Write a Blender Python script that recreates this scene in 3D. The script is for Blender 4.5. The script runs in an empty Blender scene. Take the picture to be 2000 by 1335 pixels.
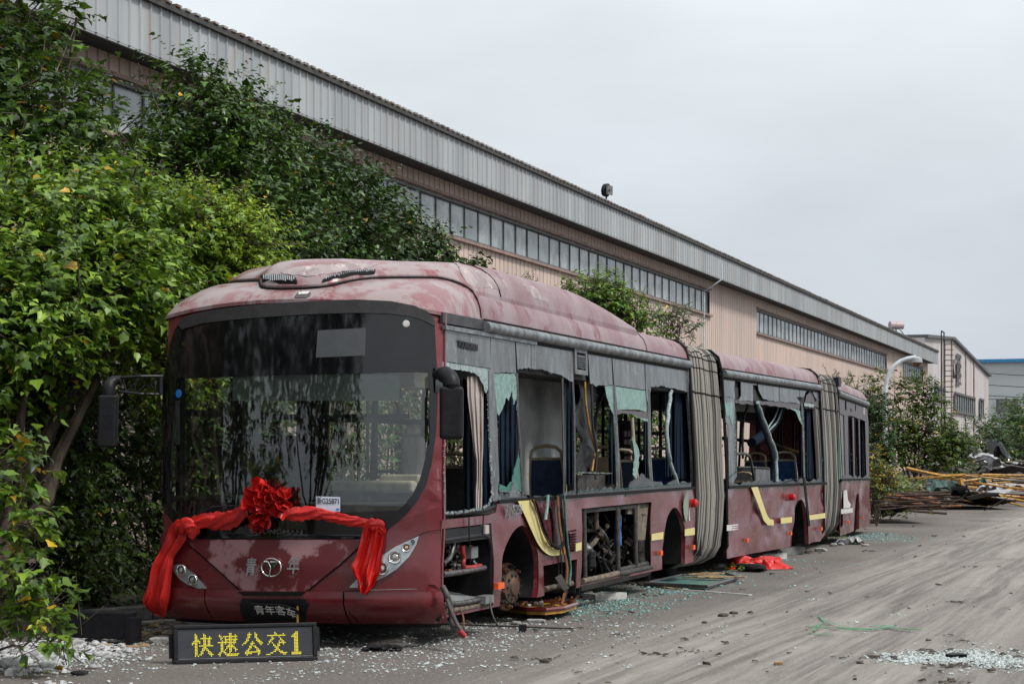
import bpy, bmesh, math, random
import numpy as np
from mathutils import Vector, Matrix, noise
from mathutils.geometry import tessellate_polygon
random.seed(7)
RNG = np.random.default_rng(11)
scene = bpy.context.scene
COL = scene.collection
R = math.radians

# ------------------------------------------------------------------ camera, sky, sun, exposure
FPX = 4400.0; HZ = 886.0; CH = 1.64          # focal length in photo pixels, horizon row, eye height
cam_d = bpy.data.cameras.new('camera'); cam = bpy.data.objects.new('camera', cam_d); COL.objects.link(cam)
cam.location = (0, 0, CH); cam.rotation_euler = (R(90), 0, 0)
cam_d.sensor_width = 36; cam_d.lens = 36 * FPX / 2000; cam_d.shift_y = (HZ - 667.5) / 2000
cam_d.clip_start = 0.1; cam_d.clip_end = 3000
scene.camera = cam

SUN_EL, SUN_AZ = 52, 118         # azimuth clockwise from +Y (view direction): over the right shoulder
world = bpy.data.worlds.new('World'); scene.world = world; world.use_nodes = True
nt = world.node_tree; nt.nodes.clear()
N = nt.nodes.new; L = nt.links.new
sky = N('ShaderNodeTexSky'); sky.sky_type = 'NISHITA'; sky.sun_disc = False
sky.sun_elevation = R(SUN_EL); sky.sun_rotation = R(SUN_AZ); sky.dust_density = 6; sky.air_density = 1.2
hsv = N('ShaderNodeHueSaturation'); hsv.inputs['Saturation'].default_value = 0.10; hsv.inputs['Value'].default_value = 0.55
L(sky.outputs[0], hsv.inputs['Color'])
tc = N('ShaderNodeTexCoord')
sep = N('ShaderNodeSeparateXYZ'); L(tc.outputs['Generated'], sep.inputs[0])
ramp = N('ShaderNodeValToRGB'); L(sep.outputs['Z'], ramp.inputs[0])
ramp.color_ramp.elements[0].position = 0.0; ramp.color_ramp.elements[0].color = (4.3, 4.65, 5.2, 1)
ramp.color_ramp.elements[1].position = 0.22; ramp.color_ramp.elements[1].color = (6.3, 6.85, 7.15, 1)
e = ramp.color_ramp.elements.new(1.0); e.color = (8.6, 8.8, 8.9, 1)
nz = N('ShaderNodeTexNoise'); nz.inputs['Scale'].default_value = 5.5; nz.inputs['Detail'].default_value = 4
mp = N('ShaderNodeMapping'); mp.inputs['Scale'].default_value = (1, 1, 3.0)
L(tc.outputs['Generated'], mp.inputs[0]); L(mp.outputs[0], nz.inputs['Vector'])
mr = N('ShaderNodeMapRange'); mr.inputs[1].default_value = .3; mr.inputs[2].default_value = .7; mr.inputs[3].default_value = .90; mr.inputs[4].default_value = 1.05
L(nz.outputs[0], mr.inputs[0])
mul = N('ShaderNodeVectorMath'); mul.operation = 'SCALE'; L(ramp.outputs[0], mul.inputs[0]); L(mr.outputs[0], mul.inputs['Scale'])
mix = N('ShaderNodeMixRGB'); mix.inputs[0].default_value = 0.85; L(hsv.outputs[0], mix.inputs[1]); L(mul.outputs[0], mix.inputs[2])
bg = N('ShaderNodeBackground'); bg.inputs[1].default_value = 0.10; L(mix.outputs[0], bg.inputs[0])
wo = N('ShaderNodeOutputWorld'); L(bg.outputs[0], wo.inputs[0])

sl = bpy.data.lights.new('sun', 'SUN'); sl.energy = 2.0; sl.angle = R(12); sl.color = (1, .965, .91)
so = bpy.data.objects.new('sun', sl); COL.objects.link(so)
sdir = Vector((math.sin(R(SUN_AZ)) * math.cos(R(SUN_EL)), math.cos(R(SUN_AZ)) * math.cos(R(SUN_EL)), math.sin(R(SUN_EL))))
so.rotation_euler = sdir.to_track_quat('Z', 'Y').to_euler(); so.location = (20, -10, 30)
scene.view_settings.view_transform = 'Standard'; scene.view_settings.look = 'None'
scene.view_settings.exposure = 0.6; scene.view_settings.gamma = 1
scene.render.engine = 'CYCLES'; scene.cycles.max_bounces = 8; scene.cycles.transparent_max_bounces = 12
scene.cycles.diffuse_bounces = 2; scene.cycles.glossy_bounces = 3; scene.cycles.transmission_bounces = 4

# ------------------------------------------------------------------ frames: a vertical reference plane along a direction
class Frame:
    def __init__(s, x, y, deg, dz=0.0, tilt=0.0, lean=0.0, lean1=0.0):
        s.x, s.y, s.a, s.dz, s.tilt, s.lean, s.lean1 = x, y, R(deg), dz, tilt, lean, lean1
        s.sn, s.cs = math.sin(s.a), math.cos(s.a)
    def __call__(s, l, d, z):                      # l along, d inward (to the left), z up
        if s.lean: d = d + (s.lean + s.lean1 * max(0, l)) * max(0, z - 1.19) * (1 - 2 * d / 2.62)      # tumblehome above the belt line
        return Vector((s.x + l * s.sn - d * s.cs, s.y + l * s.cs + d * s.sn, z + s.dz + s.tilt * l))
    def px(s, px, py, d=0.0):                      # a point of the photo that lies on the plane at depth d
        rx = (px - 1000) / FPX; z = 1.0; l = 0
        for _ in range(6 if s.lean else 1):
            e = d + (s.lean + s.lean1 * max(0, l)) * max(0, z - 1.19) * (1 - 2 * d / 2.62)
            x0, y0 = s.x - e * s.cs, s.y + e * s.sn
            l = (rx * y0 - x0) / (s.sn - rx * s.cs)
            Y = y0 + l * s.cs; z = CH + (HZ - py) * Y / FPX - s.dz - s.tilt * l
        return l, z
    def out(s): return Vector((s.cs, -s.sn, 0))
    def along(s): return Vector((s.sn, s.cs, 0))
def gp(px, py):
    Y = CH * FPX / (py - HZ); return Vector(((px - 1000) / FPX * Y, Y, 0))
def at(px, py, Y):
    return Vector(((px - 1000) / FPX * Y, Y, CH + (HZ - py) * Y / FPX))
S1 = Frame(-0.606, 19.05, 16.7, lean=.006, lean1=.0048)
S2 = Frame(2.95, 31.0, 18.3, dz=-.03, lean=.048)
S3 = Frame(5.97, 40.85, 13.5, dz=-.04, tilt=-.0088, lean=.048)
BW = 2.62                                          # bus width
bA = R(16.2); B = Frame(-18 * math.cos(bA), 18 * math.sin(bA), 16.2)

# ------------------------------------------------------------------ materials
def nodes(m):
    m.use_nodes = True; t = m.node_tree; t.nodes.clear(); return t
def pm(name, c1, c2=None, scale=4, rough=.6, metal=0, bump=.15, bscale=30, stretch=(1, 1, 1), lo=.4, hi=.6, c3=None, c3scale=12, c3lo=.58, c3hi=.66, coat=0, spec=.5, rvar=.12, bdist=.01):
    m = bpy.data.materials.new(name); t = nodes(m); N = t.nodes.new; L = t.links.new
    p = N('ShaderNodeBsdfPrincipled'); o = N('ShaderNodeOutputMaterial'); L(p.outputs[0], o.inputs[0])
    tc = N('ShaderNodeTexCoord'); mp = N('ShaderNodeMapping'); mp.inputs['Scale'].default_value = stretch
    L(tc.outputs['Object'], mp.inputs[0])
    p.inputs['Metallic'].default_value = metal; p.inputs['Coat Weight'].default_value = coat; p.inputs['Coat Roughness'].default_value = .15
    p.inputs['Specular IOR Level'].default_value = spec
    if c2 is None: c2 = tuple(min(1, x * .72) for x in c1)
    n1 = N('ShaderNodeTexNoise'); n1.inputs['Scale'].default_value = scale; n1.inputs['Detail'].default_value = 7; n1.inputs['Roughness'].default_value = .62
    L(mp.outputs[0], n1.inputs['Vector'])
    r1 = N('ShaderNodeMapRange'); r1.inputs[1].default_value = lo; r1.inputs[2].default_value = hi; L(n1.outputs[0], r1.inputs[0])
    mx = N('ShaderNodeMixRGB'); L(r1.outputs[0], mx.inputs[0]); mx.inputs[1].default_value = (*c1, 1); mx.inputs[2].default_value = (*c2, 1)
    last = mx.outputs[0]
    if c3:
        n3 = N('ShaderNodeTexNoise'); n3.inputs['Scale'].default_value = c3scale; n3.inputs['Detail'].default_value = 9; n3.inputs['Roughness'].default_value = .7
        L(mp.outputs[0], n3.inputs['Vector'])
        r3 = N('ShaderNodeMapRange'); r3.inputs[1].default_value = c3lo; r3.inputs[2].default_value = c3hi; L(n3.outputs[0], r3.inputs[0])
        m3 = N('ShaderNodeMixRGB'); L(r3.outputs[0], m3.inputs[0]); L(last, m3.inputs[1]); m3.inputs[2].default_value = (*c3, 1); last = m3.outputs[0]
    L(last, p.inputs['Base Color'])
    rr = N('ShaderNodeMapRange'); rr.inputs[3].default_value = max(.02, rough - rvar); rr.inputs[4].default_value = min(1, rough + rvar); L(n1.outputs[0], rr.inputs[0]); L(rr.outputs[0], p.inputs['Roughness'])
    if bump:
        nb = N('ShaderNodeTexNoise'); nb.inputs['Scale'].default_value = bscale; nb.inputs['Detail'].default_value = 5
        L(tc.outputs['Object'], nb.inputs['Vector'])
        b = N('ShaderNodeBump'); b.inputs['Strength'].default_value = bump; b.inputs['Distance'].default_value = bdist; L(nb.outputs[0], b.inputs['Height']); L(b.outputs[0], p.inputs['Normal'])
    return m
def glassmat(name, tint, refl=.9, rough=.02, dirt=0.0, ior=1.5):
    m = bpy.data.materials.new(name); t = nodes(m); N = t.nodes.new; L = t.links.new
    o = N('ShaderNodeOutputMaterial'); tr = N('ShaderNodeBsdfTransparent'); tr.inputs[0].default_value = (*tint, 1)
    g = N('ShaderNodeBsdfGlossy'); g.inputs['Roughness'].default_value = rough; g.inputs[0].default_value = (refl, refl, refl, 1)
    f = N('ShaderNodeFresnel'); f.inputs[0].default_value = ior; mx = N('ShaderNodeMixShader')
    L(f.outputs[0], mx.inputs[0]); L(tr.outputs[0], mx.inputs[1]); L(g.outputs[0], mx.inputs[2])
    out = mx.outputs[0]
    if dirt:
        d = N('ShaderNodeBsdfDiffuse'); d.inputs[0].default_value = (.42, .43, .42, 1)
        n = N('ShaderNodeTexNoise'); n.inputs['Scale'].default_value = 1.6; n.inputs['Detail'].default_value = 6
        tc = N('ShaderNodeTexCoord'); L(tc.outputs['Object'], n.inputs['Vector'])
        r = N('ShaderNodeMapRange'); r.inputs[1].default_value = .35; r.inputs[2].default_value = .75; r.inputs[3].default_value = dirt * .35; r.inputs[4].default_value = dirt; L(n.outputs[0], r.inputs[0])
        m2 = N('ShaderNodeMixShader'); L(r.outputs[0], m2.inputs[0]); L(out, m2.inputs[1]); L(d.outputs[0], m2.inputs[2]); out = m2.outputs[0]
    L(out, o.inputs[0]); return m
def leafmat(name, gloss=.42, trans=.24):
    m = bpy.data.materials.new(name); t = nodes(m); N = t.nodes.new; L = t.links.new
    o = N('ShaderNodeOutputMaterial'); p = N('ShaderNodeBsdfPrincipled'); a = N('ShaderNodeAttribute'); a.attribute_name = 'leafcol'
    L(a.outputs['Color'], p.inputs['Base Color']); p.inputs['Roughness'].default_value = gloss; p.inputs['Specular IOR Level'].default_value = .45
    tl = N('ShaderNodeBsdfTranslucent'); hs = N('ShaderNodeHueSaturation'); hs.inputs['Value'].default_value = 1.5; hs.inputs['Hue'].default_value = .485; L(a.outputs['Color'], hs.inputs['Color']); L(hs.outputs[0], tl.inputs[0])
    mx = N('ShaderNodeMixShader'); mx.inputs[0].default_value = trans; L(p.outputs[0], mx.inputs[1]); L(tl.outputs[0], mx.inputs[2]); L(mx.outputs[0], o.inputs[0])
    return m
def emit(name, c, s):
    m = bpy.data.materials.new(name); t = nodes(m); N = t.nodes.new; L = t.links.new
    o = N('ShaderNodeOutputMaterial'); p = N('ShaderNodeBsdfPrincipled'); p.inputs['Base Color'].default_value = (*c, 1); p.inputs['Roughness'].default_value = .4
    p.inputs['Emission Color'].default_value = (*c, 1); p.inputs['Emission Strength'].default_value = s; L(p.outputs[0], o.inputs[0]); return m

M = {}
M['red'] = pm('maroon_bus_paint', (.125, .012, .018), (.17, .028, .035), scale=2.2, rough=.32, coat=.25, bump=.35, bscale=2.6, bdist=.02, c3=(.30, .17, .17), c3scale=3.2, c3lo=.57, c3hi=.74)
M['redside'] = pm('weathered_maroon_side_paint', (.095, .012, .020), (.14, .033, .041), scale=1.7, stretch=(1, 1, 2.0), rough=.28, coat=.35, bump=.5, bscale=2.2, bdist=.03, c3=(.28, .17, .17), c3scale=2.6, c3lo=.62, c3hi=.76)
M['redfront'] = pm('glossy_maroon_front_paint', (.105, .008, .012), (.13, .014, .018), scale=1.5, rough=.27, coat=.4, bump=.1, bscale=3, c3=(.30, .12, .12), c3scale=3.0, c3lo=.66, c3hi=.8)
M['hood'] = pm('peeling_maroon_hood_paint', (.10, .009, .013), (.27, .14, .15), scale=3.0, lo=.50, hi=.56, rough=.4, bump=.2, bscale=9, c3=(.02, .012, .014), c3scale=8, c3lo=.64, c3hi=.68)
M['roof'] = pm('sun_faded_pink_roof_paint', (.22, .10, .107), (.28, .215, .22), scale=1.6, lo=.46, hi=.54, stretch=(2.2, 2.2, .7), rough=.30, bump=.15, bscale=14, c3=(.20, .035, .045), c3scale=1.9, c3lo=.56, c3hi=.64)
M['roofpeel'] = pm('peeled_primer_grey', (.24, .19, .20), (.34, .29, .29), scale=6, stretch=(1, 1, 1), rough=.8, c3=(.52, .45, .44), c3scale=9, c3lo=.58, c3hi=.64)
M['roofrear'] = pm('faded_mauve_roof_paint', (.17, .075, .085), (.24, .165, .175), scale=1.5, lo=.42, hi=.58, rough=.38, c3=(.15, .035, .045), c3scale=2.2, c3lo=.55, c3hi=.6)
M['yellow'] = pm('dull_yellow_film', (.62, .53, .20), (.55, .48, .22), scale=9, rough=.5)
M['whitefilm'] = pm('white_film', (.6, .6, .58), (.42, .4, .4), scale=9, rough=.5)
M['grey'] = pm('dusty_grey_tinted_glass', (.100, .109, .114), (.052, .058, .061), scale=5, stretch=(1, 1, .35), rough=.28, bump=.08, c3=(.24, .25, .25), c3scale=16, c3lo=.56, c3hi=.7)
M['greydark'] = pm('dark_film_glass', (.045, .038, .042), (.08, .06, .065), scale=9, rough=.4)
M['lower'] = pm('dirty_broken_glass_remnant', (.012, .018, .021), (.055, .062, .066), scale=12, rough=.35, bump=.5, bscale=40, c3=(.3, .36, .36), c3scale=22, c3lo=.64, c3hi=.7)
M['teal'] = pm('shattered_teal_glass', (.10, .21, .185), (.20, .31, .28), scale=14, rough=.4, bump=.6, bscale=90, c3=(.5, .62, .58), c3scale=60, c3lo=.55, c3hi=.7)
M['tealdark'] = pm('shattered_green_glass', (.012, .10, .075), (.03, .16, .125), scale=16, rough=.35, bump=.6, bscale=90)
M['frost'] = pm('crazed_white_glass', (.36, .43, .43), (.16, .23, .23), scale=30, rough=.5, bump=.8, bscale=120)
M['gutter'] = pm('weathered_aluminium', (.22, .24, .25), (.09, .10, .108), scale=7, rough=.42, metal=.45, c3=(.18, .12, .08), c3scale=10, c3lo=.66, c3hi=.72)
M['black'] = pm('black_plastic', (.006, .006, .008), (.011, .011, .014), scale=20, rough=.5, bump=.1, spec=.25)
M['blackgloss'] = pm('black_glossy_mask', (.003, .003, .004), (.006, .006, .007), scale=3, rough=.06, rvar=.03, bump=.0, coat=0, spec=.6)
M['brow'] = pm('faded_black_brow', (.034, .032, .034), (.02, .02, .022), scale=7, rough=.5)
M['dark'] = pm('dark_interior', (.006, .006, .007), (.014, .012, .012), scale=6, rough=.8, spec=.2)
M['ceil'] = pm('dirty_ceiling_lining', (.028, .028, .03), (.013, .013, .014), scale=3, rough=.8)
M['floor'] = pm('bus_floor_vinyl', (.03, .03, .031), (.018, .017, .015), scale=5, rough=.8)
M['navy'] = pm('navy_curtain_fabric', (.0025, .010, .023), (.002, .006, .013), scale=7, rough=.9, spec=.15)
M['beige'] = pm('beige_curtain_fabric', (.42, .37, .34), (.26, .22, .20), scale=6, rough=.9, stretch=(1, 1, .3))
M['white'] = pm('white_inner_panel', (.36, .38, .37), (.24, .26, .25), scale=2.2, rough=.5, bump=.4, bscale=3, bdist=.05)
M['cream'] = pm('cream_dashboard_plastic', (.48, .43, .34), (.33, .29, .23), scale=5, rough=.6)
M['greyplastic'] = pm('grey_plastic', (.16, .165, .17), (.10, .10, .105), scale=6, rough=.6)
M['tan'] = pm('tan_seat_plastic', (.30, .24, .15), (.20, .16, .10), scale=6, rough=.5)
M['cloth'] = pm('navy_seat_fabric', (.010, .022, .06), (.008, .014, .035), scale=15, rough=.9)
M['bluecloth'] = pm('blue_seat_fabric', (.012, .07, .20), (.01, .04, .12), scale=12, rough=.85)
M['steel'] = pm('worn_steel', (.13, .13, .13), (.06, .055, .05), scale=12, rough=.45, metal=.6)
M['chrome'] = pm('chrome', (.75, .77, .78), (.6, .62, .62), scale=10, rough=.14, metal=1, bump=0)
M['silver'] = pm('headlight_reflector_silver', (.42, .45, .47), (.28, .31, .32), scale=8, rough=.25, metal=.5)
M['darkrust'] = pm('dark_rusty_rail', (.055, .028, .018), (.025, .018, .015), scale=6, rough=.85, c3=(.14, .05, .02), c3scale=6, c3lo=.58, c3hi=.66)
M['rust'] = pm('rusty_iron', (.20, .065, .022), (.06, .035, .025), scale=12, rough=.85, bump=.5, bscale=60, c3=(.36, .15, .03), c3scale=9, c3lo=.56, c3hi=.64)
M['hub'] = pm('greasy_wheel_hub', (.055, .045, .04), (.13, .05, .02), scale=9, rough=.6, bump=.5, bscale=60)
M['rubber'] = pm('tyre_rubber', (.007, .007, .008), (.015, .014, .013), scale=12, rough=.8, bump=.3, spec=.25)
M['hose'] = pm('grimy_hose', (.022, .021, .02), (.055, .05, .046), scale=14, rough=.55)
M['engine'] = pm('grimy_machinery', (.016, .014, .013), (.045, .04, .036), scale=9, rough=.7, bump=.5, bscale=40, c3=(.13, .085, .05), c3scale=12, c3lo=.6, c3hi=.66)
M['insul'] = pm('yellowed_insulation', (.17, .14, .10), (.08, .062, .045), scale=14, rough=.9, bump=.8, bscale=60)
M['redhose'] = pm('red_plastic_pipe', (.35, .012, .012), (.2, .01, .01), scale=8, rough=.45)
M['bluecan'] = pm('blue_paint', (.015, .09, .28), (.01, .05, .16), scale=8, rough=.45)
M['orange'] = pm('orange_reflector', (.85, .12, .01), (.6, .07, .01), scale=20, rough=.25)
M['amber'] = pm('amber_lens', (.32, .09, .012), (.22, .06, .01), scale=20, rough=.15, coat=.5)
M['redlens'] = pm('red_lens', (.5, .01, .008), (.35, .01, .01), scale=20, rough=.2)
M['lens'] = pm('dark_headlight_lens', (.03, .028, .028), (.07, .06, .055), scale=12, rough=.06, rvar=.03, coat=1)
M['lensclear'] = pm('clear_headlight_lens', (.42, .42, .40), (.14, .13, .12), scale=25, rough=.06, rvar=.03, coat=1)
M['greenlens'] = pm('green_grey_lens', (.06, .10, .07), (.04, .06, .05), scale=20, rough=.1, coat=1)
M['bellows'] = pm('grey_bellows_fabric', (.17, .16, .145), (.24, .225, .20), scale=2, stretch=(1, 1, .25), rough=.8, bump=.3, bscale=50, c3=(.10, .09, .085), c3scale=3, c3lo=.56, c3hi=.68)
M['bellowsdark'] = pm('shaded_bellows_folds', (.035, .033, .031), (.06, .056, .052), scale=3, stretch=(1, 1, .3), rough=.85)  # fold shading put into the colour: dark flanks beside lighter crests
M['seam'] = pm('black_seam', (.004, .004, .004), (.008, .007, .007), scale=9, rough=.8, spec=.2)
M['cloth_red'] = pm('red_satin', (.60, .011, .008), (.40, .007, .005), scale=3, lo=.35, hi=.65, rough=.48, bump=.35, bscale=30, bdist=.008, c3=(.34, .02, .014), c3scale=5, c3lo=.56, c3hi=.72)
M['ledface'] = pm('dark_led_panel', (.022, .023, .028), (.03, .03, .036), scale=9, rough=.25)
M['led'] = emit('yellow_led_dot', (.75, .66, .03), .25)
M['paper'] = pm('white_paper', (.68, .70, .80), (.55, .62, .78), scale=20, rough=.7)
M['ink'] = pm('black_ink', (.01, .01, .02), (.02, .02, .03), rough=.7)
M['platetext'] = pm('white_letter_paint', (.6, .6, .6), (.4, .4, .4), scale=20, rough=.6)
M['sticker'] = pm('blue_sticker', (.01, .16, .55), (.01, .14, .5), rough=.5)
M['wshield'] = glassmat('windscreen_glass', (.80, .84, .82), dirt=.006, ior=1.7)
M['crumbteal'] = pm('dark_teal_glass_edge', (.03, .09, .08), (.10, .20, .185), scale=40, rough=.3)
M['crumbfrost'] = pm('pale_glass_edge', (.12, .18, .18), (.36, .42, .42), scale=40, rough=.3)
M['sideglass'] = glassmat('tinted_side_glass', (.35, .42, .40), dirt=.25)
M['vinylboard'] = glassmat('milky_sheet', (.45, .47, .46), refl=.3, rough=.4, dirt=1.0)
M['bark'] = pm('grey_brown_bark', (.10, .075, .055), (.05, .038, .03), scale=9, rough=.9, bump=.8, bscale=30, stretch=(1, 1, .4))
M['twig'] = pm('reddish_twig', (.13, .07, .05), (.07, .04, .03), scale=9, rough=.8)
M['leaf'] = leafmat('glossy_leaf')
M['leafdark'] = leafmat('dark_leaf', gloss=.38, trans=.12)
M['pinkwall'] = pm('weathered_pink_cladding', (.57, .43, .37), (.48, .38, .335), scale=.5, stretch=(1, 1, .12), rough=.65, bump=0, c3=(.40, .33, .295), c3scale=1.6, c3lo=.52, c3hi=.66)
M['fascia'] = pm('grey_white_cladding', (.36, .385, .40), (.27, .29, .305), scale=.8, stretch=(1, 1, .1), rough=.6, bump=0, c3=(.34, .27, .235), c3scale=4.5, c3lo=.54, c3hi=.70)
M['rooftrim'] = pm('dark_roof_trim', (.03, .03, .032), (.06, .055, .05), scale=3, rough=.8)
M['roofsheet'] = pm('weathered_roof_sheet', (.34, .33, .31), (.12, .075, .055), scale=2, rough=.8)
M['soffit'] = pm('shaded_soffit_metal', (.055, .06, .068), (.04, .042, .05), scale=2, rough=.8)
M['winglass'] = pm('frosted_factory_glass', (.33, .36, .37), (.15, .175, .185), scale=1.3, rough=.25, bump=0, rvar=.08)
M['winframe'] = pm('grey_window_frame', (.10, .105, .11), (.06, .06, .065), scale=6, rough=.6)
M['sill'] = pm('rust_stained_sill', (.30, .20, .17), (.20, .14, .12), scale=3, rough=.7)
M['palewall'] = pm('stained_white_cladding', (.46, .44, .45), (.40, .35, .33), scale=.35, stretch=(1, 1, .15), rough=.7, bump=0, c3=(.40, .27, .21), c3scale=.9, c3lo=.58, c3hi=.7)
M['whitewall'] = pm('white_shed_wall', (.44, .47, .48), (.40, .43, .44), scale=.2, rough=.7, bump=0)
M['bluetrim'] = pm('blue_roof_trim', (.02, .20, .42), (.02, .16, .34), rough=.6)
M['pole'] = pm('white_painted_steel', (.55, .62, .66), (.42, .48, .52), scale=5, rough=.4)
M['concrete'] = pm('old_concrete', (.26, .25, .235), (.16, .155, .15), scale=6, rough=.9, bump=.5, bscale=40)
M['rubble'] = pm('white_plaster_rubble', (.50, .51, .52), (.27, .27, .27), scale=9, rough=.9, bump=.5, bscale=40)
M['foam'] = pm('dirty_white_foam', (.42, .42, .40), (.22, .21, .20), scale=8, rough=.9, bump=.5)
M['wood'] = pm('splintered_plywood', (.36, .24, .12), (.20, .13, .07), scale=9, stretch=(3, 1, 1), rough=.8)
M['glasschip'] = pm('glass_crumbs', (.30, .37, .36), (.48, .51, .51), scale=60, rough=.2)
M['glassteal'] = pm('teal_glass_crumbs', (.06, .20, .18), (.20, .32, .30), scale=60, rough=.2)
M['greenstrap'] = pm('green_strapping', (.02, .26, .09), (.02, .18, .06), rough=.4)
M['yellowbar'] = pm('chipped_yellow_paint', (.42, .22, .02), (.22, .10, .015), scale=8, rough=.55, c3=(.13, .06, .03), c3scale=10, c3lo=.58, c3hi=.64)
M['tarp'] = pm('dark_green_tarp', (.012, .055, .045), (.01, .03, .028), scale=4, rough=.5, bump=.6, bscale=8, bdist=.05)
M['whitesheet'] = pm('dirty_white_sheet_metal', (.40, .41, .43), (.17, .17, .175), scale=5, rough=.5)
M['sideglass2'] = pm('darker_frosted_pane', (.19, .215, .225), (.12, .14, .15), scale=1.5, rough=.2, bump=0)

# ------------------------------------------------------------------ mesh helpers
def wpos(o):
    p = Vector((0, 0, 0))
    while o is not None: p += o.location; o = o.parent
    return p
def mesh_obj(name, verts, faces, mats, parent=None, smooth=None, loc=None, recalc=True, mi=None):
    base = wpos(parent) if parent else (Vector(loc) if loc is not None else Vector((0, 0, 0)))
    me = bpy.data.meshes.new(name)
    me.from_pydata([tuple(Vector(v) - base) for v in verts], [], faces)
    for m in (mats if isinstance(mats, (list, tuple)) else [mats]): me.materials.append(m)
    if mi: me.polygons.foreach_set('material_index', mi)
    if recalc:
        bm = bmesh.new(); bm.from_mesh(me); bmesh.ops.recalc_face_normals(bm, faces=bm.faces); bm.to_mesh(me); bm.free()
    if smooth is not None:
        if smooth is True: me.polygons.foreach_set('use_smooth', [True] * len(me.polygons))
        else:
            me.polygons.foreach_set('use_smooth', [True] * len(me.polygons)); me.set_sharp_from_angle(angle=R(smooth))
    me.update()
    o = bpy.data.objects.new(name, me); COL.objects.link(o)
    if parent: o.parent = parent
    elif loc is not None: o.location = loc
    return o
def empty(name, loc):
    o = bpy.data.objects.new(name, None); COL.objects.link(o); o.location = loc; o.empty_display_size = .3; return o
def tag(o, label=None, cat=None, group=None, kind=None):
    if label: o['label'] = label
    if cat: o['category'] = cat
    if group: o['group'] = group
    if kind: o['kind'] = kind
    return o
class MB:
    def __init__(s): s.v = []; s.f = []; s.mi = []; s.cur = 0
    def add(s, vs, fs):
        b = len(s.v); s.v += [Vector(v) for v in vs]
        for f in fs: s.f.append([b + i for i in f]); s.mi.append(s.cur)
        return s
    def box(s, c, half, ax=None):              # ax: three axes
        if ax is None: ax = (Vector((1, 0, 0)), Vector((0, 1, 0)), Vector((0, 0, 1)))
        c = Vector(c); P = []
        for i in (-1, 1):
            for j in (-1, 1):
                for k in (-1, 1): P.append(c + ax[0] * half[0] * i + ax[1] * half[1] * j + ax[2] * half[2] * k)
        return s.add(P, [(0, 1, 3, 2), (4, 6, 7, 5), (0, 4, 5, 1), (2, 3, 7, 6), (0, 2, 6, 4), (1, 5, 7, 3)])
    def fbox(s, F, l0, l1, d0, d1, z0, z1):
        P = [F(l, d, z) for l in (l0, l1) for d in (d0, d1) for z in (z0, z1)]
        return s.add(P, [(0, 1, 3, 2), (4, 6, 7, 5), (0, 4, 5, 1), (2, 3, 7, 6), (0, 2, 6, 4), (1, 5, 7, 3)])
    def rings(s, rings, closed=True, caps=True):
        n = len(rings[0]); vs = [p for r in rings for p in r]; fs = []
        for i in range(len(rings) - 1):
            for j in range(n if closed else n - 1):
                k = (j + 1) % n; fs.append((i * n + j, i * n + k, (i + 1) * n + k, (i + 1) * n + j))
        if caps and closed: fs.append(tuple(range(n))); fs.append(tuple((len(rings) - 1) * n + j for j in range(n)))
        return s.add(vs, fs)
    def tube(s, pts, r, n=8, flat=1.0, up=None):
        pts = [Vector(p) for p in pts]; rr = r if isinstance(r, (list, tuple)) else [r] * len(pts)
        rings = []; prev = None
        for i, p in enumerate(pts):
            t = (pts[min(i + 1, len(pts) - 1)] - pts[max(i - 1, 0)])
            t = t.normalized() if t.length > 1e-9 else Vector((0, 0, 1))
            if up is not None: a = t.cross(up)
            elif prev is None: a = t.cross(Vector((0, 0, 1)) if abs(t.z) < .9 else Vector((1, 0, 0)))
            else: a = prev - t * prev.dot(t)
            if a.length < 1e-6: a = t.cross(Vector((0, 1, .3)))
            a.normalize(); prev = a; b = t.cross(a)
            rings.append([p + (a * math.cos(2 * math.pi * k / n) + b * flat * math.sin(2 * math.pi * k / n)) * rr[i] for k in range(n)])
        return s.rings(rings)
    def cyl(s, c, axis, r, h, n=20, r2=None):
        axis = Vector(axis).normalized(); c = Vector(c)
        a = axis.cross(Vector((0, 0, 1)) if abs(axis.z) < .9 else Vector((1, 0, 0))).normalized(); b = axis.cross(a)
        r2 = r if r2 is None else r2
        return s.rings([[c + axis * o + (a * math.cos(2 * math.pi * k / n) + b * math.sin(2 * math.pi * k / n)) * q for k in range(n)] for o, q in ((-h / 2, r), (h / 2, r2))])
    def lathe(s, c, axis, prof, n=24, caps=True):
        axis = Vector(axis).normalized(); c = Vector(c)
        a = axis.cross(Vector((0, 0, 1)) if abs(axis.z) < .9 else Vector((1, 0, 0))).normalized(); b = axis.cross(a)
        return s.rings([[c + axis * h + (a * math.cos(2 * math.pi * k / n) + b * math.sin(2 * math.pi * k / n)) * max(q, 1e-4) for k in range(n)] for q, h in prof], caps=caps)
    def grid(s, P):                             # P[i][j]
        n, m = len(P), len(P[0]); vs = [p for r in P for p in r]
        return s.add(vs, [(i * m + j, i * m + j + 1, (i + 1) * m + j + 1, (i + 1) * m + j) for i in range(n - 1) for j in range(m - 1)])
    def shell(s, P, off):                       # grid with thickness: off vector or function(i,j)
        n, m = len(P), len(P[0]); s.grid(P)
        o = off if callable(off) else (lambda i, j: off)
        Q = [[P[i][j] + o(i, j) for j in range(m)] for i in range(n)]; s.grid(Q)
        s.grid([P[0], Q[0]]); s.grid([P[-1], Q[-1]]); s.grid([[r[0] for r in P], [r[0] for r in Q]]); s.grid([[r[-1] for r in P], [r[-1] for r in Q]])
        return s
    def build(s, name, mat, parent=None, smooth=None, loc=None, recalc=True):
        return mesh_obj(name, s.v, s.f, mat, parent, smooth, loc, recalc, s.mi if isinstance(mat, (list, tuple)) else None)
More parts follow.
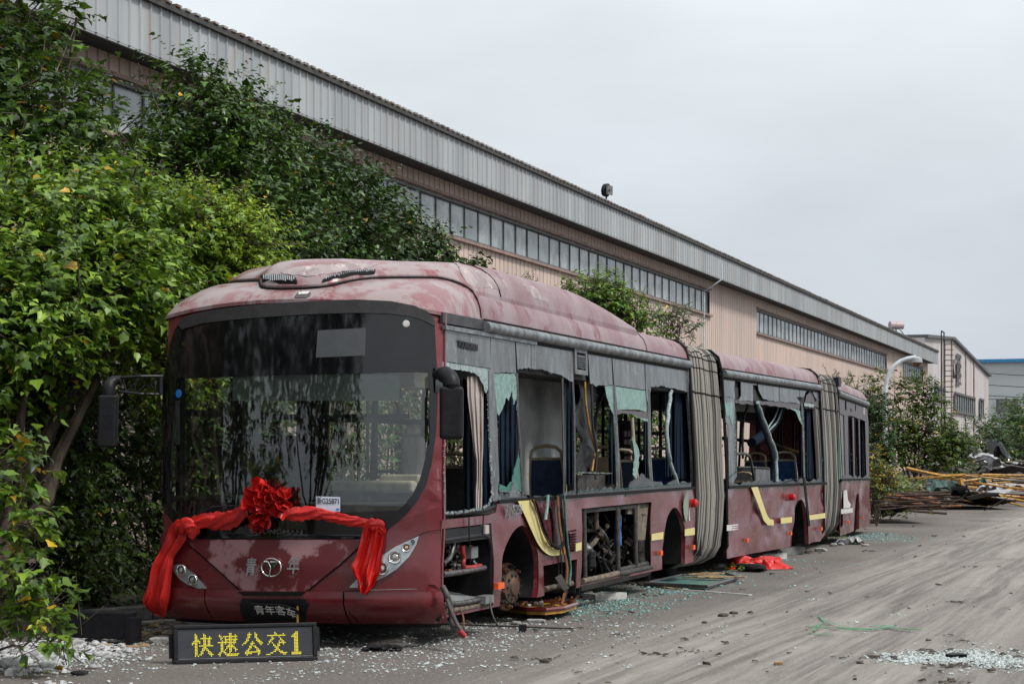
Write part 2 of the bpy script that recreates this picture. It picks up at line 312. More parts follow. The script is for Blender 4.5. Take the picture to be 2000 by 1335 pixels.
def panel_mb(mb, outline, mapf, thick, holes=(), gu=None, gv=None):
    """flat outline (with holes) in two surface coordinates, cut to a grid, laid on a curved surface, given thickness"""
    polys = [list(outline)] + [list(h) for h in holes]
    flat = [Vector((p[0], p[1], 0)) for poly in polys for p in poly]
    tris = tessellate_polygon([[Vector((p[0], p[1], 0)) for p in poly] for poly in polys])
    bm = bmesh.new(); vs = [bm.verts.new(p) for p in flat]
    for t in tris:
        try: bm.faces.new([vs[i] for i in t])
        except ValueError: pass
    us = [p.x for p in flat]; ws = [p.y for p in flat]
    for g, lo, hi, ax in ((gu, min(us), max(us), Vector((1, 0, 0))), (gv, min(ws), max(ws), Vector((0, 1, 0)))):
        if g:
            k = math.floor(lo / g) + 1
            while k * g < hi:
                bmesh.ops.bisect_plane(bm, geom=bm.verts[:] + bm.edges[:] + bm.faces[:], plane_co=ax * (k * g + .00137), plane_no=ax, dist=1e-5); k += 1
    bm.verts.ensure_lookup_table(); bm.verts.index_update()
    co = [(v.co.x, v.co.y) for v in bm.verts]
    fs = [[v.index for v in f.verts] for f in bm.faces]
    front = [mapf(u, w, 0) for u, w in co]; back = [mapf(u, w, thick) for u, w in co]
    mb.add(front, fs); mb.add(back, [list(reversed(f)) for f in fs])
    for e in bm.edges:
        if len(e.link_faces) == 1:
            a, b = e.verts[0].index, e.verts[1].index
            mb.add([front[a], front[b], back[b], back[a]], [(0, 1, 2, 3)])
    bm.free(); return mb
def lin(pts, n):                                # resample a polyline
    pts = [Vector(p) for p in pts]; L_ = [0]
    for a, b in zip(pts, pts[1:]): L_.append(L_[-1] + (b - a).length)
    out = []
    for k in range(n):
        t = L_[-1] * k / (n - 1); i = 0
        while i < len(L_) - 2 and L_[i + 1] < t: i += 1
        seg = L_[i + 1] - L_[i]; out.append(pts[i].lerp(pts[i + 1], (t - L_[i]) / seg if seg else 0))
    return out
def smooth_path(pts, n, it=2):
    p = lin(pts, max(n, len(pts)))
    for _ in range(it):
        p = [p[0]] + [(p[i - 1] + p[i] * 2 + p[i + 1]) / 4 for i in range(1, len(p) - 1)] + [p[-1]]
    return p
def round_pts(pts, it=2):                           # corner cutting, end points kept
    for _ in range(it):
        q = [pts[0]]
        for a, b in zip(pts, pts[1:]): q += [(a[0] * .75 + b[0] * .25, a[1] * .75 + b[1] * .25), (a[0] * .25 + b[0] * .75, a[1] * .25 + b[1] * .75)]
        pts = q + [pts[-1]]
    return pts
def sidemap(F, d0=0.0, dent=0.0, seed=0.0):
    def f(l, z, t):
        w = dent * (noise.noise(Vector((l * 1.1 + seed, z * 1.9, seed))) + .5 * noise.noise(Vector((l * 3.1, z * 4.2 + seed, 1.3)))) if dent else 0
        return F(l, d0 + w + t, z)
    return f
def sidepanel(name, F, pts, mat, parent, d0=0.0, thick=.012, holes=(), dent=0.0, gu=None, gv=None, smooth=25, jag=0.0, joff=0):
    P = [F.px(x, y, d0) for x, y in pts]; H = [[F.px(x, y, d0) for x, y in h] for h in holes]
    mb = MB(); panel_mb(mb, P, sidemap(F, d0, dent, joff), thick, H, gu, gv)
    return mb.build(name, mat, parent, smooth=smooth)
def jagline(pts, step=3.0, amp=3.0, seed=0):    # ragged broken edge between pixels
    rnd = random.Random(seed); out = []
    for (x0, y0), (x1, y1) in zip(pts, pts[1:]):
        n = max(1, int(math.hypot(x1 - x0, y1 - y0) / step))
        for k in range(n):
            t = k / n; out.append((x0 + (x1 - x0) * t + rnd.uniform(-.3, .3) * amp, y0 + (y1 - y0) * t + rnd.uniform(-1, 1) * amp * .5))
    out.append(pts[-1]); return out
def text_mesh(name, body, size, origin, xdir, ydir, mat, parent, extrude=.003, offset=0.0, align='CENTER', bend=None):
    cu = bpy.data.curves.new(name + '_curve', 'FONT'); cu.body = body; cu.size = size; cu.extrude = extrude; cu.offset = offset
    cu.align_x = align; cu.align_y = 'CENTER'; cu.resolution_u = 4
    to = bpy.data.objects.new(name + '_tmp', cu); COL.objects.link(to)
    dg = bpy.context.evaluated_depsgraph_get(); me = bpy.data.meshes.new_from_object(to.evaluated_get(dg))
    bpy.data.objects.remove(to); bpy.data.curves.remove(cu)
    xd = Vector(xdir).normalized(); yd = Vector(ydir).normalized(); zd = xd.cross(yd).normalized()
    o0 = Vector(origin)
    vs = []
    for v in me.vertices:
        q = bend(v.co) if bend else v.co
        vs.append(o0 + xd * q.x + yd * q.y + zd * q.z)
    fs = [list(p.vertices) for p in me.polygons]; bpy.data.meshes.remove(me)
    return mesh_obj(name, vs, fs, mat, parent, recalc=True)

# ------------------------------------------------------------------ front surface of the bus, coordinates (t across from the right corner, z)
def fs_s(t, z):
    q = min(1.0, abs(2 * t / BW - 1))
    s = -.03 - .27 * (1 - q * q)
    e = min(t, BW - t)
    if e < .11: s += .11 - math.sqrt(max(0, .11 ** 2 - (.11 - max(e, 0)) ** 2))
    if z > 1.25: s += .02 * (z - 1.25) + .02 * (z - 1.25) ** 2
    if z < .95: s -= .05 * min(1, (.95 - z) / .25)
    if z < .42: s += .9 * (.42 - z) ** 2 * 4
    return s
def fmap(t, z, th):                             # th > 0 goes inward
    s = fs_s(t, z); e = .004
    ts = (fs_s(min(BW, t + e), z) - fs_s(max(0, t - e), z)) / (2 * e); ts = max(-1.5, min(1.5, ts))
    n = Vector((1, -ts)).normalized()           # inward in (s,t)
    return S1(s + n.x * th, min(BW, max(0, t)) + n.y * th, z)
def fpx(px, py):
    s = 0.0; rx = (px - 1000) / FPX
    t = z = 0
    for _ in range(25):
        t = (S1.x + s * S1.sn - rx * (S1.y + s * S1.cs)) / (S1.cs + rx * S1.sn); t = max(0, min(BW, t))
        Y = S1.y + s * S1.cs + t * S1.sn; z = CH + (HZ - py) * Y / FPX
        s = .5 * s + .5 * fs_s(t, z)
    return t, z
def fpt(px, py, out=0.0):
    t, z = fpx(px, py); return fmap(t, z, -out)
def frontpanel(name, pts, mat, parent, out=.006, thick=.006, holes=(), g=.09, smooth=30):
    mb = MB()
    panel_mb(mb, [fpx(*p) for p in pts], lambda t, z, th: fmap(t, z, th - out), thick, [[fpx(*p) for p in h] for h in holes], g, g)
    return mb.build(name, mat, parent, smooth=smooth)
def fdir(px, py):                               # in-surface right direction, outward normal at a front point
    t, z = fpx(px, py); a = fmap(max(.02, t - .05), z, 0); b = fmap(min(BW - .02, t + .05), z, 0)
    x = (a - b).normalized(); up = (fmap(t, z + .05, 0) - fmap(t, z - .05, 0)).normalized(); return x, up, x.cross(up).normalized()

# ------------------------------------------------------------------ foliage
def leaf_template(kind):
    if kind == 'lobed':
        v = [(0, .38, -.05), (0, 0, 0), (-.34, .06, .04), (-.44, .44, .08), (-.26, .58, .03), (0, 1.05, -.16), (.26, .58, .03), (.44, .44, .08), (.34, .06, .04)]
        f = [(0, 1, 2), (0, 2, 3), (0, 3, 4), (0, 4, 5), (0, 5, 6), (0, 6, 7), (0, 7, 8), (0, 8, 1)]
    elif kind == 'oval':
        v = [(0, 0, 0), (-.30, .38, .07), (0, .5, -.03), (.30, .38, .07), (0, 1, -.12)]
        f = [(0, 2, 1), (1, 2, 4), (0, 3, 2), (2, 3, 4)]
    else:
        v = [(0, 0, 0), (-.33, .45, .06), (.33, .45, .06), (0, 1, -.1)]; f = [(0, 1, 3), (0, 3, 2)]
    return np.array(v, float), np.array(f, int)
def leaves_mesh(name, pos, dirs, nrm, size, cols, mat, parent, kind='lobed'):
    tv, tf = leaf_template(kind); n = len(pos)
    base = np.array(wpos(parent)) if parent is not None else np.zeros(3)
    d = dirs / np.linalg.norm(dirs, axis=1, keepdims=True)
    nn = nrm - (nrm * d).sum(1, keepdims=True) * d; nn /= np.linalg.norm(nn, axis=1, keepdims=True) + 1e-9
    x = np.cross(d, nn)
    rl = np.random.default_rng(n); wv = .75 + .5 * rl.random((n, 1, 1)); cv = rl.normal(scale=.28, size=(n, 1, 1)); zc = 1.0 + rl.normal(scale=.9, size=(n, 1, 1))
    tz = tv[None, :, 2:3] * zc - cv * (tv[None, :, 1:2] - .3) ** 2 * .9
    V = pos[:, None, :] + size[:, None, None] * (tv[None, :, 0:1] * wv * x[:, None, :] + tv[None, :, 1:2] * d[:, None, :] + tz * nn[:, None, :]) - base
    nv = len(tv); V = V.reshape(-1, 3)
    Fc = (tf[None] + (np.arange(n) * nv)[:, None, None]).reshape(-1, 3)
    me = bpy.data.meshes.new(name); me.vertices.add(len(V)); me.vertices.foreach_set('co', V.ravel().astype(np.float32))
    me.loops.add(Fc.size); me.loops.foreach_set('vertex_index', Fc.ravel().astype(np.int32))
    me.polygons.add(len(Fc)); me.polygons.foreach_set('loop_start', np.arange(0, Fc.size, 3, dtype=np.int32))
    try: me.polygons.foreach_set('loop_total', np.full(len(Fc), 3, dtype=np.int32))
    except Exception: pass
    me.update(calc_edges=True)
    ca = me.color_attributes.new('leafcol', 'FLOAT_COLOR', 'POINT')
    c4 = np.ones((len(V), 4), np.float32); c4[:, :3] = np.repeat(cols, nv, axis=0); ca.data.foreach_set('color', c4.ravel())
    me.materials.append(mat); me.polygons.foreach_set('use_smooth', np.ones(len(Fc), bool))
    o = bpy.data.objects.new(name, me); COL.objects.link(o)
    if parent is not None: o.parent = parent
    return o
def pal(rng, n, greens, yellow=.01, var=.25):
    g = np.array(greens); k = rng.integers(0, len(g), n); w = rng.random((n, 1))
    c = g[k] * w + g[rng.integers(0, len(g), n)] * (1 - w); c = c * (1 + var * (rng.random((n, 1)) * 2 - 1))
    y = rng.random(n) < yellow; c[y] = np.array((.45, .28, .02)) * (.7 + .5 * rng.random((y.sum(), 1)))
    return np.clip(c, .002, 1)
def blob_twigs(rng, blobs, n, shell=.5, zmin=None):
    w = np.array([b[3] * b[4] + b[4] * b[5] + b[3] * b[5] for b in blobs]); w = w / w.sum()
    k = rng.choice(len(blobs), n, p=w); Bb = np.array(blobs)[k]
    u = rng.normal(size=(n, 3)); u /= np.linalg.norm(u, axis=1, keepdims=True)
    r = (1 - shell * rng.random(n) ** 1.6)
    ph = k * 1.7
    lump = 1 + .20 * np.sin(5 * u[:, 0] + ph) * np.cos(4 * u[:, 2] + 1.3 * ph) + .13 * np.sin(9 * u[:, 1] + 7 * u[:, 2] + ph)
    P = Bb[:, :3] + u * Bb[:, 3:6] * (r * lump)[:, None]
    return P, u
def foliage(name, rng, blobs, n_twigs, per, size, greens, mat, parent, kind='lobed', twig=.35, droop=.35, yellow=.01, shell=.5, upbias=.35, extra=None):
    P, u = blob_twigs(rng, blobs, n_twigs, shell)
    if extra is not None: P = np.vstack([P, extra[0]]); u = np.vstack([u, extra[1]])
    n = len(P)
    td = u + rng.normal(scale=.45, size=(n, 3)); td[:, 2] += upbias; td /= np.linalg.norm(td, axis=1, keepdims=True)
    tl = twig * (.6 + .8 * rng.random(n))
    k = np.tile(np.arange(per), n); idx = np.repeat(np.arange(n), per)
    fr = (k + .5 + rng.random(len(k)) * .5) / per
    pos = P[idx] + td[idx] * (tl[idx] * fr)[:, None]
    pos[:, 2] -= .12 * tl[idx] * fr ** 2
    ang = k * 2.4 + rng.random(n)[idx] * 6.28 + rng.normal(scale=.3, size=len(k))
    a = np.cross(td, np.array([0.3, .2, 1.0])); a /= np.linalg.norm(a, axis=1, keepdims=True) + 1e-9; b = np.cross(td, a)
    side = a[idx] * np.cos(ang)[:, None] + b[idx] * np.sin(ang)[:, None]
    ld = side * .85 + td[idx] * .55; ld[:, 2] = ld[:, 2] * .4 - droop * (.35 + .8 * rng.random(len(k)))
    nr = np.zeros((len(k), 3)); nr[:, 2] = 1; nr += u[idx] * .35 + rng.normal(scale=.24, size=(len(k), 3))
    sz = size * (.38 + 1.0 * rng.random(len(k)) ** 1.3) * (1.15 - .35 * fr)
    tone = .75 + .5 * rng.random(n)
    cols = pal(rng, len(k), greens, yellow) * tone[idx][:, None]
    return leaves_mesh(name, pos, ld, nr, sz, np.clip(cols, .002, 1), mat, parent, kind), P, td, tl
def branch_mb(rng, base, tips, r0=.09, mb=None, wob=.12):
    mb = mb or MB()
    for tp in tips:
        b = Vector(base); t = Vector(tp); n = 7; pts = []
        for i in range(n):
            f = i / (n - 1); p = b.lerp(t, f); p.z += .25 * (t - b).length * f * (1 - f) * .6
            p += Vector(rng.normal(scale=wob * math.sin(math.pi * f), size=3)) * .6; pts.append(p)
        mb.tube(pts, [r0 * (1 - .85 * i / (n - 1)) for i in range(n)], 6)
    return mb
G_DARK = [(.026, .066, .007), (.046, .108, .012), (.013, .034, .005)]
G_MID = [(.050, .110, .010), (.078, .155, .014), (.026, .060, .008)]
G_LITE = [(.125, .225, .018), (.215, .325, .034), (.050, .115, .010)]
G_YEL = [(.25, .36, .026), (.16, .28, .02), (.34, .42, .045)]

# ------------------------------------------------------------------ ground
def groundmat():
    m = bpy.data.materials.new('dusty_asphalt'); t = nodes(m); N = t.nodes.new; L = t.links.new
    p = N('ShaderNodeBsdfPrincipled'); o = N('ShaderNodeOutputMaterial'); L(p.outputs[0], o.inputs[0]); p.inputs['Roughness'].default_value = .9
    tc = N('ShaderNodeTexCoord'); mp = N('ShaderNodeMapping'); mp.inputs['Rotation'].default_value = (0, 0, R(16.9)); wn = N('ShaderNodeTexNoise'); wn.inputs['Scale'].default_value = .09; wn.inputs['Detail'].default_value = 1; L(tc.outputs['Object'], wn.inputs['Vector'])
    wm = N('ShaderNodeVectorMath'); wm.operation = 'MULTIPLY_ADD'; L(wn.outputs['Color'], wm.inputs[0]); wm.inputs[1].default_value = (.3, 0, 0); L(tc.outputs['Object'], wm.inputs[2]); L(wm.outputs[0], mp.inputs[0])
    def nz(scale, st, det=6, ro=.6, dist=0):
        q = N('ShaderNodeMapping'); q.inputs['Scale'].default_value = st; L(mp.outputs[0], q.inputs[0])
        n = N('ShaderNodeTexNoise'); n.inputs['Scale'].default_value = scale; n.inputs['Detail'].default_value = det; n.inputs['Roughness'].default_value = ro; n.inputs['Distortion'].default_value = dist
        L(q.outputs[0], n.inputs['Vector']); return n.outputs[0]
    def rng_(s, a, b, c=0, d=1):
        r = N('ShaderNodeMapRange'); r.inputs[1].default_value = a; r.inputs[2].default_value = b; r.inputs[3].default_value = c; r.inputs[4].default_value = d; L(s, r.inputs[0]); return r.outputs[0]
    def mixc(f, a, b):
        x = N('ShaderNodeMixRGB'); L(f, x.inputs[0])
        for i, c in ((1, a), (2, b)):
            if isinstance(c, tuple): x.inputs[i].default_value = (*c, 1)
            else: L(c, x.inputs[i])
        return x.outputs[0]
    def math_(op, a, b=None):
        x = N('ShaderNodeMath'); x.operation = op; L(a, x.inputs[0])
        if isinstance(b, (int, float)): x.inputs[1].default_value = b
        elif b is not None: L(b, x.inputs[1])
        return x.outputs[0]
    base = mixc(rng_(nz(.35, (1, .5, 1)), .38, .62), (.066, .054, .048), (.118, .100, .090))
    sep = N('ShaderNodeSeparateXYZ'); L(mp.outputs[0], sep.inputs[0])
    # dust tracks: strongest in a lane two to six metres to the right of the bus
    lane = math_('MULTIPLY', rng_(sep.outputs['X'], -5.1, -4.2), rng_(sep.outputs['X'], -.7, -1.9))
    tr = math_('MULTIPLY', rng_(nz(1.6, (1, .05, 1), 12, .78, .3), .44, .58), lane)
    tr2 = math_('MULTIPLY', rng_(nz(8, (1, .014, 1), 9, .7, .15), .46, .58), lane)
    c = mixc(math_('MULTIPLY', tr, .8), base, (.27, .247, .226))
    c = mixc(math_('MULTIPLY', tr2, .45), c, (.34, .315, .29))
    tr3 = math_('MULTIPLY', rng_(nz(4, (1, .016, 1), 9, .72, .2), .54, .62), lane)
    c = mixc(math_('MULTIPLY', tr3, .45), c, (.10, .09, .083))
    mo = rng_(nz(2.6, (1, .8, 1), 12, .8), .42, .6)
    c = mixc(math_('MULTIPLY', mo, .22), c, (.085, .072, .064))
    dk = rng_(nz(.9, (1, .35, 1), 7, .7), .56, .68)
    c = mixc(math_('MULTIPLY', dk, .6), c, (.055, .048, .044))
    g1 = rng_(nz(30, (1, 1, 1), 6, .8), .45, .62)
    c = mixc(math_('MULTIPLY', g1, .42), c, (.33, .31, .29))
    g2 = rng_(nz(90, (1, 1, 1), 2, .6), .60, .66)
    c = mixc(math_('MULTIPLY', g2, .45), c, (.06, .055, .05))
    L(c, p.inputs['Base Color'])
    b = N('ShaderNodeBump'); b.inputs['Strength'].default_value = .55; b.inputs['Distance'].default_value = .012
    h = math_('ADD', nz(70, (1, 1, 1), 4, .7), math_('MULTIPLY', nz(7, (1, .06, 1), 4), 1.2)); L(h, b.inputs['Height']); L(b.outputs[0], p.inputs['Normal'])
    return m
M['ground'] = groundmat()
M['soil'] = pm('dark_soil_with_litter', (.050, .040, .030), (.085, .072, .058), scale=3, rough=.95, bump=1, bscale=25, bdist=.03, c3=(.13, .12, .10), c3scale=30, c3lo=.6, c3hi=.66)
mb = MB(); mb.add([(-160, -60, 0), (420, -60, 0), (420, 1500, 0), (-160, 1500, 0)], [(0, 1, 2, 3)])
g = mb.build('ground', M['ground']); tag(g, kind='structure')
# soil strip between the road and the factory
mb = MB(); n = 90; P = []
for i in range(n + 1):
    l = -22 + i * 2.2; row = []
    for j in range(9):
        e = -(9.6 if l > -8 else 9.6) ; d = 9.35 + j * (8.4 / 8) + (.35 * noise.noise(Vector((l * .4, 0, 0))) if j == 0 else 0)
        z = .012 if j == 0 else .03 + .07 * (1 + noise.noise(Vector((l * .5, j * .8, 2))))
        row.append(Vector((l * math.sin(bA) - d * math.cos(bA), l * math.cos(bA) + d * math.sin(bA), z)))
    P.append(row)
mb.grid(P); g = mb.build('verge', M['soil'], smooth=True); tag(g, kind='structure')

# ------------------------------------------------------------------ the long factory hall
hall = empty('factory_hall', B(60, 0, 0)); tag(hall, 'long pink ribbed metal factory hall behind the bus with frosted windows under its eave', 'factory building')
def ribbed(mb, F, l0, l1, z0, z1, d, pitch, depth):
    n = max(1, int((l1 - l0) / pitch)); V = []; Fc = []; p = (l1 - l0) / n; ls = []
    for i in range(n):
        a = l0 + i * p; ls += [(a, d), (a + p * .80, d), (a + p * .84, d + depth), (a + p * .96, d + depth)]
    ls.append((l1, d))
    for l, dd in ls: V += [F(l, dd, z0), F(l, dd, z1)]
    for i in range(len(ls) - 1): Fc.append((2 * i, 2 * i + 2, 2 * i + 3, 2 * i + 1))
    mb.add(V, Fc)
def bl(px, d=0.0): return B.px(px, 886, d)[0]
LE = bl(1812)                                           # far corner
zwt, zwb = 8.30, 7.36
zf0, zf1 = 8.72, 9.62; DF = -.70                        # fascia bottom, top, overhang
W1a, W1b = 12.0, bl(1386); W2a, W2b = bl(1478), bl(1732); W3a, W3b = bl(1763), bl(1803)
wb2 = B.px(1600, 684)[1]; wt2 = B.px(1600, 648)[1]
wins = [(W1a, W1b, zwb, zwt), (W2a, W2b, wb2 - .02, wt2 + .02), (W3a, W3b, wb2 - .05, wt2)]
mb = MB(); L0 = 8.0
cuts = [L0] + [x for w in wins for x in (w[0], w[1])] + [LE]
for i in range(len(cuts) - 1):
    a, b = cuts[i], cuts[i + 1]
    if i % 2 == 0: ribbed(mb, B, a, b, 0, zf0 + .3, 0, .42, .05)
    else:
        w = wins[i // 2]; ribbed(mb, B, a, b, 0, w[2], 0, .42, .05); ribbed(mb, B, a, b, w[3], zf0 + .3, 0, .42, .05)
mb.fbox(B, L0, LE, .10, .3, 0, 7.0)                       # the sheet has a wall behind it
mb.fbox(B, LE - .02, LE + .02, 0.1, 24, 0, 8.9); mb.fbox(B, L0 - .02, L0 + .02, .1, 24, 0, 8.9)
mb.build('wall', M['pinkwall'], hall)
mb = MB(); ribbed(mb, B, L0, LE + .6, zf0, zf1, DF, .42, -.03)
mb.fbox(B, L0, LE + .6, DF + .005, DF + .06, zf0 - .03, zf0 + .08)
fa = mb.build('fascia', M['fascia'], hall)
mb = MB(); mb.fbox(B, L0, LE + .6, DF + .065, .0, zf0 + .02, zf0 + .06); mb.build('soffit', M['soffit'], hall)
mb = MB(); mb.fbox(B, L0, LE + .8, DF - .10, DF + .14, zf1 - .005, zf1 + .10)
V = [B(l, d, z) for l in (L0, LE + .8) for d, z in ((DF + .15, zf1 + .05), (12, zf1 + 1.0), (24, zf1 + .05), (24, zf1 - .2), (DF + .15, zf1 - .1))]
mb.add(V, [(0, 1, 6, 5), (1, 2, 7, 6), (2, 3, 8, 7), (0, 4, 3, 2, 1), (5, 6, 7, 8, 9)])
mb.build('roof', M['rooftrim'], hall)
mb = MB(); l = L0
while l < LE:                                            # ends of the corrugated roof sheets
    h = .045 + .02 * noise.noise(Vector((l * .3, 1, 1))); mb.fbox(B, l, l + .22, DF - .13, DF + .5, zf1 + .105, zf1 + .105 + h); l += .42
mb.build('roof_sheet_ends', M['roofsheet'], hall)
for (a, b, z0, z1) in wins:
    mb = MB(); V = []; w = mb.fbox(B, a, b, .10, .13, z0, z1)
    wo_ = mb.build('window', M['winglass'], hall)
    mb = MB(); n = max(2, int(round((b - a) / 1.23)))
    for i in range(n + 1):
        l = a + (b - a) * i / n; mb.fbox(B, l - .035, l + .035, .070, .099, z0 + .05, z1 - .05)
    mb.fbox(B, a, b, .0, .09, z1 - .05, z1 + .04); mb.fbox(B, a, b, .02, .09, z0 - .02, z0 + .05)
    mb.build('frame', M['winframe'], wo_)
    rw = random.Random(int(a))
    for i in range(n):
        if rw.random() < .16: mb2 = MB(); l = a + (b - a) * i / n; mb2.fbox(B, l + .06, l + (b - a) / n - .06, .088, .097, z0 + .08, z1 - .08); mb2.build('pane', M[rw.choice(['sideglass2', 'fascia', 'sideglass2'])], wo_)
    mb = MB(); mb.fbox(B, a - .1, b + .15, -.12, .02, z0 - .10, z0 - .025); mb.fbox(B, a - .1, b + .15, -.07, .02, z1 + .045, z1 + .12)
    mb.build('sill', M['sill'], wo_)
mb = MB(); la = bl(1406, DF)
mb.tube([B(la, DF - .06, zf0 + .6), B(la, DF - .08, zf0 - .05), B(la - .35, -.12, zf0 - .55), B(la - .3, -.1, 3.5)], .032, 6)
mb.build('downpipe', M['pole'], hall)
# floodlight, solar water heater on the roof
c = B(bl(1190, DF), DF + .1, zf1 + .12)
fl = empty('floodlight', c); tag(fl, 'small dark floodlight standing on the edge of the factory roof against the sky', 'floodlight')
dr = Vector((.86, -.45, -.15)).normalized()
mb = MB(); mb.lathe(c + Vector((0, 0, .42)), dr, [(.10, -.14), (.20, -.09), (.22, .0), (.22, .05)], 16); mb.build('lamp_housing', M['black'], fl, smooth=30)
mb = MB(); mb.box(c + Vector((.10, -.05, .42)), (.03, .19, .15), (dr, Vector((0.46, .88, 0)).normalized(), Vector((0, 0, 1)))); mb.build('ballast_box', M['greyplastic'], fl)
mb = MB(); mb.tube([c, c + Vector((0, 0, .2))], .03, 6); mb.tube([c + Vector((-.1, .2, .42)), c + Vector((0, 0, .18)), c + Vector((.1, -.2, .42))], .02, 6); mb.build('bracket', M['black'], fl)
c = B(bl(1778, 3), 4.0, zf1 + 1.25)
wh = empty('solar_water_heater', c); tag(wh, 'white and pink solar water heater tank on its slanted frame on the far factory roof', 'water heater')
mb = MB(); mb.cyl(c + Vector((-.2, 0, 1.75)), (1, .3, 0), .34, 1.2, 16); mb.build('tank', pm('pinkish_tank', (.42, .33, .33), rough=.5), wh, smooth=40)
mb = MB(); mb.tube([c + Vector((-.7, 0, 0)), c + Vector((-.7, 0, 1.6))], .09, 6); mb.tube([c + Vector((.1, 0, 1.5)), c + Vector((1.4, 0, -.1))], .10, 6); mb.tube([c + Vector((.2, .3, 0)), c + Vector((-.2, .3, 1.5))], .07, 6); mb.tube([c + Vector((-.7, 0, .3)), c + Vector((1.2, 0, .2))], .05, 6)
mb.build('frame', M['pole'], wh)
# white penthouse wall on the roof just before the ladder
c = B(LE - 6, 5, zf1 + .2); mb = MB(); mb.fbox(B, LE - 14, LE - 1.5, 2.5, 9, zf1 + .06, zf1 + 1.35); mb.build('roof_cabin', M['fascia'], hall)
# ladder at the corner
lad = empty('roof_ladder', B(LE + .3, -.9, 0)); tag(lad, 'tall dark steel cat ladder at the far corner of the factory, rising above its roof', 'ladder')
for k, dl in enumerate((0, 2.2)):
    mb = MB(); mb.tube([B(LE + .6 + dl, -1.0, 3), B(LE + .6 + dl, -1.0, 11.3)], .055, 6); mb.build('rail', M['rooftrim'], lad)
mb = MB(); mb.tube([B(LE + .6, -1.0, 11.3), B(LE + 2.8, -1.0, 11.3)], .055, 6); mb.build('top_bar', M['rooftrim'], lad)
for k in range(19):
    mb = MB(); z = 3.2 + k * .42; mb.tube([B(LE + 2.7, -1.0, z), B(LE + 2.7, -1.75, z)], .035, 5); mb.build('rung', M['rooftrim'], lad)

# ------------------------------------------------------------------ second hall with a gable, white shed behind
g0, g1, g2 = bl(1813), bl(1868), bl(1938)
hall2 = empty('gabled_hall', B(g1, 0, 0)); tag(hall2, 'stained white gabled hall with a dark emblem beyond the end of the long factory', 'factory building')
zl, zp, zr = B.px(1822, 662)[1], B.px(1868, 663)[1], B.px(1938, 735)[1]
mb = MB(); mb.add([B(g0 + 1, .4, 0), B(g2, .4, 0), B(g2, .4, zr), B(g1, .4, zp), B(g0 + 1, .4, zl), B(g0 + 1, 30, 0), B(g2, 30, 0), B(g2, 30, zr), B(g1, 30, zp), B(g0 + 1, 30, zl)],
   [(0, 1, 2, 3, 4), (5, 6, 7, 8, 9), (0, 4, 9, 5), (1, 2, 7, 6), (2, 3, 8, 7), (3, 4, 9, 8)])
mb.build('wall', M['palewall'], hall2)
mb = MB()
for (a, za, b, zb) in ((g0 + 1, zl, g1, zp), (g1, zp, g2 + .5, zr)):
    mb.add([B(a, .1, za), B(b, .1, zb), B(b, .1, zb + .25), B(a, .1, za + .25), B(a, 30, za), B(b, 30, zb), B(b, 30, zb + .25), B(a, 30, za + .25)], [(0, 1, 2, 3), (4, 5, 6, 7), (0, 1, 5, 4), (2, 3, 7, 6), (0, 3, 7, 4), (1, 2, 6, 5)])
mb.build('roof', M['winframe'], hall2)
for x0, x1, yt, yb in ((1824, 1842, 758, 780), (1862, 1901, 769, 806), (1911, 1918, 781, 815)):
    a, z1 = B.px(x0, yt, .4); b, z0 = B.px(x1, yb + 2, .4); b = bl(x1, .4); z1 = B.px(x0, yt, .4)[1]; z0 = B.px(x0, yb - 6, .4)[1]
    mb = MB(); mb.fbox(B, a, b, .3, .395, z0, z1); w = mb.build('window', M['winglass'], hall2)
    mb = MB(); n = max(2, int((b - a) / 2.2))
    for i in range(n + 1): l = a + (b - a) * i / n; mb.fbox(B, l - .15, l + .15, .2, .298, z0, z1)
    mb.fbox(B, a, b, .15, .295, z0 - .25, z0); mb.fbox(B, a, b, .15, .295, z1, z1 + .2); mb.build('frame', M['winframe'], w)
for x in (1838, 1844, 1857.5, 1885, 1901):                # rust-stained downpipes and joints
    l = bl(x, .4); zt = zl + (zp - zl) * min(1, max(0, (l - g0) / (g1 - g0))) if l < g1 else zp + (zr - zp) * (l - g1) / (g2 - g1)
    mb = MB(); mb.fbox(B, l - .25, l + .25, .28, .398, 2.5, zt - .1); mb.build('downpipe', pm('rusty_downpipe', (.23, .13, .09), (.32, .25, .22), scale=1.5), hall2)
l0_, z0_ = B.px(1863, 738, .35); l1_ = bl(1878, .35)
emb = [B(bl(1864.5 - 3.0 * math.sin(math.pi * i / 12) - .5, .3), .3, B.px(1862, 703 + 33 * i / 12, .3)[1]) for i in range(13)]
mb = MB(); mb.tube(emb, .12, 6); mb.build('emblem_crescent', M['winframe'], hall2)
xd = B.along(); ce, ze = B.px(1872, 716, .3)
text_mesh('emblem_letters', 'ESE', 3.4, B(ce, .25, ze), xd * 1.0, (0, 0, 1), M['winframe'], hall2, extrude=.03, offset=.04, bend=lambda q: Vector((q.x * .95, q.y * .85, q.z)))
ce, ze = B.px(1872, 734.5, .3)
text_mesh('emblem_small_letters', '重工', 2.4, B(ce, .25, ze), xd, (0, 0, 1), M['winframe'], hall2, extrude=.03, offset=.03)
shed = empty('white_shed', at(1990, 900, 300)); tag(shed, 'plain white industrial shed with a bright blue roof edge at the far right', 'factory building')
z1 = CH + (886 - 708) * 300 / FPX
mb = MB(); X0 = (1908 - 1000) / FPX * 300
mb.add([(X0, 300, 0), (X0 + 60, 285, 0), (X0 + 60, 285, z1 + .5), (X0, 300, z1), (X0 + 5, 360, 0), (X0 + 65, 345, 0), (X0 + 65, 345, z1 + .5), (X0 + 5, 360, z1)], [(0, 1, 2, 3), (4, 5, 6, 7), (0, 3, 7, 4), (1, 2, 6, 5), (2, 3, 7, 6)])
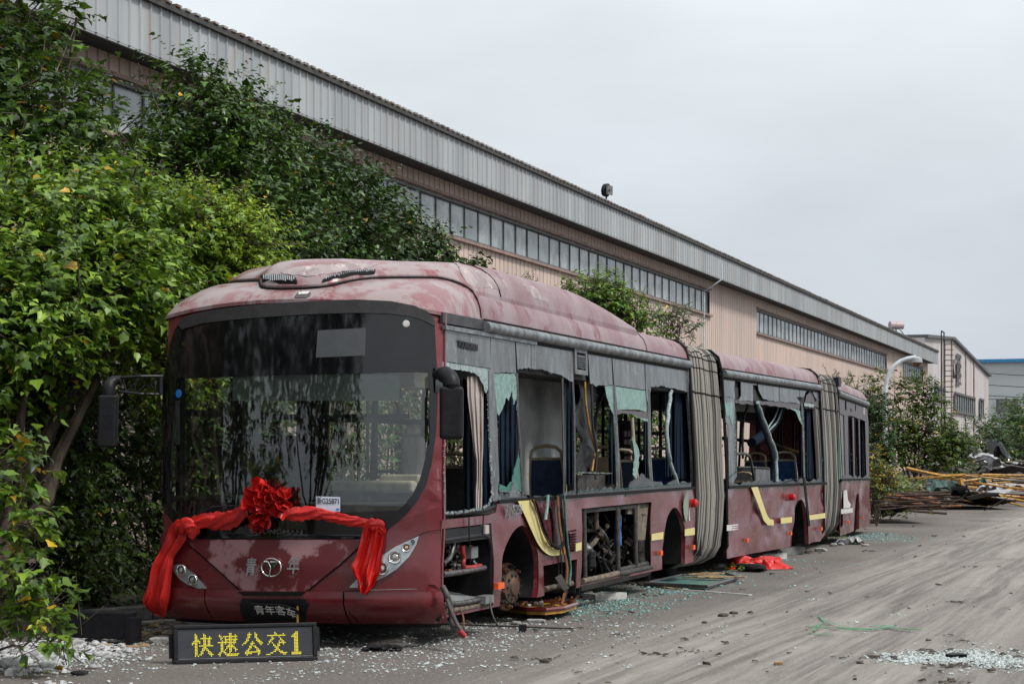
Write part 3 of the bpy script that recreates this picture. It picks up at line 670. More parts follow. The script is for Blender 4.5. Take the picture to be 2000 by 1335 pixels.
mb.build('wall', M['whitewall'], shed)
mb = MB(); mb.add([(X0 - .3, 299.5, z1), (X0 + 60, 284.5, z1 + .5), (X0 + 60, 284.5, z1 + .95), (X0 - .3, 299.5, z1 + .42), (X0 - .3, 301, z1), (X0 + 60, 286, z1 + .5), (X0 + 60, 286, z1 + .95), (X0 - .3, 301, z1 + .42)], [(0, 1, 2, 3), (4, 5, 6, 7), (0, 1, 5, 4), (2, 3, 7, 6), (0, 3, 7, 4)])
mb.build('roof_edge', M['bluetrim'], shed)
mb = MB(); q = at(1967, 792, 297.2); mb.box(q, (1.3, .8, .9)); mb.build('window', M['winframe'], shed)
# overhead wires in front of the shed
for k, (ya, yb) in enumerate(((728, 733), (751, 755), (772, 774), (779, 777))):
    a = at(1925, ya, 262); b = at(2060, yb, 240); mb = MB(); mb.tube([a, (a + b) / 2 - Vector((0, 0, .12)), b], .045, 4)
    o = mb.build('overhead_wire', M['rooftrim']); tag(o, 'thin dark overhead wire in front of the white shed, %s of four' % ('topmost', 'second', 'third', 'lowest')[k], 'wire', 'overhead wires before the white shed')

# ------------------------------------------------------------------ street lamp (white swan neck with a dome camera)
lp = at(1729, 886, 62); lp.z = 0
lamp = empty('street_lamp', lp); tag(lamp, 'white curved swan-neck pole with a small dome camera, above the bushes behind the bus', 'lamp post')
top = [at(1729, 890, 62), at(1729, 770, 62), at(1730, 748, 62), at(1735, 728, 62), at(1745, 713, 62), at(1760, 703, 62), at(1776, 698, 62), at(1789, 697, 62)]
mb = MB(); mb.tube([lp] + smooth_path(top, 16, 1), [.07] * 3 + [.058] * 14, 8); mb.build('pole', M['pole'], lamp, smooth=40)
q = at(1791, 704, 62)
mb = MB(); mb.lathe(q, (0, 0, -1), [(.03, -.12), (.13, -.07), (.15, .02), (.15, .05)], 14); mb.build('camera_housing', M['fascia'], lamp, smooth=40)
mb = MB(); mb.lathe(q, (0, 0, -1), [(.12, .051), (.12, .08), (.08, .14), (.01, .16)], 14); mb.build('camera_dome', M['rust'], lamp, smooth=40)

# ------------------------------------------------------------------ trees
def tree(name, label, cat, group, base, blobs, n, per, size, greens, mat='leaf', kind='lobed', seed=1, r0=.1, ntips=9, tw=.010, **kw):
    rng = np.random.default_rng(seed)
    root = empty(name, base); tag(root, label, cat, group)
    o, P, td, tl = foliage('crown', rng, blobs, n, per, size, greens, M[mat], root, kind, **kw)
    tips = [Vector(b[:3]) + Vector(rng.normal(scale=.35, size=3)) * max(b[3:6]) * .6 for b in blobs for _ in range(max(1, ntips // len(blobs)))]
    mb = branch_mb(rng, Vector(base), tips, r0)
    k = rng.choice(len(P), min(len(P), 260), replace=False)
    for i in k:                                            # fine twigs under the leaves
        a = Vector(P[i]) - Vector(td[i]) * .25; b = Vector(P[i]) + Vector(td[i]) * tl[i]
        mb.tube([a, b], [tw, tw * .4], 4)
    mb.build('trunk', M['bark'], root, smooth=50)
    return root
def bb(px, py, Y, rx, ry, rz):                              # blob by where it stands: centre and radii in metres
    c = at(px, py, Y); return (c.x, c.y, c.z, rx, ry, rz)
def foot(px, Y): return ((px - 1000) / FPX * Y, Y, 0)
GT = 'trees growing between the bus and the factory'
tree('mulberry_tree', 'tall dark tree at the top left corner before the factory eave', 'tree', GT, foot(-10, 27),
     [bb(30, 70, 27, .75, .8, .6), bb(20, 240, 26, 1.0, 1.1, .9), bb(160, 270, 27, .65, .6, .6), bb(-110, 100, 27, 1.3, 1.2, 2), bb(165, 150, 27.5, .22, .2, .15), bb(90, 330, 26, 1.0, 1.0, .7), bb(130, 30, 27, .22, .3, .2)],
     1100, 9, .125, G_DARK + G_MID, seed=3, twig=.42, yellow=.012, shell=.75)
tree('mulberry_tree', 'broad dark tree whose feathery tops reach the factory fascia above the bus nose', 'tree', GT, foot(430, 35),
     [bb(390, 230, 35, .75, .8, .6), bb(300, 340, 34, .9, .9, .8), bb(430, 350, 35, 1.1, 1.1, .9), bb(500, 280, 36, .65, .7, .5), bb(420, 470, 34, 1.5, 1.2, 1.1), bb(230, 430, 33, .9, .9, 1.0), bb(350, 140, 35.5, .28, .3, .2), bb(490, 195, 37, .2, .25, .2), bb(400, 150, 36, .2, .2, .15)],
     2700, 9, .115, G_DARK + G_MID[1:2], mat='leafdark', seed=4, twig=.5, shell=.8)
tree('mulberry_tree', 'dark dense tree behind the bus roof with leafy shoots reaching the factory windows', 'tree', GT, foot(650, 43),
     [bb(560, 330, 42, .85, .9, .75), bb(650, 390, 44, .85, .9, .7), bb(590, 470, 41, 1.7, 1.4, 1.2), bb(720, 470, 45, .85, .9, .7), bb(640, 310, 44, .3, .3, .25), bb(725, 370, 45, .3, .3, .3), bb(500, 430, 40, 1.3, 1.2, 1.1)],
     2500, 8, .135, G_DARK, mat='leafdark', seed=5, twig=.5, shell=.8)
tree('mulberry_tree', 'low dark tree behind the bus roof vents, tapering down towards the factory wall', 'tree', GT, foot(800, 50),
     [bb(765, 440, 50, .45, .5, .4), bb(790, 500, 50, 1.0, 1.1, .7), bb(850, 540, 52, .9, 1.0, .5), bb(800, 445, 52, .2, .3, .2), bb(930, 555, 54, .5, .6, .2), bb(700, 540, 50, 1.5, 1.2, .8)],
     1400, 8, .14, G_DARK, mat='leafdark', kind='lobed', seed=6, twig=.5, shell=.8)
tree('mulberry_tree', 'bright green broad-leaved tree in front at the left edge, leaning over the vine hedge', 'tree', GT, foot(-60, 20.5),
     [bb(110, 410, 22.5, 1.0, 1.0, .5), bb(10, 480, 21.5, 1.0, 1.0, .7), bb(210, 480, 22.5, .9, 1.0, .55), bb(330, 490, 23.5, .6, .8, .45), bb(90, 580, 21, 1.0, .9, .5), bb(250, 570, 21.8, .62, .7, .42), bb(-60, 650, 20.5, .9, .9, .7), bb(40, 660, 21, .7, .7, .4)],
     3000, 8, .098, G_LITE + G_MID[:1], seed=7, twig=.38, droop=.45, yellow=.009, shell=.8)
tree('young_tree', 'yellow-green tree with small bright leaves just left of the bus roof', 'tree', GT, foot(420, 27),
     [bb(440, 440, 23.2, .45, .5, .26), bb(490, 475, 23.2, .36, .4, .28), bb(380, 405, 23.2, .36, .4, .18), bb(420, 520, 23.4, .55, .6, .36), bb(340, 590, 23.4, .6, .6, .45), bb(340, 700, 23.2, .5, .6, .5)],
     1500, 10, .072, G_YEL + G_LITE, kind='oval', seed=8, twig=.26, yellow=.01, shell=.75)
tree('mulberry_tree', 'low overhanging branches with large light green leaves at the bottom left over white rubble', 'tree', GT, foot(-70, 17.5),
     [bb(20, 930, 17.2, .28, .3, .30), bb(60, 1020, 17.2, .14, .2, .12), bb(15, 1130, 16.8, .25, .3, .22), bb(95, 1170, 17, .20, .2, .14), bb(60, 1230, 16.6, .22, .22, .15), bb(150, 1195, 17.1, .10, .12, .10), bb(115, 1265, 16.9, .10, .12, .12), bb(-60, 1000, 17.2, .45, .4, .8)],
     230, 7, .10, G_MID + G_LITE[:2], seed=9, twig=.20, droop=.55, yellow=.035, shell=.9, r0=.014, ntips=8, tw=.004)
tree('round_tree', 'bright round green tree rising behind the middle of the bus roof', 'tree', GT, foot(1190, 46),
     [bb(1165, 585, 46, .80, .8, .38), bb(1110, 600, 46, .45, .5, .28), bb(1225, 615, 46, .55, .6, .30), bb(1185, 555, 46, .34, .4, .16), bb(1180, 660, 46, 1.1, .9, .7), bb(1170, 780, 46, 1.2, 1.0, 1.0)],
     1900, 11, .10, G_MID + G_LITE, kind='oval', seed=10, twig=.3, shell=.8)
tree('pale_shrub', 'thin pale-leaved shrub peeping over the bus roof beside the first bellows', 'shrub', GT, foot(1300, 48),
     [bb(1290, 615, 48, .6, .5, .28), bb(1320, 640, 48, .5, .5, .30), bb(1290, 720, 48, .8, .7, .7), bb(1000, 560, 52, .5, .5, .1), bb(1045, 555, 50, .3, .3, .1)],
     200, 9, .10, [(.14, .18, .11), (.10, .14, .07)], kind='oval', seed=12, r0=.04, twig=.3, shell=.9)
tree('pale_shrub', 'sparse shrub tops showing above the last bus section', 'shrub', GT, foot(1660, 52),
     [bb(1650, 752, 52, .45, .5, .22), bb(1628, 740, 52, .2, .2, .2), bb(1675, 770, 52, .3, .4, .3), bb(1660, 860, 52, .7, .7, 1.0)],
     110, 9, .10, [(.10, .14, .06), (.08, .12, .04)], kind='oval', r0=.03, seed=13, twig=.3, shell=.95)
tree('vine_covered_trunk', 'dark trunk wrapped in vines just behind the rear corner of the bus', 'tree', GT, foot(1712, 53),
     [bb(1705, 790, 53, .28, .4, .35), bb(1712, 850, 53, .38, .4, .6), bb(1720, 915, 53, .30, .4, .45)],
     420, 10, .10, G_DARK + [(.02, .09, .02)], kind='oval', seed=14, r0=.025, twig=.22, shell=.6, mat='leafdark')
tree('flowering_bush', 'yellow flowering bush low behind the rear end of the bus', 'bush', None, foot(1712, 51),
     [bb(1706, 890, 51, .25, .3, .22), bb(1725, 930, 51, .35, .4, .25), bb(1710, 955, 51, .35, .4, .2)],
     150, 9, .09, [(.12, .17, .02), (.10, .15, .03)], kind='oval', yellow=.30, r0=.012, seed=15, twig=.2, shell=.9)
tree('tall_bush', 'big loose green bush with upright shoots between the bus and the scrap heap', 'bush', GT, foot(1790, 74),
     [bb(1745, 850, 74, .8, .8, .9), bb(1800, 850, 74, 1.1, 1.0, 1.1), bb(1850, 880, 74, 1.0, 1.0, .8), bb(1745, 770, 74, .22, .3, .5), bb(1790, 760, 74, .35, .4, .7), bb(1825, 780, 74, .3, .3, .6), bb(1870, 860, 74, .5, .5, .45), bb(1710, 740, 74, .25, .3, .35)],
     1250, 9, .14, [(.06, .11, .014), (.09, .14, .025), (.035, .07, .01)], kind='simple', yellow=.03, r0=.05, seed=16, twig=.4, shell=.85)
tree('round_bush', 'round dark green bush behind the scrap heap', 'bush', None, foot(1925, 105),
     [bb(1920, 872, 105, 1.15, 1.2, 1.25), bb(1945, 885, 105, .8, .8, .9)], 600, 8, .16, G_DARK + [(.03, .08, .02)], kind='simple', seed=17, twig=.3, shell=.6, mat='leafdark')
tree('distant_tree', 'small light green tree before the white shed at the right edge', 'tree', 'trees beyond the scrap heap', foot(1985, 150),
     [bb(1985, 835, 150, 2.0, 2, 1.5), bb(1960, 850, 150, 1.6, 1.6, 1.3), bb(2025, 830, 150, 2, 2, 2)], 700, 8, .26, G_MID, kind='simple', seed=18, twig=.6, shell=.7)
tree('distant_tree', 'dark low tree standing at the right edge behind the scrap heap', 'tree', 'trees beyond the scrap heap', foot(2000, 125),
     [bb(1990, 880, 125, 1.6, 1.6, 1.2), bb(2050, 880, 125, 2, 2, 1.8)], 500, 8, .22, G_DARK + G_MID[:1], kind='simple', seed=19, twig=.5, shell=.7)
# a tree on the near verge left of the camera: the windscreen mirrors it
tree('mulberry_tree', 'tall leafy tree on the near verge, mirrored in the windscreen of the bus', 'tree', GT, (-9.5, 5.5, 0),
     [(-5.6, 5.6, 5.0, 1.1, 1.2, 1.3), (-5.3, 5.4, 7.4, 1.1, 1.2, 1.3), (-7.2, 5.8, 5.6, 1.6, 1.5, 1.8), (-7.0, 5.4, 8.2, 1.6, 1.5, 1.5), (-9.3, 6.2, 5.0, 1.8, 1.7, 2.0), (-9.4, 6, 8.0, 1.8, 1.8, 1.7), (-11.8, 7.2, 5.0, 2.0, 2.0, 2.6), (-4.6, 5.6, 6.2, .6, .7, .6), (-5.2, 5.5, 3.4, .8, .8, .8), (-7.4, 6.4, 3.2, 1.4, 1.3, 1.2)],
     1700, 8, .22, G_DARK, seed=20, twig=.6, shell=.85, mat='leafdark')

tree('mulberry_tree', 'tall leafy tree at the near end of the factory, mirrored left in the windscreen', 'tree', GT, (-13, 12.5, 0),
     [(-12.8, 12.4, 3.0, 1.6, 1.8, 1.6), (-12.6, 12.8, 6.2, 1.7, 2.2, 2.2), (-12.0, 9.8, 5.4, 1.6, 2.0, 2.4), (-12.6, 11, 8.2, 1.6, 2.0, 1.4), (-10.4, 14.0, 3.6, 1.2, 1.8, 1.8), (-11.6, 16.6, 3.0, 1.4, 1.8, 2.2), (-11.8, 17, 6.4, 1.4, 1.8, 2.0), (-10.8, 19.5, 3.0, 1.3, 1.6, 2.4)],
     1500, 8, .21, G_DARK, seed=22, twig=.45, shell=.85, mat='leafdark')
# vine hedge: a wall of creepers along the verge, hanging strands with small leaves
rng = np.random.default_rng(31)
hedge = empty('vine_hedge', foot(200, 24)); tag(hedge, 'dark wall of hanging creepers along the verge left of and behind the bus', 'hedge')
Hf = Frame(*foot(180, 24.0)[:2], 16.7)
n = 13500; l = rng.random(n) * 36 - 4.5; near = rng.random(n) < .5; l[near] = rng.random(near.sum()) * 9 - 4.5
top = 3.3 + .5 * np.sin(l * 1.3) + .3 * np.sin(l * 3.1)
zz = top * (1 - rng.random(n) ** 1.15 * .97); dd = .25 * np.sin(l * 2.2 + zz) + rng.normal(scale=.28, size=n) + 1.3 * (rng.random(n) < .35)
Pp = np.stack([Hf.x + l * Hf.sn - dd * Hf.cs, Hf.y + l * Hf.cs + dd * Hf.sn, zz], 1); uu = np.tile(np.array([.75, -.6, .25]), (n, 1)) + rng.normal(scale=.3, size=(n, 3))
foliage('foliage', rng, [(0, 0, -50, .01, .01, .01)], 1, 8, .098, [(.022, .055, .006), (.045, .09, .010), (.012, .03, .006), (.07, .12, .012)], M['leaf'], hedge, kind='simple', twig=.26, droop=.5, upbias=-.2, extra=(Pp, uu), yellow=.004)
mb = MB()
for i in range(150):
    a = -4.4 + rng.random() * 30; t_ = 2.9 + .4 * math.sin(a * 1.3); pts = []
    for k in range(7): z = t_ * (1 - k / 6); pts.append(Hf(a + .1 * math.sin(k + i) + rng.normal() * .05, rng.normal() * .12 + .1, z))
    mb.tube(pts, .014, 5)
mb.build('stems', M['twig'], hedge)
mb = MB()
for i in range(13): mb.fbox(Hf, -4.5 + i * 2.6, -4.4 + i * 2.6, .45, .55, 0, 2.7)
mb.build('fence_mesh', M['dark'], hedge)

# ================================================================== the bus
bus = empty('articulated_bus', (-1.2, 19.4, 0)); tag(bus, 'wrecked maroon three-section articulated bus with a red rosette on its nose and smashed side windows', 'bus')
L1 = S1.px(1357.5, 953)[0]; LM = S2.px(1606, 900)[0]; LR = S3.px(1699, 900)[0]
ZE = 2.855                                              # lower edge of the painted roof
def yb(x): return 1182.5 - .223 * (x - 972.5)            # skirt line of the front section
def yt(x): return 981.3 - .073 * (x - 972.5)             # belt line
def ytop(x): return 630 + .177 * (x - 872)
ARCH1 = [(1048, 1166), (1052, 1140), (1052, 1095), (1049, 1072), (1041, 1050), (1030, 1031), (1018, 1024), (1007, 1029), (996, 1045), (985, 1072), (980, 1095), (978, 1120), (976, 1182)]
ARCH2 = [(1338, 1101), (1338, 1045), (1337, 1030), (1332, 1010), (1326, 997), (1319, 990), (1313, 991), (1305, 1003), (1299, 1024), (1295, 1048), (1292.5, 1081), (1291, 1111)]
ARCH1 = round_pts(ARCH1); ARCH2 = round_pts(ARCH2)
body1 = [(863, 1015), (958, 1005), (970, 1000), (973, 981.3), (1357, yt(1357)), (1357, yb(1357))] + ARCH2 + [(1128, yb(1128)), (1128, 1091), (1062, 1104), (1062, yb(1062))] + ARCH1 + [(973, 1183), (863, 1207)]
sidepanel('side_panel', S1, body1, M['redside'], bus, holes=[[(864, 1032), (961, 1021), (962, 1181), (864, 1202)], [(1136, 992.5), (1272, 979.7), (1271, 1110.7), (1136, 1142)], [(1110, 1036), (1125, 1033), (1125, 1073), (1110, 1077)]], dent=.022, gu=.11, gv=.11, smooth=40)
# mid section
def yt2(x): return 952.7 - .0432 * (x - 1419.3)
def yb2(x): return 1089.8 - .1877 * (x - 1420.8)
ARCHM = [(1578, 1062), (1576, 1022), (1574, 1000), (1572, 988), (1569, 978), (1564, 973.6), (1557, 979), (1552, 992), (1548, 1024), (1546, 1057), (1545.5, 1066)]
ARCHM = round_pts(ARCHM)
body2 = [(1420, yt2(1420)), (1612, yt2(1612)), (1612, 1044), (1604, 1056), (1590, 1058)] + ARCHM + [(1420, yb2(1420))]
sidepanel('side_panel', S2, body2, M['redside'], bus, dent=.045, gu=.13, gv=.11, smooth=40, joff=5)
ARCHR = [(1678, 1033), (1678.5, 985), (1676.8, 970), (1673.8, 959.4), (1671, 973), (1669, 1000), (1668.3, 1036)]
ARCHR = round_pts(ARCHR)
body3 = [(1642, 937.8), (1700, 936.2), (1700, 1020), (1693, 1030)] + ARCHR + [(1642, 1045.5)]
sidepanel('side_panel', S3, body3, M['redside'], bus, dent=.04, gu=.13, gv=.11, smooth=40, joff=9)

def stripe(name, F, pts, mat, d=-.010, th=.006): return sidepanel(name, F, pts, mat, bus, d0=d - .018, thick=th, gu=.3, gv=.3)
stripe('yellow_stripe', S1, round_pts([(1012, 978), (1025, 1005), (1034, 1025), (1043, 1045), (1050, 1060), (1060, 1074), (1070, 1082), (1080, 1085), (1099, 1082)], 2) + round_pts([(1099, 1071), (1085, 1068), (1074, 1060), (1063, 1040), (1054, 1018), (1046, 998), (1038, 976)], 2), M['yellow'])
stripe('yellow_stripe', S1, [(1125, 1061), (1136, 1058), (1136, 1073), (1125, 1076)], M['yellow'])
stripe('yellow_stripe', S1, [(1273, 1042), (1296, 1038), (1295, 1052), (1273, 1055)], M['yellow'])
stripe('yellow_stripe', S1, [(1338, 1033), (1357, 1029.5), (1357, 1043.5), (1338, 1046)], M['yellow'])
stripe('yellow_stripe', S2, [(1467.5, 951.4), (1480, 950), (1488, 975), (1496, 999), (1500, 1008), (1504, 1013), (1511, 1014.5), (1511.5, 1025), (1500, 1025), (1492, 1016), (1484.7, 995)], M['yellow'], d=-.03)
stripe('yellow_stripe', S2, [(1524.8, 1010.7), (1547, 1008.8), (1547, 1019.5), (1525.6, 1022)], M['yellow'], d=-.03)
stripe('yellow_stripe', S2, [(1577.5, 1006), (1612, 1001), (1612, 1011), (1577.5, 1015.5)], M['yellow'], d=-.03)
stripe('yellow_stripe', S3, [(1643, 994), (1666, 991.3), (1666, 1000), (1643, 1003)], M['whitefilm'], d=-.03)
stripe('white_marking', S3, [(1648, 958), (1654, 956), (1656, 975), (1662, 985), (1660, 991), (1648, 992)], M['whitefilm'], d=-.03)
stripe('plug_marking', S2, [(1420, 1024.5), (1428, 1024), (1442, 1022.8), (1442, 1025), (1430, 1027), (1430, 1028.5), (1442, 1027.5), (1442, 1029), (1430, 1030.5), (1430, 1032), (1442, 1031.5), (1442, 1033), (1428, 1035.5), (1420, 1036)], M['whitefilm'], d=-.03)
stripe('leaf_marking', S1, [(1344, 958), (1340, 966), (1336, 977), (1335, 990), (1336, 1003), (1338, 1014), (1341, 1019), (1343, 1012), (1345, 986), (1345.6, 970)], pm('grey_green_film', (.22, .27, .22), rough=.5))
stripe('leaf_marking', S1, [(1346.5, 992), (1347.5, 1010), (1347.8, 1017), (1346, 1015)], M['whitefilm'])
for F, x, y, m in ((S1, 1284, 1079, 'orange'), (S1, 1348, 1068, 'orange'), (S2, 1454, 1054, 'orange'), (S2, 1539, 1041, 'orange'), (S2, 1599, 1032, 'orange'), (S3, 1652.5, 1019, 'orange'), (S3, 1682, 1011, 'orange')):
    l, z = F.px(x, y); mb = MB(); mb.fbox(F, l - .055, l + .055, -.055, -.022, z - .028, z + .028); mb.build('side_marker_lamp', M[m], bus)
l, z = S1.px(967, 1143); mb = MB(); mb.fbox(S1, l - .10, l + .10, -.06, -.02, z - .028, z + .028); mb.build('side_marker_lamp', M['orange'], bus)
for F, x, y in ((S1, 1350, 982), (S2, 1543, 970)):
    l, z = F.px(x, y); mb = MB(); mb.lathe(F(l, 0, z), F.out(), [(.055, 0), (.055, .06), (.03, .085), (.001, .09)], 14); mb.build('round_marker_lamp', M['redlens'], bus, smooth=40)
# louvres
l0, z1 = S1.px(1110, 1036); l1, z0 = S1.px(1125, 1075)
mb = MB()
for k in range(8): zz = z0 + (z1 - z0) * (k + .5) / 8; mb.add([S1(l0, -.012, zz - .010), S1(l1, -.012, zz - .010), S1(l1, .02, zz + .014), S1(l0, .02, zz + .014), S1(l0, -.02, zz - .016), S1(l1, -.02, zz - .016), S1(l1, .012, zz + .008), S1(l0, .012, zz + .008)], [(0, 1, 2, 3), (4, 5, 6, 7), (0, 1, 5, 4), (2, 3, 7, 6)])
mb.build('louvre_grille', M['redside'], bus)
# chrome lettering on the side
l, z = S1.px(996, 996); text_mesh('side_lettering', 'RJN6256', .135, S1(l, -.035, z), S1.along(), (0, 0, 1), M['chrome'], bus, extrude=.008, offset=.003, bend=lambda q: Vector((q.x * 1.05, q.y * .95, q.z)))

# ---------------- chassis, floor, far side, ceiling
def hullbox(F, a, b, d0, d1, z0, z1, name, mat):
    mb = MB(); mb.fbox(F, a, b, d0, d1, z0, z1); return mb.build(name, mat, bus)
for F, a, b in ((S1, .35, L1), (S2, 0, LM), (S3, 0, LR)):
    hullbox(F, a, b, .03, BW - .03, 1.02, 1.06, 'floor', M['floor'])
    mb = MB(); mb.fbox(F, a, b, .62, BW - .25, .23, .98); mb.build('chassis', M['dark'], bus)  # box carried down low to block light and darken the ground beneath
    mb = MB(); mb.fbox(F, a, b, .06, BW - .06, 2.62, 2.70); mb.build('ceiling', M['ceil'], bus)
    mb = MB(); mb.fbox(F, a, b, BW - .025, BW, .25, 1.22); mb.fbox(F, a, b, BW - .025, BW, 2.52, ZE)
    mb.build('far_side_wall', M['redside'], bus)
    n = max(2, int((b - a) / 1.5)); mb = MB()
    for i in range(n + 1): l = a + (b - a) * i / n; mb.fbox(F, l - .05, l + .05, BW - .07, BW - .03, 1.22, 2.52)
    mb.fbox(F, a, b, BW - .07, BW - .03, 1.98, 2.04); mb.build('far_window_posts', M['black'], bus)
    mb = MB(); mb.fbox(F, a, b, .05, .50, 2.42, 2.615); mb.fbox(F, a, b, BW - .5, BW - .1, 2.38, 2.615); mb.build('air_duct', M['ceil'], bus)
mb = MB(); mb.fbox(S3, LR - .05, LR, .03, BW, .28, 2.9); mb.build('rear_wall', M['redside'], bus)

# ---------------- roofs
def roofsec(H, hump=0.0):                               # profile from the near edge over to the far edge: (d, z)
    a = [(0, ZE), (.010, ZE + .08), (.040, ZE + .165), (.10, ZE + .24), (.18, ZE + .29), (.29, ZE + .325)]
    k = (H - ZE) / .345
    half = [(d, ZE + (z - ZE) * k) for d, z in a] + [(.45, H - .012 * k), (.7, H - .006 * k), (1.0, H - .002)]
    return half + [(BW / 2, H)] + [(BW - d, z) for d, z in reversed(half)]
def roofloft(F, st, name, mat, under=True):
    mb = MB(); P = [[F(l, d, z) for d, z in roofsec(H)] for l, H in st]
    mb.shell(P, Vector((0, 0, -.03))); return mb.build(name, mat, bus, smooth=40)
roofloft(S1, [(1.2 + (L1 - 1.2) * i / 14, 3.235 - .10 * min(1, i / 11)) for i in range(15)], 'roof', M['roofrear'])
roofloft(S2, [(LM * i / 8, 3.13) for i in range(9)], 'roof', M['roofrear'])
roofloft(S3, [(LR * i / 8 * .97, 3.12) for i in range(8)] + [(LR * .94, 3.11), (LR * .98, 3.07), (LR, 2.98)], 'roof', M['roofrear'])
# nose of the roof: from the brow back to the first roof seam
secz = roofsec(3.235)
def secheight(t):
    for (d0, z0), (d1, z1) in zip(secz, secz[1:]):
        if d0 <= t <= d1: return z0 + (z1 - z0) * (t - d0) / (d1 - d0)
    return ZE
def browz(t): q = abs(2 * t / BW - 1); return 2.845 + .115 * (1 - q ** 2.2)
ts = [0, .012, .03, .06, .10, .15, .22, .30, .42, .6, .8, 1.05]; ts = ts + [BW / 2] + [BW - t for t in reversed(ts)]
def nose(t, k):                                         # k 0..1
    zb = min(browz(t), secheight(t) - .002); z1 = secheight(t); s0 = fs_s(t, 2.8); s1 = 1.2
    p0 = Vector((s0, zb)); p2 = Vector((s1, z1)); p1 = Vector((s0 + .22, z1 - .05 * (z1 - zb) / .4))
    p = p0 * (1 - k) ** 2 + p1 * 2 * k * (1 - k) + p2 * k ** 2
    return p
NK = 12
P = [[S1(nose(t, i / NK).x, t, nose(t, i / NK).y) for t in ts] for i in range(NK + 1)]
mb = MB(); mb.shell(P, Vector((0, 0, -.03))); mb.build('roof_nose', M['roof'], bus, smooth=50)
# raised fairing on the roof
def nosez(s, t):
    if s >= 1.2: return secheight(t) - .10 * min(1, max(0, (s - 1.2) / 8)) * min(1, t / .3)
    lo, hi = 0, 1
    for _ in range(18):
        m = (lo + hi) / 2
        if nose(t, m).x < s: lo = m
        else: hi = m
    return nose(t, (lo + hi) / 2).y
RIM = [(.0, 1.3), (.07, 1.22), (.15, 1.08), (.25, .94), (.38, .78), (.5, .66), (.62, .57), (.7, .51), (.77, .44), (.83, .33), (.88, .21), (.93, .10), (.98, .02), (1.05, -.035), (1.2, -.07), (1.32, -.075)]
def rim_s(t):
    e = min(t, BW - t)
    for (a, p), (b, q) in zip(RIM, RIM[1:]):
        if a <= e <= b: return p + (q - p) * (e - a) / (b - a)
    return 1.3 if e < 0 else -.075
def hump_z(s, t):
    q = abs(2 * t / BW - 1); r = rim_s(t); u = (s - r) / (.62 + .2 * q)
    a = max(0, min(1, u)); f = math.sin(a * math.pi / 2) ** .75
    tail = max(0, min(1, (7.7 - s) / 2.9)); g = math.sin(tail * math.pi / 2) ** .8
    e = min(1, max(0, (min(t, BW - t) - .07) / .34)); w = math.sin(e * math.pi / 2) ** .6
    return .03 + (3.415 - .02 * q) * 0 + max(0, (3.332 + .07 * min(1, max(0, (s - .6) / 1.8)) - .012 * q * q - nosez(s, t))) * f * g * w
tsh = [.07, .085, .11, .15, .20, .27, .35, .45, .55, .65, .72, .78, .83, .88, .93, .98, 1.05, 1.15]; tsh = tsh + [BW / 2] + [BW - t for t in reversed(tsh)]
def humpP(us):
    P = []
    for u in us:
        row = []
        for t in tsh:
            r = rim_s(t); s = r + (7.7 - r) * u; row.append(S1(s, t, nosez(s, t) + hump_z(s, t)))
        P.append(row)
    return P
us1 = [0, .004, .01, .02, .035, .05, .07, .09, .115]
mb = MB(); P1 = humpP(us1 + [.13]); mb.shell(P1, Vector((0, 0, -.08))); mb.build('roof_fairing', M['roof'], bus, smooth=45)
us2 = [.133] + [.16 + .84 * i / 16 for i in range(17)]
mb = MB(); P2 = humpP(us2); mb.shell(P2, Vector((0, 0, -.06))); mb.build('roof_fairing', M['roofrear'], bus, smooth=45)
def fairpx(px, py):                                     # photo point on the fairing: march the view ray
    rx = (px - 1000) / FPX; rz = (HZ - py) / FPX; Y = 18.6
    while Y < 27:
        x, y = rx * Y - S1.x, Y - S1.y; s = x * S1.sn + y * S1.cs; t = -x * S1.cs + y * S1.sn
        if .08 < t < BW - .08 and s > rim_s(t) and CH + rz * Y <= nosez(s, t) + hump_z(s, t): return s, t
        Y += .01
    return s, t
def fairing_panel(name, pts, mat, off, th=.006, g=.08, jag=None):
    mb = MB(); P = [fairpx(*p) for p in pts]
    panel_mb(mb, P, lambda s, t, h: S1(s, t, nosez(s, t) + hump_z(s, t) + off - h), th, (), g, g); return mb.build(name, mat, bus, smooth=40)
VL = [(510, 544), (520, 543.5), (545, 544), (568, 546), (578, 550), (580, 556), (572, 559), (545, 558.5), (512, 557), (507, 553)]
VR = [(630, 556), (642, 548), (660, 542), (690, 536.5), (715, 533.5), (735, 532.5), (733, 537), (722, 543), (700, 547), (670, 551.5), (645, 555)]
for V in (VL, VR):
    v = fairing_panel('roof_vent', V, M['black'], .030, .03)
    cx = sum(p[0] for p in V) / len(V); x0, x1 = min(p[0] for p in V) + 3, max(p[0] for p in V) - 3
    mb = MB(); k = x0
    while k < x1:                                        # slanted slats
        ys = []
        for (a, b), (c, d) in zip(V, V[1:] + V[:1]):
            if (a - k) * (c - k) < 0: ys.append(b + (d - b) * (k - a) / (c - a))
        if len(ys) >= 2:
            a = fairpx(k, min(ys) + 1.2); b = fairpx(k + .8, max(ys) - 1.2)
            mb.tube([S1(a[0], a[1], nosez(*a) + hump_z(*a) + .036), S1(b[0], b[1], nosez(*b) + hump_z(*b) + .036)], .0056, 4)
        k += 4.2
    mb.build('slats', M['fascia'], v)
fairing_panel('bare_primer_patch', jagline([(548, 532), (560, 525), (600, 520), (660, 516.5), (720, 514.5), (742, 516), (720, 524), (690, 530), (640, 535), (600, 541), (575, 539), (555, 536)], 6, 3, 3), M['roofpeel'], .004, .003)
fairing_panel('bare_primer_patch', jagline([(885, 513), (905, 519), (940, 529), (962, 539), (990, 547), (999, 562), (975, 574), (950, 571), (918, 556), (905, 535)], 6, 4, 4), M['roofpeel'], .004, .003)
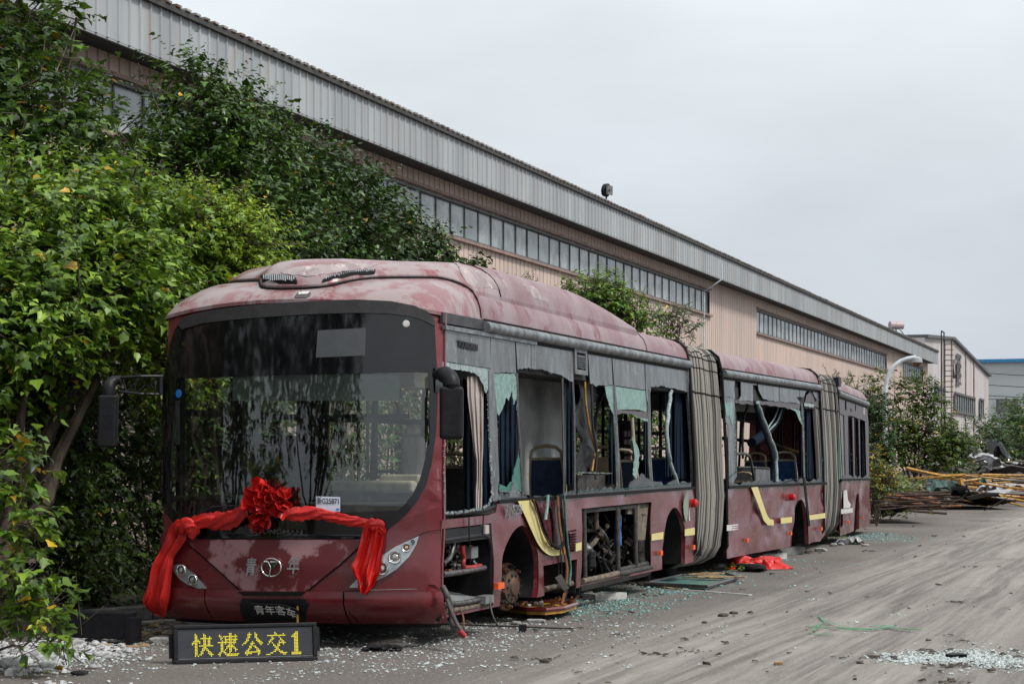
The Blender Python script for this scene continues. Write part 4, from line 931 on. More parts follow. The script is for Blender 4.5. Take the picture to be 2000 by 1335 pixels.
fairing_panel('bare_primer_patch', jagline([(1026, 552), (1050, 560), (1068, 575), (1082, 592), (1060, 590), (1043, 573)], 6, 4, 5), M['roofpeel'], .004, .003)
# black rim gap under the fairing and roof seams
mb = MB(); pts = []
for t in [.08 + (BW - .16) * i / 60 for i in range(61)]: s = rim_s(t) - .008; pts.append(S1(s, t, nosez(s, t) + .006))
mb.tube(pts, .013, 6); mb.build('fairing_seam', M['seam'], bus)
mb = MB(); mb.tube([S1(1.2, d - .002, z + .004) for d, z in roofsec(3.235)[:6]], .008, 5); mb.build('roof_seam', M['seam'], bus)
r = .1315; mb = MB(); mb.tube([S1(rim_s(t) + (7.7 - rim_s(t)) * r, t, nosez(rim_s(t) + (7.7 - rim_s(t)) * r, t) + hump_z(rim_s(t) + (7.7 - rim_s(t)) * r, t) + .001) for t in tsh], .009, 5); mb.build('fairing_joint', M['seam'], bus)
mb = MB(); mb.tube([S1(7.9, d, z + .003) for d, z in roofsec(3.145)[:8]], .006, 5); mb.build('roof_seam', M['seam'], bus)
# scorch and chipped paint in the middle of the nose
t_, z_ = 0, 0
def nosepatch(name, pts, mat, off=.004):
    def inv(px, py):
        rx = (px - 1000) / FPX; rz = (HZ - py) / FPX; Y = 18.4
        while Y < 22:
            x, y = rx * Y - S1.x, Y - S1.y; s = x * S1.sn + y * S1.cs; t = -x * S1.cs + y * S1.sn
            if 0.01 < t < BW - .01 and s > fs_s(t, 2.8) + .004 and CH + rz * Y <= nosez(s, t): return s, t
            Y += .004
        return s, t
    mb = MB(); panel_mb(mb, [inv(*p) for p in pts], lambda s, t, h: S1(s, t, nosez(s, t) + off - h), .003, (), .06, .06); return mb.build(name, mat, bus, smooth=40)
nosepatch('scorch_mark', jagline([(582, 571), (606, 569), (608, 575), (600, 581), (590, 585), (577, 586), (575, 580)], 3, 3, 8), M['greydark'])
nosepatch('chipped_paint', jagline([(584, 571.5), (606, 570), (603, 574), (592, 575), (583, 576)], 3, 2, 9), M['whitefilm'], .008)
# gutter tubes under the roof edge
for F, a, b in ((S1, S1.px(945, 640)[0], L1), (S2, .1, LM), (S3, 0.05, LR)):
    mb = MB(); mb.tube([F(a + (b - a) * i / 12, -.012, ZE - .072) for i in range(13)], .052, 10); mb.build('gutter_rail', M['gutter'], bus, smooth=40)
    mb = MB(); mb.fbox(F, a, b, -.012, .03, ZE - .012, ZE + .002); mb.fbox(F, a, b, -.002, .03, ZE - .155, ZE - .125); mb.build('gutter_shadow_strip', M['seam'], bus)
mb = MB(); mb.fbox(S1, .10, S1.px(947, 640)[0], .0, .03, ZE - .10, ZE - .01); mb.build('window_head_trim', M['brow'], bus)
mb = MB(); mb.fbox(S1, .12, 3.0, -.02, .012, ZE - .155, ZE - .125); mb.build('window_head_rail', M['gutter'], bus)

# ---------------- upper tinted panes with ragged lower edges (pixels on the side plane)
def pane(F, pts, mat='grey', d=0.004, th=.012, name='window_pane', **k): return sidepanel(name, F, pts, M[mat], bus, d0=d, thick=th, gu=.5, gv=.5, **k)
pane(S1, [(869, 634), (956.5, 648.5), (959, 719), (868, 705)])
pane(S1, [(958, 648.7), (1005.2, 657), (1008.3, 735)] + jagline([(1008, 728), (990, 727), (964, 728)], 4, 2, 1) + [(970, 801), (975, 936), (972, 960), (980, 978), (962, 978), (958, 902), (954.6, 790), (954, 722), (959, 719.5)])
pane(S1, [(1007, 657.5), (1036.5, 662.5), (1037, 719)] + jagline([(1037, 719), (1024, 719), (1011, 722)], 4, 4, 2))
pane(S1, [(1037.6, 663), (1119, 677), (1120, 745)] + jagline([(1118, 745), (1113, 743), (1106, 740), (1101, 734), (1087, 730), (1076, 729), (1069, 725), (1056, 721), (1038, 719)], 4, 4, 3))
pane(S1, [(1148, 681.5), (1193.5, 689.5), (1197, 752)] + jagline([(1198, 752), (1180, 753), (1165, 753), (1153, 749)], 4, 4, 4))
pane(S1, [(1195, 690), (1258.5, 701), (1260, 761), (1200, 752)])
pane(S1, [(1260, 701), (1343, 715.5), (1345, 765)] + jagline([(1340, 764), (1322, 760), (1310, 758), (1290, 754), (1272, 755)], 4, 4, 5) + [(1266, 790), (1262, 770)])
# jagged whitish-teal fringes and remnants
pane(S1, jagline([(868, 706), (905, 711), (959, 719.5), (958, 745), (950, 768), (944, 752), (936, 735), (925, 728), (900, 722), (876, 722), (868, 718)], 4, 3, 6), 'frost', d=.010, th=.006, name='broken_glass')
pane(S1, jagline([(963.5, 729), (1008, 729), (1011, 812), (1010, 775), (1004, 790), (1000, 764), (994, 782), (988, 775), (982, 800), (975, 812), (971, 805)], 4, 3, 7), 'teal', d=.012, th=.006, name='broken_glass')
pane(S1, jagline([(1014, 884), (1017, 930), (1018, 958), (975, 960), (976, 945), (990, 950), (1000, 938), (1006, 912)], 4, 3, 8), 'tealdark', d=.012, th=.006, name='broken_glass')
pane(S1, jagline([(1181, 753), (1198, 753), (1201, 835), (1199, 812), (1190, 790), (1184, 768)], 4, 2, 9), 'teal', d=.012, th=.006, name='broken_glass')
pane(S1, [(1202, 754), (1262, 763), (1263, 802)] + jagline([(1262, 804), (1250, 800), (1232, 799), (1206, 800)], 5, 1, 10), 'teal', d=.012, th=.006, name='broken_glass')
pane(S1, [(1204, 800), (1264, 804)] + jagline([(1265, 817), (1250, 814), (1240, 809), (1222, 807), (1206, 810)], 4, 3, 11), 'greydark', d=.010, name='window_film')
pane(S1, jagline([(1236, 808), (1265, 814), (1266, 823), (1256, 820), (1244, 815)], 3, 2, 12), 'teal', d=.014, th=.005, name='broken_glass')
pane(S1, jagline([(1234, 850), (1240, 860), (1249, 880), (1247, 915), (1243, 935), (1236, 925), (1240, 890)], 4, 3, 30), 'teal', d=.014, th=.005, name='broken_glass')
# posts between the side windows
def post(F, pts, w=.03, mat='greydark', d=.02, name='window_post'):
    P = [F(*((lambda q: (q[0], d, q[1]))(F.px(x, y, d)))) for x, y in pts]
    mb = MB(); mb.tube(lin(P, 10), w, 6, flat=.6, up=F.out()); return mb.build(name, M[mat], bus, smooth=50)
def jagtrim(F, pts, seed, w=.010, mat='frost', d=-.004, name='glass_crumb_edge'):
    rnd = random.Random(seed); mb = MB(); P = [F(*((lambda q: (q[0], d, q[1]))(F.px(x, y, d)))) for x, y in pts]
    Q = lin(P, max(8, int(sum((b - a).length for a, b in zip(P, P[1:])) / .022)))
    for p in Q:
        if rnd.random() < .2: continue
        c = p + Vector((rnd.uniform(-1, 1), rnd.uniform(-1, 1), rnd.uniform(-1, 1))) * w * .5; s = w * rnd.uniform(.5, 1.15)
        mb.box(c, (s * .7, s * .6, s), (Vector((1, rnd.random() * .6, 0)).normalized(), Vector((-.4, 1, 0)).normalized(), Vector((rnd.random() * .5, 0, 1)).normalized()))
    return mb.build(name, M[mat], bus)
post(S1, [(1009, 728), (1011, 812), (1017, 895), (1020, 972)], .022)
post(S1, [(1118, 745), (1121, 800), (1122, 880), (1122, 965)], .022)
post(S1, [(1098, 737), (1100, 850), (1101, 965)], .016)
post(S1, [(1197, 752), (1199, 800), (1204, 880), (1206, 955)], .05, 'grey')
post(S1, [(1265, 760), (1267, 830), (1268, 900), (1272, 955)], .045, 'grey')
post(S1, [(1341, 716), (1347, 800), (1355, 951)], .05, 'grey')
post(S1, [(1155, 750), (1157, 830), (1166, 880), (1163, 935)], .02, 'black')
post(S1, [(865, 706), (866, 850), (868, 1003)], .022, 'gutter')
post(S1, [(867, 1004), (900, 1001), (945, 997), (968, 988)], .02, 'black')
for i, (pts, m) in enumerate((([(958, 850), (958, 905), (961, 965), (955, 985), (940, 992), (905, 999), (870, 1002)], 'frost'), ([(867, 740), (866, 850), (868, 1000)], 'frost'), ([(951, 770), (955, 850), (957, 905)], 'frost'), ([(1100, 740), (1101, 850), (1102, 960)], 'teal'), ([(1120, 755), (1121, 850), (1122, 950)], 'teal'),
      ([(1012, 812), (1014, 880)], 'teal'), ([(1200, 830), (1203, 900), (1204, 935)], 'teal'), ([(1268, 830), (1267, 900), (1272, 945)], 'frost'), ([(1342, 770), (1346, 840), (1350, 930)], 'teal'), ([(975, 958), (1015, 962)], 'frost'), ([(1120, 960), (1160, 957), (1200, 955)], 'teal'), ([(1130, 922), (1195, 924)], 'frost'), ([(1205, 955), (1345, 943)], 'teal'), ([(1272, 756), (1300, 757), (1338, 764)], 'black'), ([(1011, 722), (1056, 722), (1098, 735)], 'black'))):
    jagtrim(S1, pts, i, w=.012 if i < 1 else .006, mat={'teal': 'crumbteal', 'frost': 'crumbfrost'}.get(m, m))
# dirty strip of remnants above the belt line
def low(F, x0, x1, fy, h, seed, mat='lower', n=14):
    rnd = random.Random(seed); up = [(x0 + (x1 - x0) * i / n, fy(x0 + (x1 - x0) * i / n) - h * rnd.uniform(.35, 1.25)) for i in range(n + 1)]
    return pane(F, [(x0, fy(x0)), (x1, fy(x1))] + list(reversed(up)), mat, d=.006, name='window_remnant')
low(S1, 975, 1022, yt, 22, 1); low(S1, 1022, 1100, yt, 8, 2); low(S1, 1100, 1205, yt, 15, 3, n=22); low(S1, 1205, 1350, yt, 17, 4, n=30)
pane(S1, jagline([(1222, 968), (1232, 942), (1248, 932), (1254, 925), (1268, 934), (1275, 955), (1285, 962)], 4, 4, 21), 'lower', d=.0, name='window_remnant')
pane(S1, jagline([(994, 972), (1004, 941), (1016, 970)], 4, 1, 22), 'grey', d=-.002, name='window_remnant')
mb = MB(); l0 = S1.px(973, 981)[0]; z0 = S1.px(973, 981)[1]; z1 = S1.px(1357, yt(1357))[1]
mb.add([S1(l0, -.012, z0 - .01), S1(L1, -.012, z1 - .01), S1(L1, -.012, z1 + .025), S1(l0, -.012, z0 + .025), S1(l0, .02, z0 - .01), S1(L1, .02, z1 - .01), S1(L1, .02, z1 + .025), S1(l0, .02, z0 + .025)], [(0, 1, 2, 3), (0, 1, 5, 4), (2, 3, 7, 6), (4, 5, 6, 7), (0, 3, 7, 4)])
mb.build('belt_moulding', M['seam'], bus)
# air grille between the panes
l0, z1 = S1.px(1120.5, 680); l1, z0 = S1.px(1146.5, 733)
mb = MB(); mb.fbox(S1, l0, l0 + .07, -.012, .02, z0, z1); mb.fbox(S1, l1 - .07, l1, -.012, .02, z0, z1); mb.fbox(S1, l0 + .07, l1 - .07, -.012, .02, z1 - .035, z1); mb.fbox(S1, l0 + .07, l1 - .07, -.012, .02, z0, z0 + .05)
ag = mb.build('air_grille', M['greyplastic'], bus)
mb = MB()
for k in range(6): zz = z0 + .07 + (z1 - z0 - .13) * k / 6; mb.add([S1(l0 + .07, -.010, zz), S1(l1 - .07, -.010, zz), S1(l1 - .07, .04, zz + .05), S1(l0 + .07, .04, zz + .05)], [(0, 1, 2, 3)])
mb.build('slats', M['gutter'], ag)
# mid and rear sections
def ytm(x): return 730 + .147 * (x - 1420)
hole1 = [(1436, 736), (1443, 732), (1447, 745), (1448, 772), (1444, 780), (1436, 780), (1434, 760)]
hole2 = [(1479, 773), (1483, 766), (1488, 774), (1488, 781), (1479, 781)]
pane(S2, [(1409, 728.5), (1478, 738.5), (1478, 752)] + jagline([(1471, 752), (1471, 784), (1459, 782)], 4, 3, 31) + jagline([(1450, 783), (1434, 778), (1409, 773)], 4, 3, 32), holes=[hole1])
pane(S2, [(1479, 739), (1521, 745), (1522, 784)] + jagline([(1522, 785), (1506, 782), (1490, 778)], 4, 3, 33) + [(1482, 762)])
pane(S2, [(1522, 745.2), (1560.5, 751), (1561, 775), (1556, 775), (1563, 787)] + jagline([(1562, 787), (1540, 786), (1523, 784)], 4, 3, 34))
pane(S2, [(1561.5, 751), (1600, 757), (1601, 783)] + jagline([(1600, 784), (1592, 775), (1584, 762), (1578, 757), (1573, 768), (1567, 776), (1562, 774)], 3, 3, 35))
pane(S2, [(1410, 773), (1434, 778), (1436, 800), (1438, 850), (1439, 930), (1430, 945), (1424, 940)] + [(1422, 830), (1414, 818)], 'grey')
pane(S2, jagline([(1416, 786), (1431, 784), (1433, 815), (1430, 830), (1425, 812), (1419, 814)], 3, 2, 36), 'teal', d=-.002, th=.005, name='broken_glass')
pane(S2, jagline([(1433, 779), (1460, 783), (1500, 783), (1563, 788), (1562, 800), (1540, 797), (1500, 791), (1470, 790), (1437, 787)], 5, 3, 37), 'greydark', d=.016, th=.004, name='window_film')
pane(S2, jagline([(1542, 797), (1562, 800), (1567, 830), (1560, 818), (1554, 803)], 3, 2, 38), 'teal', d=.012, th=.005, name='broken_glass')
pane(S2, jagline([(1583, 764), (1590, 775), (1592, 788), (1572, 785), (1575, 772)], 3, 2, 39), 'greydark', d=.02, th=.004, name='window_film')
pane(S2, jagline([(1571, 785), (1592, 789), (1588, 796), (1571, 792)], 3, 2, 40), 'frost', d=.03, th=.004, name='broken_glass')
hullbox(S2, .2, LM - .4, .9, .93, 2.35, 2.66, 'white_lining', M['white'])
post(S2, [(1565, 788), (1568, 850), (1570, 930), (1573, 946)], .035, 'grey'); post(S2, [(1602, 783), (1607, 850), (1611, 944)], .05, 'grey')
jagtrim(S2, [(1437, 800), (1439, 920), (1425, 932)], 50, .009, 'crumbteal'); jagtrim(S2, [(1569, 800), (1571, 930)], 51, .008, 'crumbfrost'); jagtrim(S2, [(1604, 800), (1606, 900), (1603, 930)], 52, .009, 'crumbteal')
low(S2, 1424, 1612, yt2, 12, 6, n=34)
mb = MB(); l0, z0 = S2.px(1420, yt2(1420)); l1, z1 = S2.px(1612, yt2(1612)); mb.add([S2(l0, -.03, z0 - .01), S2(l1, -.03, z1 - .01), S2(l1, -.03, z1 + .03), S2(l0, -.03, z0 + .03), S2(l0, .02, z0 - .01), S2(l1, .02, z1 - .01), S2(l1, .02, z1 + .03), S2(l0, .02, z0 + .03)], [(0, 1, 2, 3), (0, 1, 5, 4), (2, 3, 7, 6), (4, 5, 6, 7)]); mb.build('belt_moulding', M['seam'], bus)
mb = MB(); l0, z0 = S3.px(1641, 937.7); l1, z1 = S3.px(1700, 936); mb.add([S3(l0, -.03, z0 - .01), S3(l1, -.03, z1 - .01), S3(l1, -.03, z1 + .03), S3(l0, -.03, z0 + .03), S3(l0, .02, z0 - .01), S3(l1, .02, z1 - .01), S3(l1, .02, z1 + .03), S3(l0, .02, z0 + .03)], [(0, 1, 2, 3), (0, 1, 5, 4), (2, 3, 7, 6), (4, 5, 6, 7)]); mb.build('belt_moulding', M['seam'], bus)
pane(S3, [(1632, 766), (1693, 789), (1696, 824)] + jagline([(1696, 824), (1680, 818), (1662, 812), (1648, 810), (1634, 806)], 4, 2, 41), 'greydark', holes=[[(1650, 774), (1653, 774.5), (1653.5, 801), (1650.5, 800)], [(1661, 797), (1663, 797), (1663.5, 803), (1661, 803)], [(1670, 788), (1671.5, 786), (1672, 803), (1670, 802)]])
low(S3, 1643, 1699, lambda x: 937.5, 13, 7, n=14)
for k, (a, b) in enumerate(((1636, 1640), (1649, 1656), (1665, 1668), (1677, 1679), (1690, 1696))):
    pane(S3, [(a, 806 + (a - 1634) * .28), (b, 806 + (b - 1634) * .28), (b + 2, 937), (a + 3, 937)], 'greydark' if k else 'tealdark', name='window_post')
pane(S3, [(1640, 808), (1651, 811), (1656, 930), (1644, 930)], 'sideglass', d=.02, th=.006, name='window_glass')
# a look at the lettering remains on the first pane and rear number
l, z = S1.px(913, 676); text_mesh('worn_lettering', 'YOUNGMAN', .085, S1(l, -.006, z), (S1.along() + Vector((0, 0, -.02))), (0, 0, 1), M['ink'], bus, extrude=.003, offset=.003, bend=lambda q: Vector((q.x * 1.12, q.y, q.z)))
l, z = S3.px(1687, 803); text_mesh('rear_number', '1202', .20, S3(l, -.006, z), S3.along(), (0, 0, 1), M['whitefilm'], bus, extrude=.003)

# ---------------- bellows
def bellows(name, Fa, la, Fb, lb_, nf, amp, zbot, seedv):
    A = lambda d, z: Fa(la, d, z); Bq = lambda d, z: Fb(lb_, d, z)
    prof = []
    for d, z in [(.55, zbot - .02), (.30, zbot), (.14, zbot + .09), (.055, zbot + .24), (.02, zbot + .5), (.0, 1.1), (0, 1.7), (.0, 2.2), (.01, 2.45), (.012, 2.62), (.02, 2.78), (.03, 2.92), (.06, 3.0), (.13, 3.07), (.3, 3.11), (.6, 3.125), (BW / 2, 3.13)]: prof.append((d, z))
    full = prof + [(BW - d, z) for d, z in reversed(prof[:-1])]
    NI = nf * 10; P = []
    for i in range(NI + 1):
        f = i / NI; o = amp * (abs(math.sin(math.pi * (i / 10.0 + .15 * noise.noise(Vector((i * .07, 0, seedv)))))) ** .4 * (.8 + .8 * noise.noise(Vector((i // 10 * 3.3, 1, seedv)))) - .85) + .02 * math.sin(f * 17 + seedv)
        row = []
        for k, (d, z) in enumerate(full):
            a, b = A(d, z), Bq(d, z); p = a.lerp(b, f)
            bulge = .10 * math.sin(math.pi * f)
            wob = .014 * noise.noise(Vector((f * 9, z * 1.6, seedv))) ; lean = .06 * math.sin(math.pi * f) * noise.noise(Vector((z * .9, f * 3, seedv + 4)))
            outv = (Fa.out() * 1.0 if d < BW / 2 else -Fa.out())
            if z > 2.97: outv = (outv * max(0, (.5 - min(d, BW - d)) * 1.5) + Vector((0, 0, 1)) * .8)
            row.append(p + outv * (o + wob + 0) + Fa.along() * lean)
        P.append(row)
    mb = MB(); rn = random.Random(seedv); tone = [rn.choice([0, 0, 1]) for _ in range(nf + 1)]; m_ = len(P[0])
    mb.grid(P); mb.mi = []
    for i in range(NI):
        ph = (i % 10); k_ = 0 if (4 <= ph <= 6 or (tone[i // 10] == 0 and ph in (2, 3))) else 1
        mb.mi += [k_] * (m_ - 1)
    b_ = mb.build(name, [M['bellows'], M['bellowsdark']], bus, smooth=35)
    for zz in (2.48, 2.70, 2.86, 2.98):                    # stitched seams across the folds
        mb = MB(); j = min(range(len(prof)), key=lambda k: abs(prof[k][1] - zz))
        mb.tube([r[j] + Fa.out() * .006 for r in P[2:-2]], .010 if zz < 2.5 else .006, 4); mb.build('stitched_seam', M['seam'], b_)
    return b_
bellows('bellows', S1, L1 - .02, S2, .02, 23, .075, .17, 1.0)
bellows('bellows', S2, LM - .25, S3, .05, 15, .08, .18, 3.0)
for F, l in ((S1, L1 - .02), (S2, .0), (S2, LM), (S3, .02)):
    mb = MB(); mb.tube([F(l, d + .0, z) for d, z in [(.05, .3), (-.015, .4), (-.015, 1.5), (-.015, 2.8), (.03, 3.0), (.14, 3.09), (.6, 3.14)]], .02, 6); mb.build('bellows_frame', M['seam'], bus)
# lamp bracket on the last roof
l, z = S3.px(1634, 745); mb = MB(); mb.fbox(S3, l - .1, l + .35, -.05, .05, z - .08, z + .08); mb.build('roof_bracket', M['black'], bus)

# ================================================================== bus front
F_ = 'front'
WS_OUT = [(352, 628), (362, 622), (400, 614), (450, 606), (520, 600), (600, 597), (700, 595), (770, 599), (815, 607), (838, 617), (850, 632), (853, 700), (855, 780), (851, 850), (843, 905), (833, 945), (817, 975), (797, 999), (779, 1016), (756, 1034), (740, 1046), (706, 1051), (600, 1051), (480, 1051), (368, 1051), (352, 1035), (338, 1018), (326, 1003), (318, 985), (314.5, 950), (316, 850), (320, 740), (330, 680), (340, 645)]
SK = [(314.5, 1000), (313.5, 930), (316, 820), (320, 735), (330, 670), (343, 628), (352, 616)]
# red shell of the nose: everything between the roof nose and the bumper, with the windscreen opening
def frange(a, b, n): return [a + (b - a) * i / n for i in range(n + 1)]
top = [(t, browz(t)) for t in frange(0, BW, 26)]
outl = top + [(BW, z) for z in frange(2.84, .70, 12)[1:]] + [(t, .70) for t in frange(BW, 0, 26)[1:]] + [(0, z) for z in frange(.70, 2.84, 12)[1:-1]]
mb = MB(); panel_mb(mb, outl, lambda t, z, th: fmap(t, z, th + .02), .02, [[fpx(*p) for p in WS_OUT]], .08, .09)
mb.build('nose_shell', M['red'], bus, smooth=35)
# wrap from the front corner to the side: cheek
mb = MB(); P = [[S1(s, 0 if s > .1 else .0, z) for s in (.10, .17, .24)] for z in frange(.25, 2.85, 20)]
P = []
for z in frange(.26, 2.84, 24):
    s0 = fs_s(0, z) + .018; P.append([S1(s0 + .035 * k / 3, .0, z) for k in range(4)])
mb.shell(P, S1.out() * -.02); mb.build('corner_post', M['red'], bus, smooth=40)
# bumper, in three pieces
def bump_(t0, t1, z1a, name, bottom=.20):
    outl = [(t, z1a) for t in frange(t0, t1, 10)] + [(t1, z) for z in frange(z1a, bottom, 6)[1:]] + [(t, bottom) for t in frange(t1, t0, 10)[1:]] + [(t0, z) for z in frange(bottom, z1a, 6)[1:-1]]
    mb = MB(); panel_mb(mb, outl, lambda t, z, th: fmap(t, z, th - .012 - .02 * math.sin(math.pi * min(1, max(0, (z - .2) / .38)))), .03, (), .07, .06)
    return mb.build(name, M['redfront'], bus, smooth=40)
tR, zS = fpx(672, 1153); tL, _ = fpx(404, 1152)
zS = fpx(600, 1154)[1]
bump_(.0, tR - .006, zS, 'bumper_corner'); bump_(tR + .006, tL - .006, zS, 'bumper'); bump_(tL + .006, BW, zS, 'bumper_corner')
mb = MB(); panel_mb(mb, [(.02, .16), (BW - .02, .16), (BW - .02, .40), (.02, .40)], lambda t, z, th: fmap(t, z, th + .06), .02, (), .1, .1); mb.build('bumper_lip', M['black'], bus)
# lower front: hood panel with peeled paint, side wings, slot
frontpanel('front_panel', [(300, 1040), (352, 1035), (368, 1052), (706, 1052), (752, 1038), (780, 1016), (862, 990), (862, 1153), (300, 1153)], M['redfront'], bus, out=-.004, thick=.012)
frontpanel('hood_panel', [(365, 1052.5), (703, 1052.5), (702, 1066), (660, 1104), (598, 1153.5), (474, 1153.5), (420, 1104), (372, 1062)], M['hood'], bus, out=.014, thick=.018)
def frontline(name, pts, w, mat, out=.016, parent=None):
    P = [fpt(x, y, out) for x, y in pts]; Q = lin(P, max(6, int(sum((b - a).length for a, b in zip(P, P[1:])) / .06)))
    mb = MB(); mb.tube(Q, w, 5, flat=.5); return mb.build(name, M[mat], parent or bus, smooth=50)
frontline('panel_gap', [(704, 1066), (662, 1105), (599, 1155), (473, 1155), (419, 1106), (369, 1062)], .010, 'seam', .006)
frontline('panel_gap', [(672, 1153), (674, 1172), (683, 1194), (700, 1214)], .006, 'seam', .03)
frontline('panel_gap', [(405, 1152), (406, 1175), (412, 1196)], .006, 'seam', .03)
frontline('panel_gap', [(685, 1147), (700, 1130), (735, 1096), (772, 1068), (818, 1044), (836, 1037), (860, 1034)], .005, 'seam', .008)
frontline('panel_gap', [(315, 1152), (404, 1151)], .005, 'seam', .012); frontline('panel_gap', [(674, 1153), (725, 1152)], .005, 'seam', .012)
frontpanel('grille_slot', [(468, 1154), (600, 1154), (590, 1162), (480, 1162)], M['seam'], bus, out=.045, thick=.01)
frontline('crease_highlight', [(722, 1151), (760, 1150), (814, 1149)], .006, 'silver', .038)  # silver strip stands in for the highlight along the bumper crease
# windscreen surround, dark upper band, glass, brow, black lower strip
WS_IN = [(345, 740), (420, 737), (520, 733), (620, 731), (720, 728), (800, 726), (838, 727), (840, 760), (838, 850), (830, 900), (820, 935), (806, 965), (790, 985), (778, 996), (640, 1001), (480, 1002), (345, 1001), (335, 985), (334, 940), (338, 850)]
WS_MIDU = [(345, 740), (420, 737), (520, 733), (620, 731), (720, 728), (800, 726), (838, 727)]
frontpanel('windscreen_surround', WS_OUT, M['blackgloss'], bus, out=.010, thick=.012, holes=[WS_IN], g=.08)
frontpanel('windscreen', [(x + (3 if x > 600 else -3), y + (3 if y > 900 else -3)) for x, y in WS_IN], M['wshield'], bus, out=.0, thick=.006, g=.08)
frontpanel('brow', [(350, 634), (357, 622), (380, 613), (420, 605), (480, 597), (560, 591), (640, 587), (700, 585), (765, 588), (812, 597), (838, 609), (849, 626), (849, 637), (830, 626), (800, 617), (760, 612.5), (700, 611), (620, 613), (540, 618), (460, 624), (400, 631), (358, 643)], M['brow'], bus, out=.030, thick=.03, g=.06)
def lettering(body, cx, cy, size, mat, out=.03, name='lettering', sx=1, sy=1, extrude=.006, offset=.0, parent=None, shear=0, rot=0, flat=False):
    x, up, nn = fdir(cx, cy); up = Vector((0, 0, 1)) if flat else up; ca, sa = math.cos(rot), math.sin(rot)
    return text_mesh(name, body, size, fpt(cx, cy, out), x, up, M[mat], parent or bus, extrude=extrude, offset=offset, bend=lambda q: Vector(((q.x * sx + q.y * shear) * ca - q.y * sy * sa, (q.x * sx) * sa + q.y * sy * ca, q.z)))
lettering('YOUNGMAN', 542, 1038, .052, 'steel', name='nose_lettering', sx=1.62, extrude=.004, offset=.0015)
# emblem and chrome characters
x, up, nn = fdir(533, 1107); c = fpt(533, 1107, .034)
ring = [c + x * (.090 * math.cos(a)) + up * (.076 * math.sin(a)) for a in frange(0, 2 * math.pi, 40)]
mb = MB(); mb.tube(ring, .0075, 8); em = mb.build('emblem_ring', M['chrome'], bus, smooth=50)
def epoly(name, pts, mat, out=0.0, th=.008):
    mb = MB(); P = [c + x * a + up * b + nn * out for a, b in pts]; n = len(P)
    mb.add(P + [p + nn * th for p in P], [tuple(range(n)), tuple(range(n, 2 * n))] + [(i, (i + 1) % n, n + (i + 1) % n, n + i) for i in range(n)]); return mb.build(name, M[mat], em)
M['greenenamel'] = pm('dark_green_enamel', (.01, .05, .03), rough=.3)
epoly('emblem_stroke', [(-.062, .046), (-.024, .046), (-.002, .004), (-.006, -.078), (-.018, -.078), (-.014, -.015)], 'greenenamel')
epoly('emblem_stroke', [(.004, .044), (.060, .046), (.022, -.008)], 'greenenamel')
for pts in ([(-.064, .049), (-.026, .047), (-.002, .003), (-.006, -.035), (-.016, -.074)], [(-.004, .047), (.064, .049), (.024, -.010)]):
    mb = MB(); mb.tube([c + x * a + up * b + nn * .008 for a, b in pts], .005, 6); mb.build('emblem_bar', M['chrome'], em)
lettering('青', 494, 1108, .16, 'silver', flat=True, out=.040, name='chrome_character', sx=.62, shear=.15, offset=.003)
lettering('年', 577, 1105, .16, 'silver', flat=True, out=.050, name='chrome_character', sx=.72, shear=.15, offset=.0006)
# headlights
def headlight(out_, lamps, nm='headlight'):
    h = frontpanel(nm, out_, M['silver'], bus, out=.022, thick=.03, g=.07)
    for (cx, cy, r, m) in lamps:
        x, up, nn = fdir(cx, cy); c = fpt(cx, cy, .026)
        mb = MB(); mb.lathe(c, nn, [(r * .80, .0), (r * .82, .014), (r * 1.0, .017), (r * 1.10, .012), (r * 1.14, -.004)], 24, caps=False); bz = mb.build('bezel', M['chrome'], h, smooth=40)
        mb = MB(); mb.lathe(c, nn, [(r * .82, .0), (r * .62, .009), (r * .3, .015), (.001, .017)], 24); mb.build('lens', M[m], h, smooth=40)
        if r > .03:
            mb = MB(); mb.lathe(c, nn, [(r * .42, .012), (r * .36, .0185), (r * .2, .021), (.001, .022)], 18); mb.build('bulb_cover', M['lensclear'], h, smooth=40)
headlight([(818, 1045.8), (796, 1055.5), (772, 1067), (748, 1083), (733, 1094), (715, 1112), (700, 1127), (683, 1146), (700, 1146.5), (728, 1136.5), (752, 1125), (776, 1110), (800, 1085), (813, 1063)],
          [(771.5, 1088, .050, 'lensclear'), (746, 1109, .052, 'lens'), (793.5, 1069, .033, 'amber'), (806, 1057.5, .019, 'greenlens')])
headlight([(342.4, 1104), (348, 1101), (360, 1106), (375, 1117), (389, 1131), (398, 1141), (404, 1148), (389, 1148), (370, 1141), (354, 1130), (342.4, 1115)],
          [(359, 1112, .047, 'lens'), (381, 1131, .047, 'lens')])
# company plate under the nose, bent at its right end
x, up, nn = fdir(545, 1190); c = fpt(545, 1190, .075)
def platebend(q): return Vector((q.x, q.y - (.55 * max(0, q.x - .03) ** 1.45), q.z + .5 * max(0, q.x - .10) ** 1.6))
mb = MB(); Pg = []
for i in range(15):
    a = -.215 + .43 * i / 14; Pg.append([c + x * v.x + up * v.y + nn * v.z for v in (platebend(Vector((a, b, 0))) for b in (-.068, -.03, .03, .068))])
mb.shell(Pg, nn * -.006); pl = mb.build('company_plate', M['black'], bus, smooth=40)
text_mesh('plate_characters', '青年客车', .098, c + nn * .007, x, up, M['platetext'], pl, extrude=.0015, offset=.0003, bend=lambda q: platebend(Vector((q.x * .98 + .0, q.y * 1.05, q.z))))
frontpanel('plate_recess', [(478, 1168), (600, 1168), (606, 1180), (600, 1212), (484, 1212), (474, 1180)], M['black'], bus, out=.052, thick=.012)
mb = MB(); q = fpt(588, 1196, .085); mb.box(q, (.008, .01, .075)); mb.build('plate_bracket', M['yellowbar'], bus)
